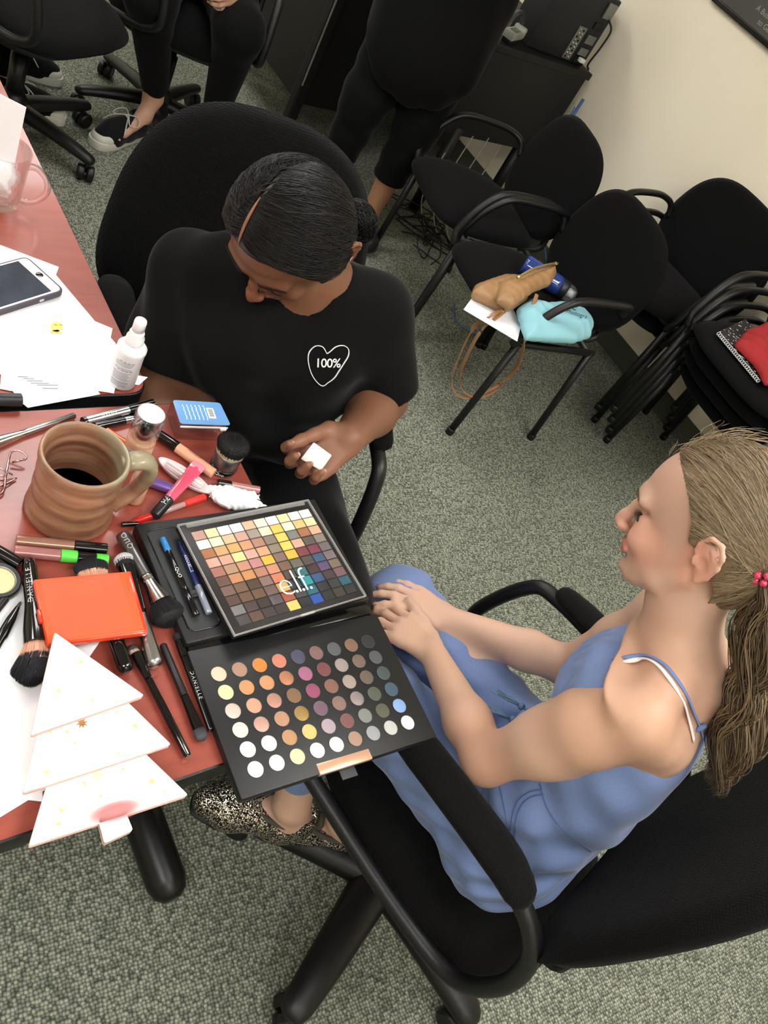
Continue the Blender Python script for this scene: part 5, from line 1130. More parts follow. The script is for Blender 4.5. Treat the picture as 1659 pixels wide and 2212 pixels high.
# ================================================================ things on the tables
def stick(name, label, cat, p1, p2, r, segs, z=None, group=None, n=20, flat=1.0, dz2=0.):
    """lying rod-like thing; p1,p2 pixels of its axis ends; segs: (part, material, [(t, radius)...])"""
    zz = TZ + r + .0006 if z is None else z
    a = at(p1[0], p1[1], zz); b = at(p2[0], p2[1], zz + dz2); Ln = float(np.linalg.norm(b - a)); m = frame(a, b - a)
    t = thing(name, label, cat, a, group=group); t.matrix_world = Matrix([list(q) for q in m]); objs = []
    for part, mat, pr in segs:
        vf = lathe([(max(rr, 0), tt * Ln) for tt, rr in pr], n, 'x')
        if flat != 1: vf = xf(vf, np.diag([1, 1, flat, 1]))
        objs.append(mk(part, vf, mat, t, ang=50))
    return t, Ln, objs
def cyl_seg(t0, t1, r, e=.012): return [(t0, 0), (t0, r * .86), (t0 + e * .5, r), (t1 - e * .5, r), (t1, r * .86), (t1, 0)]
def bristles(name, par, x0, Ln, r0, r1, tones, n=900, flat=1.0, seed=1, rad=.00028, dome=.35, mtx=None, bend=(0, 0)):
    r_ = np.random.default_rng(seed); q = np.sqrt(r_.random(n)); a = r_.uniform(0, 2 * math.pi, n); m = 7; tt = np.linspace(0, 1, m)
    ln = Ln * (1 - dome * q ** 2) * r_.uniform(.95, 1.02, n); prof = r0 + (r1 - r0) * np.sin(tt * math.pi / 2) ** 1.2
    P = np.zeros((n, m, 3)); P[:, :, 0] = x0 + ln[:, None] * tt; P[:, :, 1] = (q * np.cos(a))[:, None] * prof + bend[0] * tt ** 2; P[:, :, 2] = (q * np.sin(a))[:, None] * prof * flat + bend[1] * tt ** 2
    core = lathe([(0, x0 - .001), (r0 * .9, x0), (r0 + (r1 - r0) * .7, x0 + Ln * .45), (r1 * .9, x0 + Ln * .66), (r1 * .6, x0 + Ln * .84), (0, x0 + Ln * .9)], 20, 'x'); core = xf(core, np.diag([1, 1, flat, 1]))
    V = np.array(core[0]); tq = np.clip((V[:, 0] - x0) / Ln, 0, 1)[:, None]; V[:, 1:] += np.array(bend) * tq ** 2
    mats = [M('bristle_%d_%d_%d' % tuple(c), c, .75) for _, c in tones]; F = core[1]; mi = []
    for f in F:
        tv = (V[list(f), 0].mean() - x0) / Ln; k = 0
        for i, (t_, c) in enumerate(tones):
            if tv >= t_: k = i
        mi.append(k)
    o = mk(name, (V, F), None, par, mtx, mats=mats, midx=mi)
    for i, (t0, c) in enumerate(tones):
        t1 = tones[i + 1][0] if i + 1 < len(tones) else 1.0
        s0, s1 = np.clip(t0 + (r_.uniform(-.05, .05, n) if i else 0), 0, 1), np.clip(t1 + (.03 if i + 1 < len(tones) else 0), 0, 1); k = 5
        S = s0[:, None] * np.ones(1) + (s1 - s0)[:, None] * np.linspace(0, 1, k)[None] if np.ndim(s0) else np.tile(np.linspace(s0, s1, k), (n, 1))
        Q = np.stack([np.stack([np.interp(S[j], tt, P[j, :, c_]) for c_ in range(3)], 1) for j in range(n)])
        mk('bristle_tips' if i else 'bristle_hairs', hairs(Q, np.full(n, rad)), mats[i], o, mtx)
    return o
gb = M('gloss_black', (10, 10, 11), .12, coat=.5); silver = M('brushed_silver', (186, 186, 188), .25, metal=1); chrome = M('chrome', (215, 215, 215), .12, metal=1)
gun = M('gunmetal', (128, 128, 130), .3, metal=.9); whitem = M('print_white', (235, 235, 235), .6); clear = M('clear_plastic', (250, 248, 248), .05, trans=1., ior=1.25, alpha=.45); paper = M('paper_white', (244, 244, 246), .8)
# ---- papers
def sheet(px, z, label, name='paper_sheet', mat=None, group=None, cat='paper', th=.0004, bendc=None):
    P = [at(u, v, z) for u, v in px]; c = sum(P) / len(P); t = mk(name, prism([(p[0] - c[0], p[1] - c[1]) for p in P], 0, th), mat or paper, smooth=False); t.location = (c[0], c[1], z)
    return tag(t, label, cat, group)
z = TZ + .0005
sheet([(-110, 488), (127, 577), (50, 790), (-170, 700)], z, 'white paper sheet under the phone, its far corner pointing to the table edge')
sheet([(-60, 655), (119, 592), (210, 700), (60, 850)], z + .0006, 'white paper sheet running from the phone towards the spray bottle')
sheet([(10, 700), (205, 694), (243, 710), (236, 745), (100, 860), (0, 840)], z + .0012, 'white sheet with a rounded corner nearest the table edge behind the spray bottle')
sheet([(74, 645), (238, 728), (266, 762), (246, 850), (60, 820)], z + .0018, 'white sheet lying behind the spray bottle base')
t = sheet([(-90, 690), (72, 648), (180, 790), (216, 852), (60, 881), (44, 868), (-20, 780)], z + .0024, 'topmost white sheet of the paper pile, carrying a yellow sticker')
inkm = M('ink_grey', (110, 110, 112), .8)
def on_px(u, v, z_): return at(u, v, z_)
def decal(par, name, px, z_, mat, th=.00012):
    P = [at(u, v, z_) for u, v in px]; l = par.location; return mk(name, prism([(p[0] - l[0], p[1] - l[1]) for p in P], z_ - l[2], z_ - l[2] + th), mat, par, smooth=False)
ztop = z + .0029
for (u, v, w) in ((38, 813, 22), (50, 817, 24), (58, 822, 34), (66, 827, 40), (80, 831, 46), (92, 838, 34)):
    decal(t, 'printed_line', [(u, v), (u + w, v + .5), (u + w, v + 2), (u, v + 1.5)], ztop, inkm)
decal(t, 'yellow_sticker', [(122 + 13 * math.cos(a), 706 + 11 * math.sin(a)) for a in np.linspace(0, 6.28, 20)[:-1]], ztop, M('sticker_yellow', (246, 214, 110), .6)); decal(t, 'sticker_body', [(110, 714), (126, 712), (134, 722), (108, 720)], ztop, M('sticker_orange', (236, 186, 110), .6))
for u in (117, 128): decal(t, 'sticker_mark', [(u, 700), (u + 7, 702), (u + 7, 703.5), (u, 701.5)], ztop + .0002, M('sticker_brown', (150, 110, 60), .6))
sheet([(268, 806), (319, 815), (300, 832), (262, 826)], z, 'small white card poking out beside the spray bottle', 'paper_card', cat='card')
sheet([(-140, 1180), (28, 1232), (70, 1300), (108, 1700), (-40, 1790), (-200, 1500)], z, 'large white sheet under the brushes at the left edge')
sheet([(-150, 1560), (90, 1600), (92, 1732), (30, 1725), (0, 1764), (-110, 1750)], z + .0006, 'white sheet beneath the tree-shaped palette, cut by the left edge')
sheet([(90, 1400), (176, 1392), (216, 1386), (194, 1418), (170, 1480), (80, 1500)], z + .0006, 'white sheet tip between the orange case and the tree palette')
# ---- phone
e1, e2 = at(58, 553, TZ + .0125), at(141, 628, TZ + .0125); wv = e2 - e1; wd_ = float(np.linalg.norm(wv)); wv /= wd_; lv = np.cross(Zv, wv); lv = lv if lv.dot(at(0, 600, .75) - at(90, 600, .75)) > 0 else -lv
pc_ = (e1 + e2) / 2 + lv * .073; pc_[2] = TZ + .0032
mph = frame(pc_, lv); ph = thing('phone', 'white-fronted phone in a dark case lying screen up on the papers', 'phone', pc_); ph.matrix_world = Matrix([list(q) for q in mph]); W2 = wd_ / 2
mk('case', prism(rrect(.146, wd_, .011, 6), 0, .0095, .002), M('case_purple_grey', (74, 68, 78), .5), ph, ang=40)
mk('front_panel', prism(rrect(.139, wd_ - .006, .009, 6), .0095, .0102, .0003), M('phone_white', (236, 230, 232), .25), ph, smooth=False)
scr = M('screen_glass', (58, 64, 76), .12, var=(28, .25), coat=.5); mk('screen', prism(rrect(.104, wd_ - .012, .001), .0102, .0105), scr, ph, smooth=False)
mk('home_button', lathe([(0, .0103), (.0050, .0103), (.0056, .0106), (.0050, .0109), (0, .0106)], 20), gb, ph, T(-.0605, 0, 0))
mk('side_button', box(.008, .002, .004, .0008, c=(-.03, (-W2 if (mph[:3, 1] @ wv) > 0 else W2) * -1.0, .005)), M('phone_white2', (220, 214, 220), .4), ph, ang=40)
# ---- clear glass mug with tissue and card
gl = M('mug_glass', (255, 252, 252), .03, trans=1., ior=1.2, alpha=.42); gmc = at(-8, 440, TZ) + np.array([-.004, .0, 0]); gm = thing('glass_mug', 'clear glass mug with looped handle, half outside the left edge', 'mug', (gmc[0], gmc[1], TZ + .001))
pro = [(.0, .0), (.026, .0), (.032, .003), (.034, .012), (.037, .05), (.0405, .096), (.0395, .0985), (.0375, .096), (.0345, .05), (.031, .014), (.022, .008), (0, .007)]; mk('bowl', lathe(pro, 48), gl, gm)
hd = at(84, 405, .79) - gmc; hd[2] = 0; hd /= np.linalg.norm(hd); P = [hd * .0365 + Zv * .078, hd * .050 + Zv * .080, hd * .066 + Zv * .066, hd * .069 + Zv * .045, hd * .058 + Zv * .024, hd * .044 + Zv * .016, hd * .034 + Zv * .018]
mk('handle', tube(catmull(P, 8), .0052, 14), gl, gm)
tag(mk('paper_card', prism([(-.03, 0), (.022, 0), (.026, .158), (-.034, .164)], -.0008, .0008), paper, None, T(gmc[0] - .006, gmc[1] - .004, TZ + .012) @ Rt(math.radians(62), 'Z') @ Rt(math.radians(90), 'X'), smooth=False), 'white card standing upright in the clear glass mug', 'card')
def lump(name, label, cat, c, rad, mat, seed=3, amp=.25, h=.002, rz=0.):
    r_ = np.random.default_rng(seed); f = Field.bounds(np.array(c) - np.array([max(rad) * 1.5] * 3), np.array(c) + np.array([max(rad) * 1.5] * 3), h); B = np.array([[math.cos(rz), math.sin(rz), 0], [-math.sin(rz), math.cos(rz), 0], [0, 0, 1]])
    f.ell(c, rad, B, .01)
    for i in range(9):
        o = r_.normal(size=3) * np.array(rad) * .5; f.ell(np.array(c) + B.T @ o, np.array(rad) * r_.uniform(.35, .6), B, .004)
    X, Y, Z = f.ax[0][:, None, None], f.ax[1][None, :, None], f.ax[2][None, None, :]
    s = 3.2 / min(rad); f.D = f.D + amp * min(rad) * .35 * (np.abs(np.sin(X * s + 2 * np.sin(Y * s * .7))) + np.abs(np.sin(Y * s * 1.2 + Z * s + 1.5 * np.sin(X * s))) - 1)
    f.D = np.maximum(f.D, (c[2] - rad[2] * .9) - Z); V, F = f.mesh(); return tag(mk(name, (smoothv(V, F, 1, .4), F), mat), label, cat)
lump('tissue', 'crumpled white tissue stuffed inside the clear glass mug', 'tissue', (gmc[0], gmc[1], TZ + .048), (.020, .019, .024), paper, 5, .3, .0022)
# ---- black marker on the papers
stick('marker_pen', 'thick black marker cap end at the left edge below the papers', 'pen', (-120, 861), (47, 864), .0088, [('barrel', M('marker_black', (38, 38, 42), .4), cyl_seg(0, 1, .0088, .02))], z=TZ + .0125)
# ---- spray bottle
sp = thing('spray_bottle', 'white mist spray bottle with printed label standing on the table corner', 'bottle', (-.8205, .4925, TZ + .0008)); wp = M('white_bottle', (240, 240, 244), .3)
mk('body', lathe([(0, 0), (.017, 0), (.0195, .003), (.0195, .062), (.0205, .065), (.0205, .070), (.0165, .075), (.0125, .078), (0, .078)], 36), wp, sp)
mk('collar', lathe([(.0125, .078), (.0130, .080), (.0125, .088), (.010, .092), (.0105, .096), (.009, .100), (0, .100)], 28), wp, sp)
mk('spray_nozzle', lathe([(.0085, .098), (.0085, .115), (.0078, .118), (0, .1185)], 24), wp, sp)
def wraplines(par, r, rows, name='label_print', a0=-.9, a1=.9, facing=0., th=.0001):
    V = []; F = []
    for z0, z1, s, e in rows:
        n = 14; b = len(V)
        for i in range(n + 1):
            a = facing + s + (e - s) * i / n
            for zz in (z0, z1): V.append(((r + th) * math.cos(a), (r + th) * math.sin(a), zz))
        for i in range(n): F.append((b + 2 * i, b + 2 * i + 2, b + 2 * i + 3, b + 2 * i + 1))
    return mk(name, (V, F), inkm, par)
face = math.atan2(-.4925, .8205); rows = []; rnd = random.Random(4)
for i in range(24):
    if i in (5, 9, 18): continue
    zz = .0535 - i * .00195; hgt = .0010 if i in (0, 8, 19) else .0006
    if i in (0, 8): [rows.append((zz, zz + hgt, -.55 + k * .3, -.55 + k * .3 + .22)) for k in range(4)]
    else: rows.append((zz, zz + hgt, -.85 + rnd.uniform(0, .08), .55 - rnd.uniform(0, .25)))
wraplines(sp, .0195, rows, facing=face)
# ---- silver brush, mascara, pencils
stick('makeup_brush', 'slim silver-handled makeup brush lying beside the lash curler, cut by the left edge', 'makeup brush', (162, 897), (-60, 975), .0042, [('handle', silver, [(0, 0), (0.0, .0028), (.01, .0042), (.5, .0046), (.53, .0040)]), ('ferrule', chrome, [(.53, .0040), (.535, .0050), (.55, .0046), (.8, .0085), (.82, .0085), (.82, 0)]), ('bristles', M('bristle_pale', (214, 204, 204), .8), [(.82, .0082), (.92, .010), (1, .004), (1, 0)])])
mt, ml, mo = stick('mascara_tube', 'silver mascara tube with glossy black cap pointing at the table corner', 'mascara', (181, 912), (332, 873), .0072, [('tube', silver, cyl_seg(0, .62, .0072)), ('end_ring', gb, [(-.01, 0), (-.01, .0072), (.03, .0074), (.03, 0)]), ('cap', gb, cyl_seg(.62, 1, .0078))])
wraptext('VOLUME', .0065, .0072, T(ml * .32, 0, 0), 'lettering', whitem, mo[0], ang=.3)
stick('eyeliner_pencil', 'black eyeliner pencil with silver band behind the foundation bottle', 'pencil', (205, 922), (306, 901), .0055, [('barrel', gb, cyl_seg(0, .62, .0055)), ('band', chrome, cyl_seg(.62, .80, .0052)), ('cap', gb, cyl_seg(.80, 1, .0055))])
stick('orange_tube', 'glossy orange tube peeking out between the clay mug and the foundation bottle', 'tube', (228, 932), (290, 972), .0065, [('tube', M('orange_gloss', (236, 104, 48), .2, coat=.5), cyl_seg(0, 1, .0065))])
# ---- clay mug
def clay():
    m = M('clay_glaze', (176, 118, 84), .38, coat=.25); nt = m.node_tree; L_ = nt.links; b = nt.nodes['Principled BSDF']; N = nt.nodes.new
    tc = N('ShaderNodeTexCoord'); mp = N('ShaderNodeMapping'); mp.inputs['Scale'].default_value = (6, 6, 42); L_.new(tc.outputs['Object'], mp.inputs['Vector'])
    n = N('ShaderNodeTexNoise'); n.inputs['Scale'].default_value = 1.6; n.inputs['Detail'].default_value = 7; L_.new(mp.outputs[0], n.inputs['Vector'])
    r = N('ShaderNodeValToRGB'); e = r.color_ramp.elements; e[0].position = .36; e[0].color = srgb((118, 76, 56)); e[1].position = .66; e[1].color = srgb((168, 126, 98)); L_.new(n.outputs['Fac'], r.inputs[0])
    # green-grey ash glaze: near the rim and towards the handle side
    sx = N('ShaderNodeSeparateXYZ'); L_.new(tc.outputs['Object'], sx.inputs[0]); n2 = N('ShaderNodeTexNoise'); n2.inputs['Scale'].default_value = 16; n2.inputs['Detail'].default_value = 6; L_.new(tc.outputs['Object'], n2.inputs['Vector'])
    ma = N('ShaderNodeMath'); ma.operation = 'MULTIPLY_ADD'; ma.inputs[1].default_value = 14.; ma.inputs[2].default_value = -1.12; L_.new(sx.outputs['Z'], ma.inputs[0])
    my = N('ShaderNodeMath'); my.operation = 'MULTIPLY_ADD'; my.inputs[1].default_value = 9.; my.inputs[2].default_value = 0; L_.new(sx.outputs['X'], my.inputs[0])
    ad = N('ShaderNodeMath'); L_.new(ma.outputs[0], ad.inputs[0]); L_.new(my.outputs[0], ad.inputs[1]); a2 = N('ShaderNodeMath'); a2.operation = 'MULTIPLY_ADD'; a2.inputs[1].default_value = 2.6; L_.new(n2.outputs['Fac'], a2.inputs[0]); L_.new(ad.outputs[0], a2.inputs[2])
    mr = N('ShaderNodeMapRange'); mr.inputs['From Min'].default_value = 1.35; mr.inputs['From Max'].default_value = 2.0; L_.new(a2.outputs[0], mr.inputs['Value'])
    mx = N('ShaderNodeMix'); mx.data_type = 'RGBA'; L_.new(mr.outputs[0], mx.inputs[0]); L_.new(r.outputs[0], mx.inputs[6]); mx.inputs[7].default_value = srgb((146, 136, 110)); L_.new(mx.outputs[2], b.inputs['Base Color'])
    bp = N('ShaderNodeBump'); bp.inputs['Strength'].default_value = .35; bp.inputs['Distance'].default_value = .002; L_.new(n.outputs['Fac'], bp.inputs['Height']); L_.new(bp.outputs[0], b.inputs['Normal'])
    return m
cm = clay(); hx = at(318, 1010, .83) - np.array([-.606, .352, .83]); ha = math.atan2(hx[1], hx[0])
mg = thing('clay_mug', 'handmade brown and ash-green clay mug standing among the makeup', 'mug', (-.608, .352, TZ + .0006), ha)
wv_ = lambda r, z: r + .00055 * math.sin(z * 300 + 2 * math.sin(z * 60)) + .0006 * math.sin(z * 120 + 1)
out = [(.0, 0), (.048, 0), (.0512, .003)] + [(wv_(.0515 - .0035 * math.sin(zz / .105 * 3.0) * .9 + .0005, zz), zz) for zz in np.linspace(.006, .098, 26)] + [(.0512, .102), (.0508, .106), (.0485, .1075), (.0462, .106), (.0452, .101)] + [(wv_(.0440 - .001 * math.sin(zz * 30), zz + .004), zz) for zz in np.linspace(.096, .014, 20)] + [(.040, .009), (0, .007)]
mk('bowl', lathe(out, 64), cm, mg)
mk('tea', lathe([(0, .030), (.0425, .030)], 40), M('brown_tea', (120, 76, 56), .05, coat=.3), mg)
mk('handle', tube(catmull([(.046, 0, .092), (.060, 0, .099), (.076, .002, .094), (.083, .003, .075), (.078, .003, .052), (.064, .001, .030), (.049, -.001, .016)], 8), [.0085, .0095, .009, .0085, .008, .008, .0095], 14, flat=1.45, up=(0, 1, 0)), cm, mg)
# ---- foundation bottle
skn = M('foundation_beige', (214, 164, 130), .3, coat=.5); fb = thing('foundation_bottle', 'beige foundation bottle with clear cap and black pump standing behind the clay mug', 'bottle', (-.678, .462, TZ + .0006))
mk('glass_body', lathe([(0, 0), (.0165, 0), (.0180, .003), (.0190, .038), (.0175, .046), (.0, .047)], 32), skn, fb)
mk('pump', lathe([(.0078, .047), (.0078, .052), (.0095, .053), (.0095, .070), (.007, .072), (.007, .078), (0, .078)], 20), gb, fb); mk('red_ring', lathe([(.0085, .047), (.0085, .0505), (.0098, .0508), (.0098, .053), (.008, .053)], 20), M('red_plastic', (150, 30, 34), .3), fb)
mk('clear_cap', lathe([(.0188, .040), (.0196, .088), (.0190, .090), (0, .0905), (0, .089), (.0178, .0885), (.0174, .041)], 32), clear, fb); mk('cap_top_disc', lathe([(0, .0908), (.0150, .0908), (.0165, .0912), (.0180, .0906)], 32), M('cap_white', (232, 232, 232), .25, alpha=.75), fb)
fc = math.atan2(-.462, .678); n = 10
V = [((.0186 + .0008 + zz * .012) * math.cos(fc - .75 + 1.25 * i / n), (.0186 + .0008 + zz * .012) * math.sin(fc - .75 + 1.25 * i / n), zz) for i in range(n + 1) for zz in (.008, .034)]; lb = mk('label', (V, [(2 * i, 2 * i + 2, 2 * i + 3, 2 * i + 1) for i in range(n)]), M('label_white', (222, 224, 234), .5), fb)
o_ = wraplines(lb, .0202, [(.0315 - .0021 * i, .0321 - .0021 * i, -.65, .35 - .1 * (i % 3)) for i in range(10)], facing=fc)
b2 = thing('concealer_bottle', 'small clear-capped beige bottle seen through the handle of the clay mug', 'bottle', (-.613, .438, TZ + .0006))
mk('glass_body', lathe([(0, 0), (.0115, 0), (.0125, .003), (.0120, .042), (.009, .046), (0, .046)], 24), skn, b2); mk('clear_cap', lathe([(.0115, .044), (.0108, .072), (.0100, .074), (0, .0745), (0, .073), (.0098, .072), (.0104, .045)], 24), clear, b2); mk('cap_disc', lathe([(0, .0748), (.0062, .0748), (.0062, .0753), (0, .0753)], 18), MATS['cap_white'], b2)
# ---- blue zip pouch
zt = TZ + .030; A_, B_, C_ = at(373, 866, zt), at(474, 871, zt), at(390, 916, zt); pw_, pd_ = float(np.linalg.norm(B_ - A_)), float(np.linalg.norm(C_ - A_)); pc2 = A_ + (B_ - A_) / 2 + (C_ - A_) / 2; m = frame([pc2[0], pc2[1], TZ + .0008], B_ - A_)
po2 = thing('zip_pouch', 'clear plastic zip pouch with blue printed top by the table edge', 'pouch', (0, 0, 0)); po2.matrix_world = Matrix([list(q) for q in m]); pw2, pd2 = max(pw_, .072), max(pd_, .034)
mk('clear_bag', box(pw2, pd2 * 1.15, .029, .004, c=(-.002, -.002, .0148), seg=3), clear, po2, ang=60); bt = mk('blue_top', prism(roundpoly([(-pw2 / 2, -pd2 / 2), (pw2 / 2 + .004, -pd2 / 2), (pw2 / 2, pd2 / 2), (-pw2 / 2, pd2 / 2 + .001)], .005), .0293, .0303), M('pouch_blue', (112, 160, 216), .18, coat=.6), po2, ang=40)
lp2 = []
for k in range(6):
    for i in range(7): lp2.append(xf(box(.0014, .0035 + .0005 * (i % 3), .0001), T(-pw2 * .33 + k * .0062 + (i % 2) * .0006, pd2 * .30 - i * .0042, .0304)))
mk('printed_lines', join(*lp2), M('pouch_print', (208, 226, 246), .5), bt, smooth=False); mk('barcode_panel', box(.011, .020, .0002, 0, c=(pw2 * .22, 0, .0305)), whitem, bt, smooth=False)
mk('barcode', join(*[xf(box(.007, .0004 + .0003 * (i % 3), .0001), T(pw2 * .22, -.007 + i * .00125, .0307)) for i in range(12)]), inkm, bt, smooth=False)
mk('zipper', box(pw2, .002, .003, .0008, c=(0, -pd2 / 2 - .0025, .0265)), M('zip_clear', (226, 228, 230), .2), po2, ang=40); mk('zip_pull', box(.009, .005, .004, .001, c=(pw2 / 2 - .008, -pd2 / 2 - .005, .0265)), whitem, po2, ang=40)
# ---- concealer tube, kabuki brush
t, ln, ob = stick('concealer_tube', 'peach concealer tube with black cap lying under the white squeezer', 'concealer', (338, 934), (462, 1024), .0078, [('cap', gb, [(0, 0), (0, .0060), (.02, .0068), (.36, .0082), (.36, 0)]), ('tube', M('peach_gloss', (222, 160, 132), .15, coat=.6), cyl_seg(.36, 1, .0078))])
wraptext('MAKEUP', .0058, .0078, T(ln * .62, 0, 0), 'lettering', M('print_brown', (120, 80, 70), .5), ob[1], ang=-.2)
kb = thing('kabuki_brush', 'short round kabuki brush with black bristles standing by the table edge', 'makeup brush', (-.648, .583, TZ + .0006)); mk('body', lathe([(.0180, .0), (.0190, .001), (.0195, .030), (.0205, .034), (.0200, .036), (0, .036)], 36), gun, kb)
mk('base_band', lathe([(0, -.0002), (.0188, -.0002), (.0195, .001), (.0198, .0095), (.0192, .010)], 36), gb, kb); mk('gold_collar', lathe([(.0196, .0335), (.0200, .040), (.0190, .041)], 36), M('pale_gold', (196, 184, 140), .35, metal=.6), kb)
bristles('bristles', kb, .036, .026, .0188, .0245, [(0, (18, 18, 20))], 1500, seed=3, mtx=Rt(-math.pi / 2, 'Y'), rad=.0003, dome=.3)
V, F = text('Quo', .0075, .0001); V = np.array(V); fk = math.atan2(-.583, .648); a = V[:, 0] / .0199 + fk; mk('lettering', (np.stack([(.0199 + V[:, 2]) * np.cos(a), (.0199 + V[:, 2]) * np.sin(a), V[:, 1] + .0048], 1), F), whitem, kb, smooth=False)
# ---- tube squeezer with pink gloss tube through it
a, b = at(343, 988, TZ + .010), at(456, 1063, TZ + .010); m = frame((a + b) / 2 - Zv * .0095, b - a); L2 = float(np.linalg.norm(b - a)) / 2
sq = thing('tube_squeezer', 'pale oval tube squeezer clamped round the pink gloss tube', 'squeezer', (0, 0, 0)); sq.matrix_world = Matrix([list(q) for q in m]); sqm = M('squeezer_plastic', (226, 206, 208), .35)
V = []; F = []; n = 44
for s_, zz in ((.0, .004), (.6, .004), (.86, .0065), (.97, .010), (1, .0085), (.97, .006), (.80, .0), (.0, .0)):
    for i in range(n): q = 2 * math.pi * i / n; V.append((L2 * s_ * math.cos(q), .0125 * s_ * math.sin(q), zz))
for k in range(7):
    for i in range(n): F.append((k * n + i, k * n + (i + 1) % n, (k + 1) * n + (i + 1) % n, (k + 1) * n + i))
mk('oval_dish', (V, [f[::-1] for f in F]), sqm, sq)
for yy in (-.0042, .0, .0042): mk('clamp_bar', box(L2 * 1.35, .0022, .006 if yy else .0085, .0009, c=(0, yy, .0085 if yy else .0095)), sqm if yy else M('bar_white', (240, 234, 234), .3), sq, ang=40)
a, b = at(432, 1002, TZ + .014), at(333, 1115, TZ + .010); d = b - a; ln = float(np.linalg.norm(d)); m = frame(a, d)
gt = thing('lip_gloss_tube', 'pink squeeze tube of lip gloss with black cap held in the oval squeezer', 'lip gloss', (0, 0, 0)); gt.matrix_world = Matrix([list(q) for q in m]); V = []; F = []; n = 24
for t_, ry, rz_ in ((0, .0098, .0006), (.01, .0098, .0008), (.12, .0096, .0010), (.25, .0090, .0028), (.5, .0080, .0058), (.68, .0072, .0070), (.70, .0070, .0068)):
    for i in range(n): q = 2 * math.pi * i / n; V.append((t_ * ln, ry * math.cos(q), rz_ * math.sin(q)))
for k in range(6):
    for i in range(n): F.append((k * n + i, (k + 1) * n + i, (k + 1) * n + (i + 1) % n, k * n + (i + 1) % n))
F += [tuple(range(n)), tuple(range(6 * n, 7 * n))[::-1]]; mk('tube', (V, F), M('pink_gloss', (216, 84, 112), .15, coat=.8), gt, ang=50)
mk('crimp', box(.014, .0200, .0018, .0006, c=(.006, 0, 0)), M('pink_clear', (224, 140, 156), .1, coat=.8), gt, ang=40); cp = mk('cap', lathe([(.0070, .70 * ln), (.0078, .705 * ln), (.0074, .98 * ln), (.0060, ln), (0, ln)], 24, 'x'), M('satin_black', (26, 26, 28), .35), gt, ang=50)
wraptext('PH', .0105, .0078, T(ln * .78, 0, 0) , 'lettering', whitem, cp, ang=.2)
stick('purple_tube', 'metallic purple mascara tube lying behind the mug handle', 'mascara', (302, 1032), (385, 1062), .0072, [('tube', M('purple_metal', (140, 112, 196), .22, metal=.6), cyl_seg(0, 1, .0072))])
t, ln, ob = stick('red_pen', 'red retractable pen with clear barrel and rubber grip lying under the pink tube', 'pen', (284, 1129), (453, 1070), .0042, [('tip_cap', M('pen_red', (206, 36, 30), .3), [(0, 0), (0, .0022), (.05, .0030), (.06, .0044), (.30, .0044), (.30, 0)]), ('barrel', M('pen_clear', (176, 140, 136), .1, coat=.6), cyl_seg(.30, .66, .0042)), ('grip', M('grip_red', (214, 48, 40), .55), cyl_seg(.66, .93, .0052)), ('nose', clear, [(.93, .0045), (.98, .003), (1, .001), (1, 0)])])
mk('clip', box(ln * .22, .0018, .0012, .0004, c=(ln * .17, 0, .0056)), MATS['pen_red'], t, ang=40)
stick('clear_gloss_stick', 'clear double-ended gloss stick with black middle lying by the tissue', 'lip gloss', (430, 1036), (560, 1059), .0060, [('clear_end', clear, cyl_seg(0, .30, .0056)), ('middle', gb, cyl_seg(.30, .52, .0060)), ('pink_end', M('tinted_clear', (190, 130, 130), .08, coat=.8, alpha=.8), cyl_seg(.52, 1, .0058))])
tc_ = at(506, 1078, TZ + .012); lump('tissue', 'crumpled white tissue on the table corner behind the big square palette', 'tissue', (tc_[0], tc_[1], TZ + .0125), (.018, .034, .0125), paper, 8, .32, .0018, rz=-.35)
tc_ = at(540, 1092, TZ + .006); lump('tissue', 'small torn scrap of white tissue touching the big square palette', 'tissue', (tc_[0], tc_[1], TZ + .0065), (.007, .015, .006), paper, 9, .3, .0016, rz=-.4)
# ---- lash curler
lcm = M('rose_chrome', (208, 170, 168), .18, metal=1.); lcx = [(23, 977, .010), (36, 973, .014), (50, 978, .014), (58, 987, .012), (53, 994, .010)]
lc = thing('lash_curler', 'rose-gold metal eyelash curler lying at the left edge', 'eyelash curler', at(14, 1022, TZ)); inv = T(*(-at(14, 1022, TZ))); wp_ = lambda pts: [at(u, v, TZ + zz) for u, v, zz in pts]
mk('jaw_loop', tube(catmull(wp_(lcx), 6), .0011, 8), lcm, lc, inv); mk('jaw_bar', tube(wp_([(54, 992, .011), (26, 999, .006)]), .0013, 8), lcm, lc, inv); mk('frame_rod', tube(catmull(wp_([(23, 977, .010), (18, 998, .008), (14, 1020, .008), (11, 1036, .009), (11, 1050, .008), (6, 1063, .005), (-8, 1074, .003)]), 5), .0014, 8), lcm, lc, inv)
for q in ([(36, 1033, .003), (8, 1036, .006), (-20, 1038, .008)], [(36, 1033, .003), (12, 1045, .005), (-20, 1058, .008)], [(-20, 1000, .012), (11, 1017, .010), (27, 1026, .006)], [(-20, 1020, .012), (10, 1030, .012)]): mk('handle_rod', tube(catmull(wp_(q), 5), .0010, 8), lcm, lc, inv)
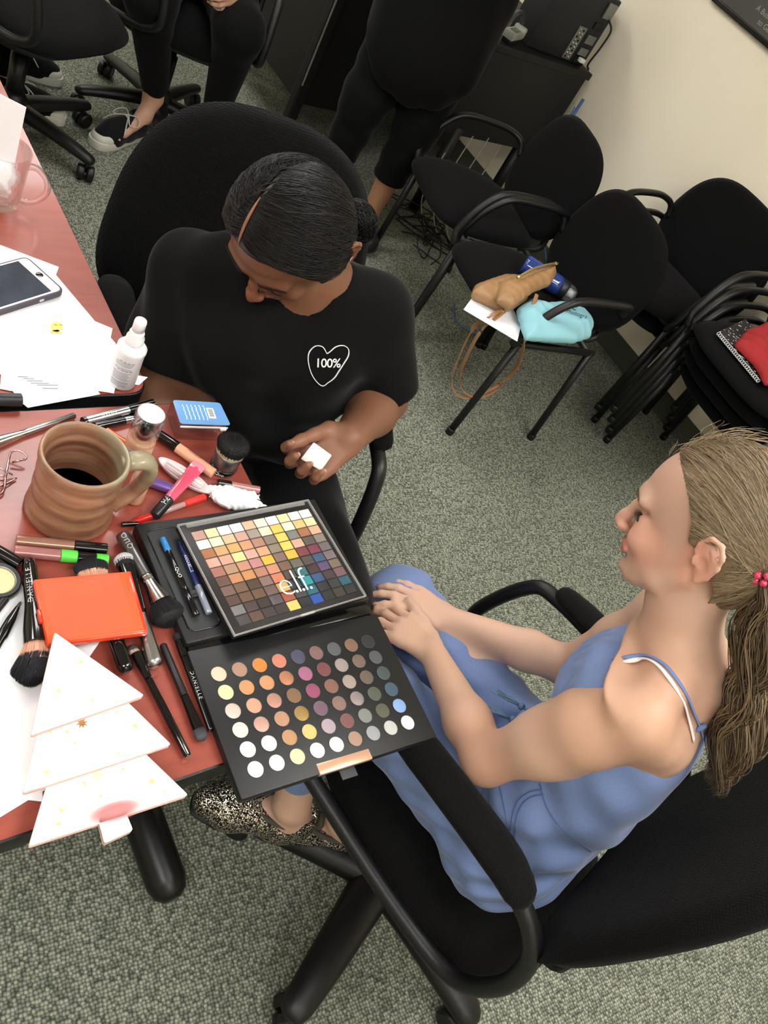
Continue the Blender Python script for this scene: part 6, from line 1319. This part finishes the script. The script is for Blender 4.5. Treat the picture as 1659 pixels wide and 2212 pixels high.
# ---- two gloss tubes
br = M('bronze_gloss', (166, 122, 104), .2, metal=.5, coat=.6); pk = M('rose_gloss', (176, 118, 116), .2, metal=.3, coat=.6); gn = M('lime_band', (92, 206, 76), .35)
stick('lip_gloss_tube', 'bronze lip gloss tube with black cap lying against the clay mug', 'lip gloss', (34, 1167), (231, 1186), .0068, [('tube', br, cyl_seg(0, .63, .0066)), ('cap', gb, cyl_seg(.63, 1, .0070))])
stick('lip_gloss_tube', 'rose lip gloss tube with lime green band beside the bronze one', 'lip gloss', (30, 1190), (234, 1210), .0072, [('tube', pk, cyl_seg(0, .48, .0070)), ('green_band', gn, cyl_seg(.48, .66, .0076)), ('cap', gb, cyl_seg(.66, .86, .0070)), ('green_end', gn, cyl_seg(.86, 1, .0070))])
stick('lipstick', 'black square-ended lipstick at the left edge above the round compact', 'lipstick', (-60, 1160), (44, 1220), .0078, [('case', gb, cyl_seg(0, 1, .0078))], z=TZ + .0095)
cpc = at(-4, 1256, TZ + .010); cp_ = thing('powder_compact', 'round black compact of beige pressed powder at the left edge', 'compact', (cpc[0], cpc[1], TZ + .0022)); mk('case', lathe([(0, 0), (.0225, 0), (.0235, .002), (.0235, .010), (.0225, .0115), (.0180, .0115), (.0175, .009), (0, .009)], 40), M('compact_black', (22, 22, 24), .3), cp_, ang=50); mk('powder', lathe([(0, .0105), (.0165, .0102), (.0174, .0092)], 36), M('pressed_powder', (226, 198, 152), .8, bump=(300, .2)), cp_)
mk('clear_rim', lathe([(.0172, .0100), (.0180, .0118), (.0184, .0114)], 36, cap=False), M('rim_grey', (150, 150, 140), .15), cp_)
# ---- brushes
def brush(label, p1, p2, segs, bl, r0, r1, tones, n=800, z=None, flat=1., lettering=None, group=None, seed=1, r=.006, dz2=0., bend=(0, 0), rad=.00028, dome=.35):
    t, ln, ob = stick('makeup_brush', label, 'makeup brush', p1, p2, r, segs, z=z, dz2=dz2, group=group)
    if bl: bristles('bristles', t, ln * .995, bl, r0, r1, tones, n, flat, seed, bend=bend, rad=rad, dome=dome)
    if lettering: s_, size, tx, rr, ang, fl = lettering; wraptext(s_, size, rr, T(ln * tx, 0, 0), 'lettering', M('print_silver', (190, 190, 190), .4), ob[0], ang=ang, flip=fl, spacing=1.25)
    return t
peach = (222, 170, 142); dark = (34, 34, 40)
brush('fat glossy black powder brush beside the orange palette, peach bristles with dark tips', (62, 1207), (78, 1392), [('handle', gb, [(0, 0), (0, .004), (.03, .0070), (.10, .0082), (.55, .0085), (.56, .0085)]), ('ferrule', gb, [(.56, .0088), (.60, .0090), (.85, .0125), (1, .0130), (1, 0)])], .050, .0125, .0200, [(0, peach), (.46, dark)], 2200, z=TZ + .0135, flat=.75, lettering=('DANIELLE', .0085, .36, .0085, .35, -1), seed=5, bend=(-.008, 0), rad=.00035)
brush('black-handled powder brush lying under the orange palette, its bristle fan showing above it', (274, 1452), (207, 1258), [('handle', gb, [(0, 0), (0, .004), (.02, .0072), (.06, .0088), (.55, .0085), (.56, 0)]), ('ferrule', gb, [(.56, .0088), (.9, .0120), (1, .0125), (1, 0)])], .034, .0125, .0205, [(0, peach), (.55, dark)], 1800, z=TZ + .0100, flat=.5, seed=6, rad=.00033, dome=.25)
brush('silver-handled brush with white-tipped bristles lying under the orange case', (336, 1441), (272, 1225), [('handle', silver, [(0, 0), (0, .005), (.02, .0085), (.05, .0098), (.50, .0080), (.51, 0)]), ('ferrule', gb, [(.51, .0078), (.55, .0084), (.95, .0100), (1, .0100), (1, 0)])], .020, .0098, .0120, [(0, (40, 40, 44)), (.45, (226, 224, 226))], 1300, z=TZ + .0105, seed=7, rad=.0003)
brush('big grey metallic brush with round black head beside the square palette case', (262, 1152), (348, 1303), [('handle', gun, [(0, 0), (0, .004), (.02, .0078), (.06, .0090), (.62, .0076), (.63, 0)]), ('collar_rings', chrome, [(.63, .0080), (.65, .0088), (.67, .0080), (.69, .0088), (.71, .0080)]), ('ferrule', chrome, [(.71, .0082), (.80, .0095), (1, .0145), (1, 0)])], .034, .0142, .0215, [(0, (20, 20, 22))], 2600, z=TZ + .0115, lettering=('QUO', .009, .16, .0092, .3, -1), seed=8, rad=.00035, flat=.85, dome=.42)
brush('thin black eyeshadow brush with short beige bristles right beside the tree palette', (406, 1634), (293, 1412), [('handle', gb, [(0, 0), (0, .0028), (.015, .0042), (.4, .0046), (.74, .0042), (.75, 0)]), ('ferrule', gb, [(.75, .0044), (.78, .0046), (.95, .0062), (1, .0060), (1, 0)])], .013, .0055, .0060, [(0, (206, 176, 160)), (.55, (70, 66, 70))], 500, seed=9, flat=.5)
brush('thin black brush with grey domed tip pointing to the table edge', (351, 1391), (428, 1575), [('handle', M('matte_black', (24, 24, 25), .4), [(0, 0), (0, .0025), (.02, .0044), (.62, .0048), (.63, 0)]), ('ferrule', gb, [(.63, .0048), (.70, .0052), (1, .0066), (1, 0)])], .016, .0064, .0078, [(0, (66, 64, 68))], 600, seed=10, flat=.6, dome=.5)
brush('slim black eyeshadow brush with white lettering squeezed against the pan palette', (456, 1580), (386, 1384), [('handle', gb, [(0, 0), (0, .0024), (.015, .0040), (.03, .0036), (.80, .0050), (.81, 0)]), ('ferrule', gb, [(.81, .0050), (.83, .0054), (1, .0056), (1, 0)])], .012, .0052, .0056, [(0, (30, 30, 32))], 300, lettering=('DANIELLE', .0068, .48, .0047, .0, -1), seed=11)
brush('pointed black brush lying on the paper below the round compact', (-40, 1455), (38, 1312), [('handle', gb, [(0, .004), (.5, .0048), (.55, .0060), (.8, .0052), (1, .0026), (1, 0)])], .009, .0022, .0016, [(0, (70, 64, 64))], 120, z=TZ + .0075, seed=12)
stick('makeup_brush', 'rounded black brush handle end at the left edge just below the compact', 'makeup brush', (12, 1290), (-50, 1370), .0056, [('handle', M('brown_black', (40, 36, 36), .25), [(0, 0), (0, .003), (.04, .0056), (1, .005), (1, 0)])], z=TZ + .0072)
stick('eyeliner_pencil', 'short black eyeliner pencil tip beside the corner of the palette case', 'pencil', (263, 1133), (298, 1131), .0035, [('barrel', gb, cyl_seg(0, 1, .0035))])
# ---- orange palette
A_, B_, C_ = at(80, 1250, TZ + .0305), at(290, 1232, TZ + .0305), at(95, 1393, TZ + .0305); X_ = B_ - A_; wX, wY = float(np.linalg.norm(X_)), float(np.linalg.norm(C_ - A_)); cc = A_ + X_ / 2 + (C_ - A_) / 2; m = frame([cc[0], cc[1], TZ + .0195], X_)
op = thing('orange_palette', 'flat translucent orange makeup case resting on top of the brushes', 'makeup case', (0, 0, 0)); op.matrix_world = Matrix([list(q) for q in m])
mk('case', box(wX, wY, .0095, .0018, c=(0, 0, .0048)), M('orange_plastic', (232, 78, 44), .22, coat=.5, var=(26, .06)), op, ang=40); mk('lid', box(wX * .985, wY * .97, .0018, .0008, c=(0, 0, .0105)), M('orange_lid', (244, 96, 60), .12, coat=.7), op, ang=40)
mk('inner_pan', prism(rrect(wX * .80, wY * .90, .002), .0114, .0117), M('orange_pan', (246, 84, 46), .45, var=(40, .06)), op, T(-.004, 0, 0), smooth=False); mk('hinge', box(wX * .05, wY * .985, .012, .0015, c=(wX / 2 - .003, 0, .0055)), M('orange_dark', (206, 60, 34), .25, coat=.4), op, ang=40); mk('latch', box(.004, wY * .2, .008, .001, c=(-wX / 2 - .001, -.005, .006)), MATS['orange_dark'], op, ang=40)
# ---- tree-shaped palette
tr = thing('tree_palette', 'white tree-shaped makeup palette of three stacked tiers with gold stars, overhanging the table edge', 'makeup palette', at(200, 1600, TZ)); o0 = at(200, 1600, TZ); inv = T(-o0[0], -o0[1], -TZ)
wht = M('tier_white', (246, 238, 236), .4); ed = M('tier_edge', (216, 172, 158), .45); cr = M('tier_gap', (122, 84, 66), .6); st = M('star_gold', (218, 206, 110), .4); st2 = M('star_copper', (196, 140, 90), .3, metal=.5)
def tier(px, z0, z1, nm='tier'):
    Q = [at(u, v, z1)[:2] for u, v in px]; Q = Q if sum(Q[i][0] * Q[(i + 1) % len(Q)][1] - Q[(i + 1) % len(Q)][0] * Q[i][1] for i in range(len(Q))) > 0 else Q[::-1]; c = sum(Q) / len(Q); Q2 = [c + (q - c) * .975 for q in Q]
    t0 = mk(nm, prism(roundpoly(Q, .003, 4), z1 - .0030, z1, .0008), wht, tr, inv, ang=40); mk('middle_layer', prism(roundpoly(Q2, .003, 4), z0 + .003, z1 - .0030), cr, t0, inv, smooth=False); mk('bottom_cover', prism(roundpoly(Q, .003, 4), z0, z0 + .0030, .0008), ed, t0, inv, ang=40); return t0
zs3 = [(TZ + .0250, TZ + .0335), (TZ + .0162, TZ + .0247), (TZ + .0074, TZ + .0159)]
zs3 = [(TZ + a, TZ + b) for a, b in ((.0318, .0400), (.0234, .0316), (.0150, .0232))]
t1 = tier([(118, 1365), (312, 1502), (67, 1587)], *zs3[0]); t2_ = tier([(133, 1376), (370, 1608), (50, 1712)], *zs3[1]); t3 = tier([(164, 1483), (407, 1717), (62, 1828)], *zs3[2])
tk = tier([(212, 1768), (268, 1744), (288, 1793), (226, 1822)], zs3[2][0], zs3[2][1], 'trunk')
def star(par, u, v, r, z_, mat, n=5):
    c = at(u, v, z_); P = [(c[0] + (r if i % 2 == 0 else r * .42) * math.cos(math.pi * i / n), c[1] + (r if i % 2 == 0 else r * .42) * math.sin(math.pi * i / n)) for i in range(2 * n)]; mk('star', prism(P, z_, z_ + .00015), mat, par, inv, smooth=False)
for (p_, zz, L_) in ((t1, zs3[0][1], [(175, 1430, .003), (126, 1491, .003), (200, 1512, .002)]), (t2_, zs3[1][1], [(292, 1568, .0035), (100, 1668, .003), (255, 1627, .002), (162, 1605, .002), (145, 1580, .0022), (108, 1581, .0022), (253, 1538, .002)]), (t3, zs3[2][1], [(328, 1688, .004), (133, 1750, .003), (126, 1780, .003), (355, 1710, .0018), (218, 1720, .0022), (265, 1661, .002), (181, 1692, .0022)])):
    for u, v, r_ in L_: star(p_, u, v, r_, zz, st)
star(t2_, 177, 1562, .0065, zs3[1][1], st2, 8); star(t3, 210, 1672, .008, zs3[2][1], M('star_pale', (232, 216, 180), .4), 6)
def smudge():
    m_ = M('blush_smudge', (206, 132, 132), .7); nt = m_.node_tree; b = nt.nodes['Principled BSDF']; tc = nt.nodes.new('ShaderNodeTexCoord'); g = nt.nodes.new('ShaderNodeTexGradient'); g.gradient_type = 'SPHERICAL'; mp = nt.nodes.new('ShaderNodeMapping'); nt.links.new(tc.outputs['Object'], mp.inputs[0]); nt.links.new(mp.outputs[0], g.inputs[0]); mr = nt.nodes.new('ShaderNodeMapRange'); mr.inputs['From Max'].default_value = .8; mr.inputs['To Max'].default_value = .8; nt.links.new(g.outputs['Fac'], mr.inputs['Value']); nt.links.new(mr.outputs[0], b.inputs['Alpha']); return m_
c = at(248, 1752, zs3[2][1] + .0003); dd = at(290, 1740, zs3[2][1]) - at(205, 1765, zs3[2][1]); sm = mk('blush_smear', prism([(math.cos(a), math.sin(a)) for a in np.linspace(0, 6.28, 24)[:-1]], 0, .01), smudge(), t3, smooth=False)
sm.matrix_local = Matrix([list(q) for q in (inv @ frame(c, dd) @ np.diag([.030, .0115, .01, 1]))])
# ---- big eyeshadow case: tray + pan board hinged open
cs = thing('eyeshadow_case', 'large black open eyeshadow case, board of round pans hanging over the table edge', 'makeup palette', (-.38, .55, TZ)); ic = T(.38, -.55, -TZ)
cb_ = M('case_black', (22, 23, 24), .45, bump=(1200, .08)); X0, X1, Y0, Y1 = -.562, -.386, .417, .690
mk('tray', box(X1 - X0, Y1 - Y0, .018, .0025, c=((X0 + X1) / 2, (Y0 + Y1) / 2, TZ + .0096)), cb_, cs, ic, ang=40)
rim = [(x + X0 + .0085 + .079, y + .4475, TZ + .0187) for x, y in rrect(.150, .042, .010, 6)]; 
mk('recess_rim', tube([(p[0], p[1], p[2]) for p in rim], .0011, 6, closed=True), gb, cs, ic)
mk('recess_floor', prism([(p[0], p[1]) for p in rim], TZ + .0183, TZ + .0187), M('recess_grey', (44, 46, 48), .5), cs, ic, smooth=False)
mk('divider_block', box(.010, .022, .006, .002, c=(-.447, .455, TZ + .0205)), cb_, cs, ic, ang=40)
mk('hinge', box(.022, Y1 - Y0 - .004, .012, .003, c=(-.3790, (Y0 + Y1) / 2, TZ + .0070)), gb, cs, ic, ang=40)
BA, BB, BC = at(405, 1405, TZ + .015), at(815, 1325, TZ + .015), at(522, 1727, TZ + .015); bx_ = BB - BA; bW, bH = float(np.linalg.norm(bx_)), float(np.linalg.norm(BC - BA)); bc = BA + bx_ / 2 + (BC - BA) / 2; mb = frame([bc[0], bc[1], TZ + .0010], bx_)
board = mk('pan_board', box(bW, bH, .0130, .0018, c=(0, 0, .0066)), cb_, cs, ic @ mb, ang=40)
zb = .0133; imb = np.linalg.inv(mb)
P00, P08, P50, P58 = [(imb @ np.append(at(380 + u * .3496, 1330 + v * .3496, TZ + .0145), 1))[:2] for u, v in ((265, 360), (1187, 160), (492, 949), (1432, 660))]
cols54 = """e8c8a8 b4846c e6822c e07a5c 4a4864 86605c 585c5e 8a6048 2c2e30
e6e0a0 dc9458 e0925a c87c54 b05c84 803f40 a29088 7c6254 54585c
e0c8b8 e09c78 c88c74 8c6440 a04468 8c5c48 a89488 6e5c4c 465456
ecebb8 d8a08c c48c68 b08840 78566c 906c60 9a8c88 565c4a 3c5a70
f8f6f0 f8f6f2 c8905c e8c468 b49ca8 845050 84847e 5c5c44 7cacec
f8f6f4 f8f6f4 ece0a4 f6f4ee f8f6f6 b08870 9c9ea0 c2c2be f6f6f8""".split('\n')
def pan_mat(h, shim=False):
    c = tuple(int(h[i:i + 2], 16) for i in (0, 2, 4)); gq = sum(c) / 3; c = tuple((q * .80 + gq * .20) * (.90 if gq < 215 else .98) for q in c); return M('shadow_' + h + ('s' if shim else ''), c, .45 if shim else .75, metal=.35 if shim else 0., bump=(900, .25))
rimm = M('pan_rim', (120, 120, 118), .3, metal=.8)
for r in range(6):
    for c in range(9):
        a, b = r / 5, c / 8; q = (1 - a) * (1 - b) * P00 + (1 - a) * b * P08 + a * (1 - b) * P50 + a * b * P58; hx_ = cols54[r].split()[c]; sh = (r, c) in ((2, 0), (2, 2), (3, 1), (3, 3), (1, 3), (3, 6))
        p = mk('eyeshadow_pan', lathe([(0, .0003), (.0090, .0003), (.0094, .0001), (.0094, -.0004)], 24), pan_mat(hx_, sh), cs, ic @ mb @ T(q[0], q[1], zb))
        mk('pan_rim', tube([(.0095 * math.cos(k), .0095 * math.sin(k), 0) for k in np.linspace(0, 2 * math.pi, 25)[:-1]], .00022, 4, closed=True), rimm, p, ic @ mb @ T(q[0], q[1], zb + .0003))
ca, cbp = at(690, 1675, TZ + .012), at(803, 1640, TZ + .012); m = frame((ca + cbp) / 2 + np.array([-.006, 0, .0005]), cbp - ca); mk('clasp_tab', box(float(np.linalg.norm(cbp - ca)), .013, .0060, .0008, c=(0, .0, 0)), M('rose_gold', (222, 176, 148), .3, metal=.5), cs, ic @ m, ang=40)
mk('ribbon_tab', box(.022, .014, .0008, .0002), M('grey_ribbon', (64, 66, 68), .6), cs, ic @ frame(at(752, 1668, TZ - .005), cbp - ca), ang=40)
# ---- pencils in the tray
t, ln, ob = stick('eyeliner_pencil', 'black eyeliner pencil with blue end lying in the tray of the palette case', 'pencil', (351, 1163), (425, 1330), .0040, [('blue_end', M('pencil_blue', (52, 130, 196), .3), cyl_seg(0, .17, .0040)), ('barrel', gb, cyl_seg(.17, .66, .0038)), ('cap', gb, cyl_seg(.66, 1, .0044))], z=TZ + .0232)
wraptext('QUO', .0062, .0038, T(ln * .47, 0, 0), 'lettering', whitem, ob[1], ang=.2, spacing=1.1)
t, ln, ob = stick('eyeliner_pencil', 'navy eyeliner pencil with clear cap lying under the edge of the square palette', 'pencil', (388, 1172), (452, 1325), .0040, [('barrel', M('navy_gloss', (24, 34, 84), .25, coat=.5), cyl_seg(0, .62, .0038)), ('cap', M('clear_cap_blue', (130, 136, 150), .08, coat=.8), cyl_seg(.62, 1, .0043))], z=TZ + .0232)
wraptext('ANNABELLE', .0048, .0038, T(ln * .32, 0, 0), 'lettering', whitem, ob[0], ang=.4)
# ---- 100-pan palette
ze = TZ + .0385; A_, B_, C_ = at(375, 1135, ze), at(660, 1080, ze), at(515, 1370, ze); X_ = B_ - A_; eW, eH = float(np.linalg.norm(X_)), float(np.linalg.norm(C_ - A_)); cc = A_ + X_ / 2 + (C_ - A_) / 2; m = frame([cc[0], cc[1], TZ + .0278], X_)
el = thing('square_palette', 'square palette of one hundred eyeshadows under a clear lid, resting on the black case', 'makeup palette', (0, 0, 0)); el.matrix_world = Matrix([list(q) for q in m])
mk('base', box(eW, eH, .0075, .0015, c=(0, 0, .0038)), M('palette_base', (30, 26, 26), .4), el, ang=40)
g100 = """c89684 f0e8a4 fbf8ec fbf8f0 e0b890 f2ecc0 faf8ec f2e4a8 f6f4dc f6f2d8
f6efd0 f0ecb0 e4bc90 d8a08c a8968a f2ecac f0cc50 f2eebc e8c470 ecdfa8
b87048 d8a468 dca858 dc986c b8806a 8c7a6c f2d24e 7c8078 b06c44 dca884
dca48c dc9c84 eee488 d8a090 e0a070 8e8268 f0d050 d8a488 60544c 8a7c70
b4705c b88c68 cc8868 c88080 ecb82c 866860 ecb834 843c40 803448 706464
6e4c3e cc8454 d08a4a b8785a d88a68 7c5c44 686454 54483f 2f5478 7a6868
7c5c50 785840 503c2c 8c6c60 e0744c 50463a 2e7478 442c30 5e4670 7c6854
5c4038 6e4e38 6c4c34 705450 e0b45c 3c4444 189098 2c4c7c 443430 785458
7a7674 4e3a3a 3a2c28 5c5056 b4543c 44464a 20687c 2c2e30 34332f 20586c
4c4644 684838 443632 40322f ecc85c 2a2c2c 1c4ab0 282a2a 3a382c 2c2c2a""".split('\n')
gx, gy = eW * .905 / 10, eH * .86 / 10
for r in range(10):
    for c in range(10):
        mk('eyeshadow_pan', box(gx * .91, gy * .90, .0012, .0003, seg=1), pan_mat(g100[r].split()[c]), el, T((c - 4.5) * gx + .003, (4.5 - r) * gy - .0015, .0078), smooth=False)
lidm = M('lid_clear', (255, 255, 255), .04, trans=1., ior=1.12, alpha=.30)
lid = mk('clear_lid', box(eW * .995, eH * .995, .0010, 0, c=(0, 0, .0107)), lidm, el, smooth=False); lw = M('lid_wall', (215, 212, 208), .12, alpha=.38, coat=.6)
for sx, sy, w_, h_ in ((0, .5, eW, .0012), (0, -.5, eW, .0012), (.5, 0, .0012, eH), (-.5, 0, .0012, eH)): mk('lid_wall', box(w_, h_, .0040, .0003, c=(sx * (eW - .001), sy * (eH - .001), .0092)), lw, el, ang=40)
mk('lid_hinge', box(eW * .9, .006, .0022, .0006, c=(0, eH / 2 - .005, .0112)), M('hinge_clear', (200, 198, 196), .1, alpha=.18), el, ang=40); mk('lid_catch', box(.022, .003, .003, .0008, c=(.005, -eH / 2, .010)), lw, el, ang=40)
V, F = text('e.l.f.', .052, .0001, spacing=.76, off=-.0011); e_ = (np.linalg.inv(m) @ np.append(at(636, 1262, ze), 1))[:2]
mk('logo_lettering', xf((V, F), T(e_[0], e_[1] + .002, .0114) @ Rt(math.radians(-1), 'Z')), whitem, lid, smooth=False)
# ================================================================ things on the guest chairs
SZ = .458
hb_c = at(1108, 612, SZ + .05); tanm = M('tan_leather', (160, 122, 84), .45, bump=(120, .4), var=(14, .12)); f = Field.bounds((hb_c[0] - .22, hb_c[1] - .22, SZ - .02), (hb_c[0] + .22, hb_c[1] + .22, SZ + .22), .004)
p = lambda u, v, h: at(u, v, SZ + h)
f.pillow([p(*q) for q in ((1016, 636, .03), (1030, 608, .05), (1095, 582, .06), (1140, 588, .06), (1146, 640, .05), (1112, 660, .05), (1074, 664, .03))], SZ + .034, .032, (0, 0), .03)
f.pillow([p(*q) for q in ((1080, 640, .08), (1086, 600, .09), (1130, 582, .10), (1204, 568, .11), (1204, 592, .10), (1186, 620, .08), (1150, 634, .07), (1106, 666, .06))], SZ + .078, .024, (0, .10), .022, .004)
X, Y, Z = f.ax[0][:, None, None], f.ax[1][None, :, None], f.ax[2][None, None, :]; f.D = f.D + .0011 * np.sin(X * 60 + Y * 45 + 2.4 * np.sin(Z * 60)) + .0006 * np.sin(Y * 150 - X * 90); f.D = np.maximum(f.D, SZ + .004 - Z); V, F = f.mesh()
hbg = thing('handbag', 'slouchy tan leather handbag lying on the black armchair seat', 'handbag', hb_c); ih = T(*(-hb_c)); mk('bag_body', (smoothv(V, F, 2), F), tanm, hbg, ih)
mk('zip_edge', tube(catmull([p(1118, 600, .105), p(1150, 582, .118), p(1180, 573, .122), p(1204, 569, .115)], 6), .0045, 8), M('brass_zip', (196, 170, 112), .3, metal=.7), hbg, ih); mk('zip_slider', box(.012, .008, .006, .002), M('gold_pull', (206, 180, 116), .25, metal=.9), hbg, ih @ T(*p(1202, 569, .12)), ang=40)
stm = M('strap_tan', (158, 116, 78), .55)
s1 = [p(1160, 636, .075), p(1150, 665, .055), p(1143, 700, .03), at(1132, 745, .455), at(1118, 790, .33), at(1090, 822, .23), at(1050, 846, .17), at(1010, 860, .15), at(985, 850, .16), at(976, 820, .20), at(990, 775, .28), at(1025, 705, .40), p(1058, 684, .016), p(1082, 670, .03)]
mk('strap', tube(catmull(s1, 8), .0065, 8, flat=.3), stm, hbg, ih)
s2 = [p(1090, 672, .03), p(1070, 688, .014), at(1040, 712, .43), at(1008, 770, .32), at(992, 815, .22), at(1004, 848, .17), at(1040, 858, .17), at(1078, 838, .22), at(1080, 824, .25)]
mk('strap', tube(catmull(s2, 8), .0060, 8, flat=.3), stm, hbg, ih)
for q in ([1080, 826, .24], [1085, 671, SZ + .03]): mk('strap_buckle', box(.012, .012, .012, .003), MATS['gold_pull'], hbg, ih @ T(*at(*q)), ang=40)
P_ = [p(1022, 640, .008), p(1100, 655, .008), p(1126, 700, .008), p(1117, 738, .008), p(1001, 669, .008)]; c = sum(P_) / 5; o = mk('paper_sheet', prism([(q[0] - c[0], q[1] - c[1]) for q in (P_ if True else P_)], 0, .0015), paper, smooth=False); o.location = c; tag(o, 'folded white papers under the tan handbag on the armchair seat', 'paper')
# tote
tc0 = at(1198, 690, SZ + .045); ttm = M('tote_blue', (142, 196, 208), .8, bump=(700, .3)); f = Field.bounds((tc0[0] - .20, tc0[1] - .20, SZ - .02), (tc0[0] + .20, tc0[1] + .20, SZ + .17), .004)
f.pillow([p(*q) for q in ((1122, 700, .03), (1121, 660, .05), (1152, 634, .06), (1184, 644, .06), (1216, 640, .06), (1262, 664, .05), (1284, 700, .04), (1268, 738, .02), (1236, 748, .02), (1128, 742, .02))], SZ + .036, .034, (0, 0), .04)
X, Y, Z = f.ax[0][:, None, None], f.ax[1][None, :, None], f.ax[2][None, None, :]; f.D = f.D + .0022 * np.abs(np.sin(X * 42 - Y * 30 + 1.6 * np.sin(Y * 30 + X * 30))); f.ell(p(1185, 652, .075), [.030, .020, .020], None, .006, 's'); f.D = np.maximum(f.D, SZ + .004 - Z); V, F = f.mesh(); V = smoothv(V, F, 1)
tt_ = thing('tote_bag', 'pale blue cloth tote with dark lettering beside the tan handbag', 'tote bag', tc0); it = T(*(-tc0)); tb = mk('bag_body', (V, F), ttm, tt_, it); bv = BVHTree.FromPolygons(V.tolist(), F.tolist())
def pxtext(s_, u, v, size, ang, mat, par, inv_, bv, nm='lettering', sp=1., dd=.0012):
    V, F = text(s_, size, 0.0, 'LEFT', sp); out = []
    for x, y, _ in V:
        uu = u + x * math.cos(ang) + y * math.sin(ang); vv = v + x * math.sin(ang) - y * math.cos(ang); l, n_, _, _ = bv.ray_cast(Vector(CAM.tolist()), Vector(ray(uu, vv).tolist())); out.append(np.array(l) + np.array(n_) * dd if l is not None else None)
    ok = [i for i, q in enumerate(out) if q is not None]; mp_ = {i: k for k, i in enumerate(ok)}; F = [tuple(mp_[i] for i in f_) for f_ in F if all(i in mp_ for i in f_)]
    if ok: mk(nm, ([out[i] for i in ok], F), mat, par, inv_, smooth=False)
nav = M('tote_print', (50, 78, 98), .8); pxtext('& Photogra', 1211, 668, 13, math.radians(17), nav, tb, it, bv); pxtext('LVE', 1212, 652, 22, math.radians(22), nav, tb, it, bv, sp=1.1)
# bottle
bp0, bp1 = p(1188, 606, .042), p(1240, 640, .042); m = frame(bp0, bp1 - bp0); ln = float(np.linalg.norm(bp1 - bp0)); wbt = thing('water_bottle', 'blue water bottle with black collar and clear lid lying between the bags', 'bottle', (0, 0, 0)); wbt.matrix_world = Matrix([list(q) for q in m])
mk('body', lathe([(0, -.10), (.030, -.10), (.033, -.09), (.033, .25 * ln), (.030, .42 * ln), (0, .42 * ln)], 28, 'x'), M('bottle_blue', (40, 62, 132), .1, coat=.7), wbt); mk('collar', lathe([(.031, .42 * ln), (.032, .45 * ln), (.031, .66 * ln), (.028, .68 * ln)], 28, 'x'), M('collar_black', (28, 30, 32), .4), wbt); mk('spout', lathe([(.012, .68 * ln), (.010, .92 * ln), (0, .93 * ln)], 16, 'x'), M('spout_white', (220, 220, 222), .3), wbt)
mk('lid', lathe([(.028, .68 * ln), (.027, .85 * ln), (.018, 1.02 * ln), (0, 1.06 * ln)], 24, 'x'), M('lid_smoke', (205, 208, 212), .05, trans=.9, alpha=.6), wbt)
# notebook and red cloth on the stack
ZS = .435 + .062 * 3 + .0275; nbp = [(1551, 718), (1640, 824), (1700, 800), (1610, 690)]; P_ = [at(u, v, ZS + .006) for u, v in nbp]; c = sum(P_) / 4; nb = thing('notebook', 'spiral notebook with black and white patterned cover on the topmost stacked chair', 'notebook', (c[0], c[1], ZS - .001)); 
mk('cover', prism([(q[0] - c[0], q[1] - c[1]) for q in P_], 0, .009), M('notebook_cover', (60, 56, 56), .5, var=(90, .98)), nb, smooth=False)
def floral():
    m_ = M('floral_print', (30, 28, 30), .5); nt = m_.node_tree; b = nt.nodes['Principled BSDF']; tc = nt.nodes.new('ShaderNodeTexCoord'); v = nt.nodes.new('ShaderNodeTexVoronoi'); v.inputs['Scale'].default_value = 75; r = nt.nodes.new('ShaderNodeValToRGB'); r.color_ramp.interpolation = 'CONSTANT'; r.color_ramp.elements[0].color = srgb((214, 206, 206)); r.color_ramp.elements[1].position = .30; r.color_ramp.elements[1].color = srgb((26, 24, 26)); nt.links.new(tc.outputs['Object'], v.inputs[0]); nt.links.new(v.outputs['Distance'], r.inputs[0]); nt.links.new(r.outputs[0], b.inputs['Base Color']); return m_
mk('printed_cover', prism([((q[0] - c[0]) * .99, (q[1] - c[1]) * .99) for q in P_], .009, .0096), floral(), nb, smooth=False)
e0, e1_ = P_[0] - c, P_[1] - c; mk('spiral_binding', join(*[tube([np.array([*(e0 + (e1_ - e0) * k)[:2], 0]) + np.array([math.cos(a) * .004, math.sin(a) * .003, .006 + math.sin(a) * .005]) for a in np.linspace(0, 6.28, 9)[:-1]], .0014, 5, closed=True) for k in np.linspace(.02, .98, 26)]), M('spiral_white', (196, 200, 200), .35), nb)
rc = at(1640, 745, ZS + .05); f = Field.bounds((rc[0] - .2, rc[1] - .2, ZS - .02), (rc[0] + .2, rc[1] + .2, ZS + .2), .004); pp = lambda u, v, h: at(u, v, ZS + h)
f.pillow([pp(*q) for q in ((1590, 738, .03), (1622, 702, .06), (1659, 690, .07), (1720, 680, .07), (1740, 790, .05), (1690, 836, .02), (1655, 832, .02), (1628, 786, .02))], ZS + .040, .034, (0, .15), .035)
X, Y, Z = f.ax[0][:, None, None], f.ax[1][None, :, None], f.ax[2][None, None, :]; f.D = f.D + .005 * np.abs(np.sin(X * 34 - Y * 22 + 2.0 * np.sin(Y * 26 + X * 20))) - .001; f.ell(pp(1655, 705, .11), [.03, .03, .03], None, .01, 's'); f.D = np.maximum(f.D, ZS + .012 - Z); V, F = f.mesh()
rb = mk('red_jacket', (smoothv(V, F, 1), F), M('red_cloth', (158, 34, 38), .8, bump=(500, .3))); tag(rb, 'crumpled red cloth with white piping heaped on the topmost stacked chair', 'clothing');
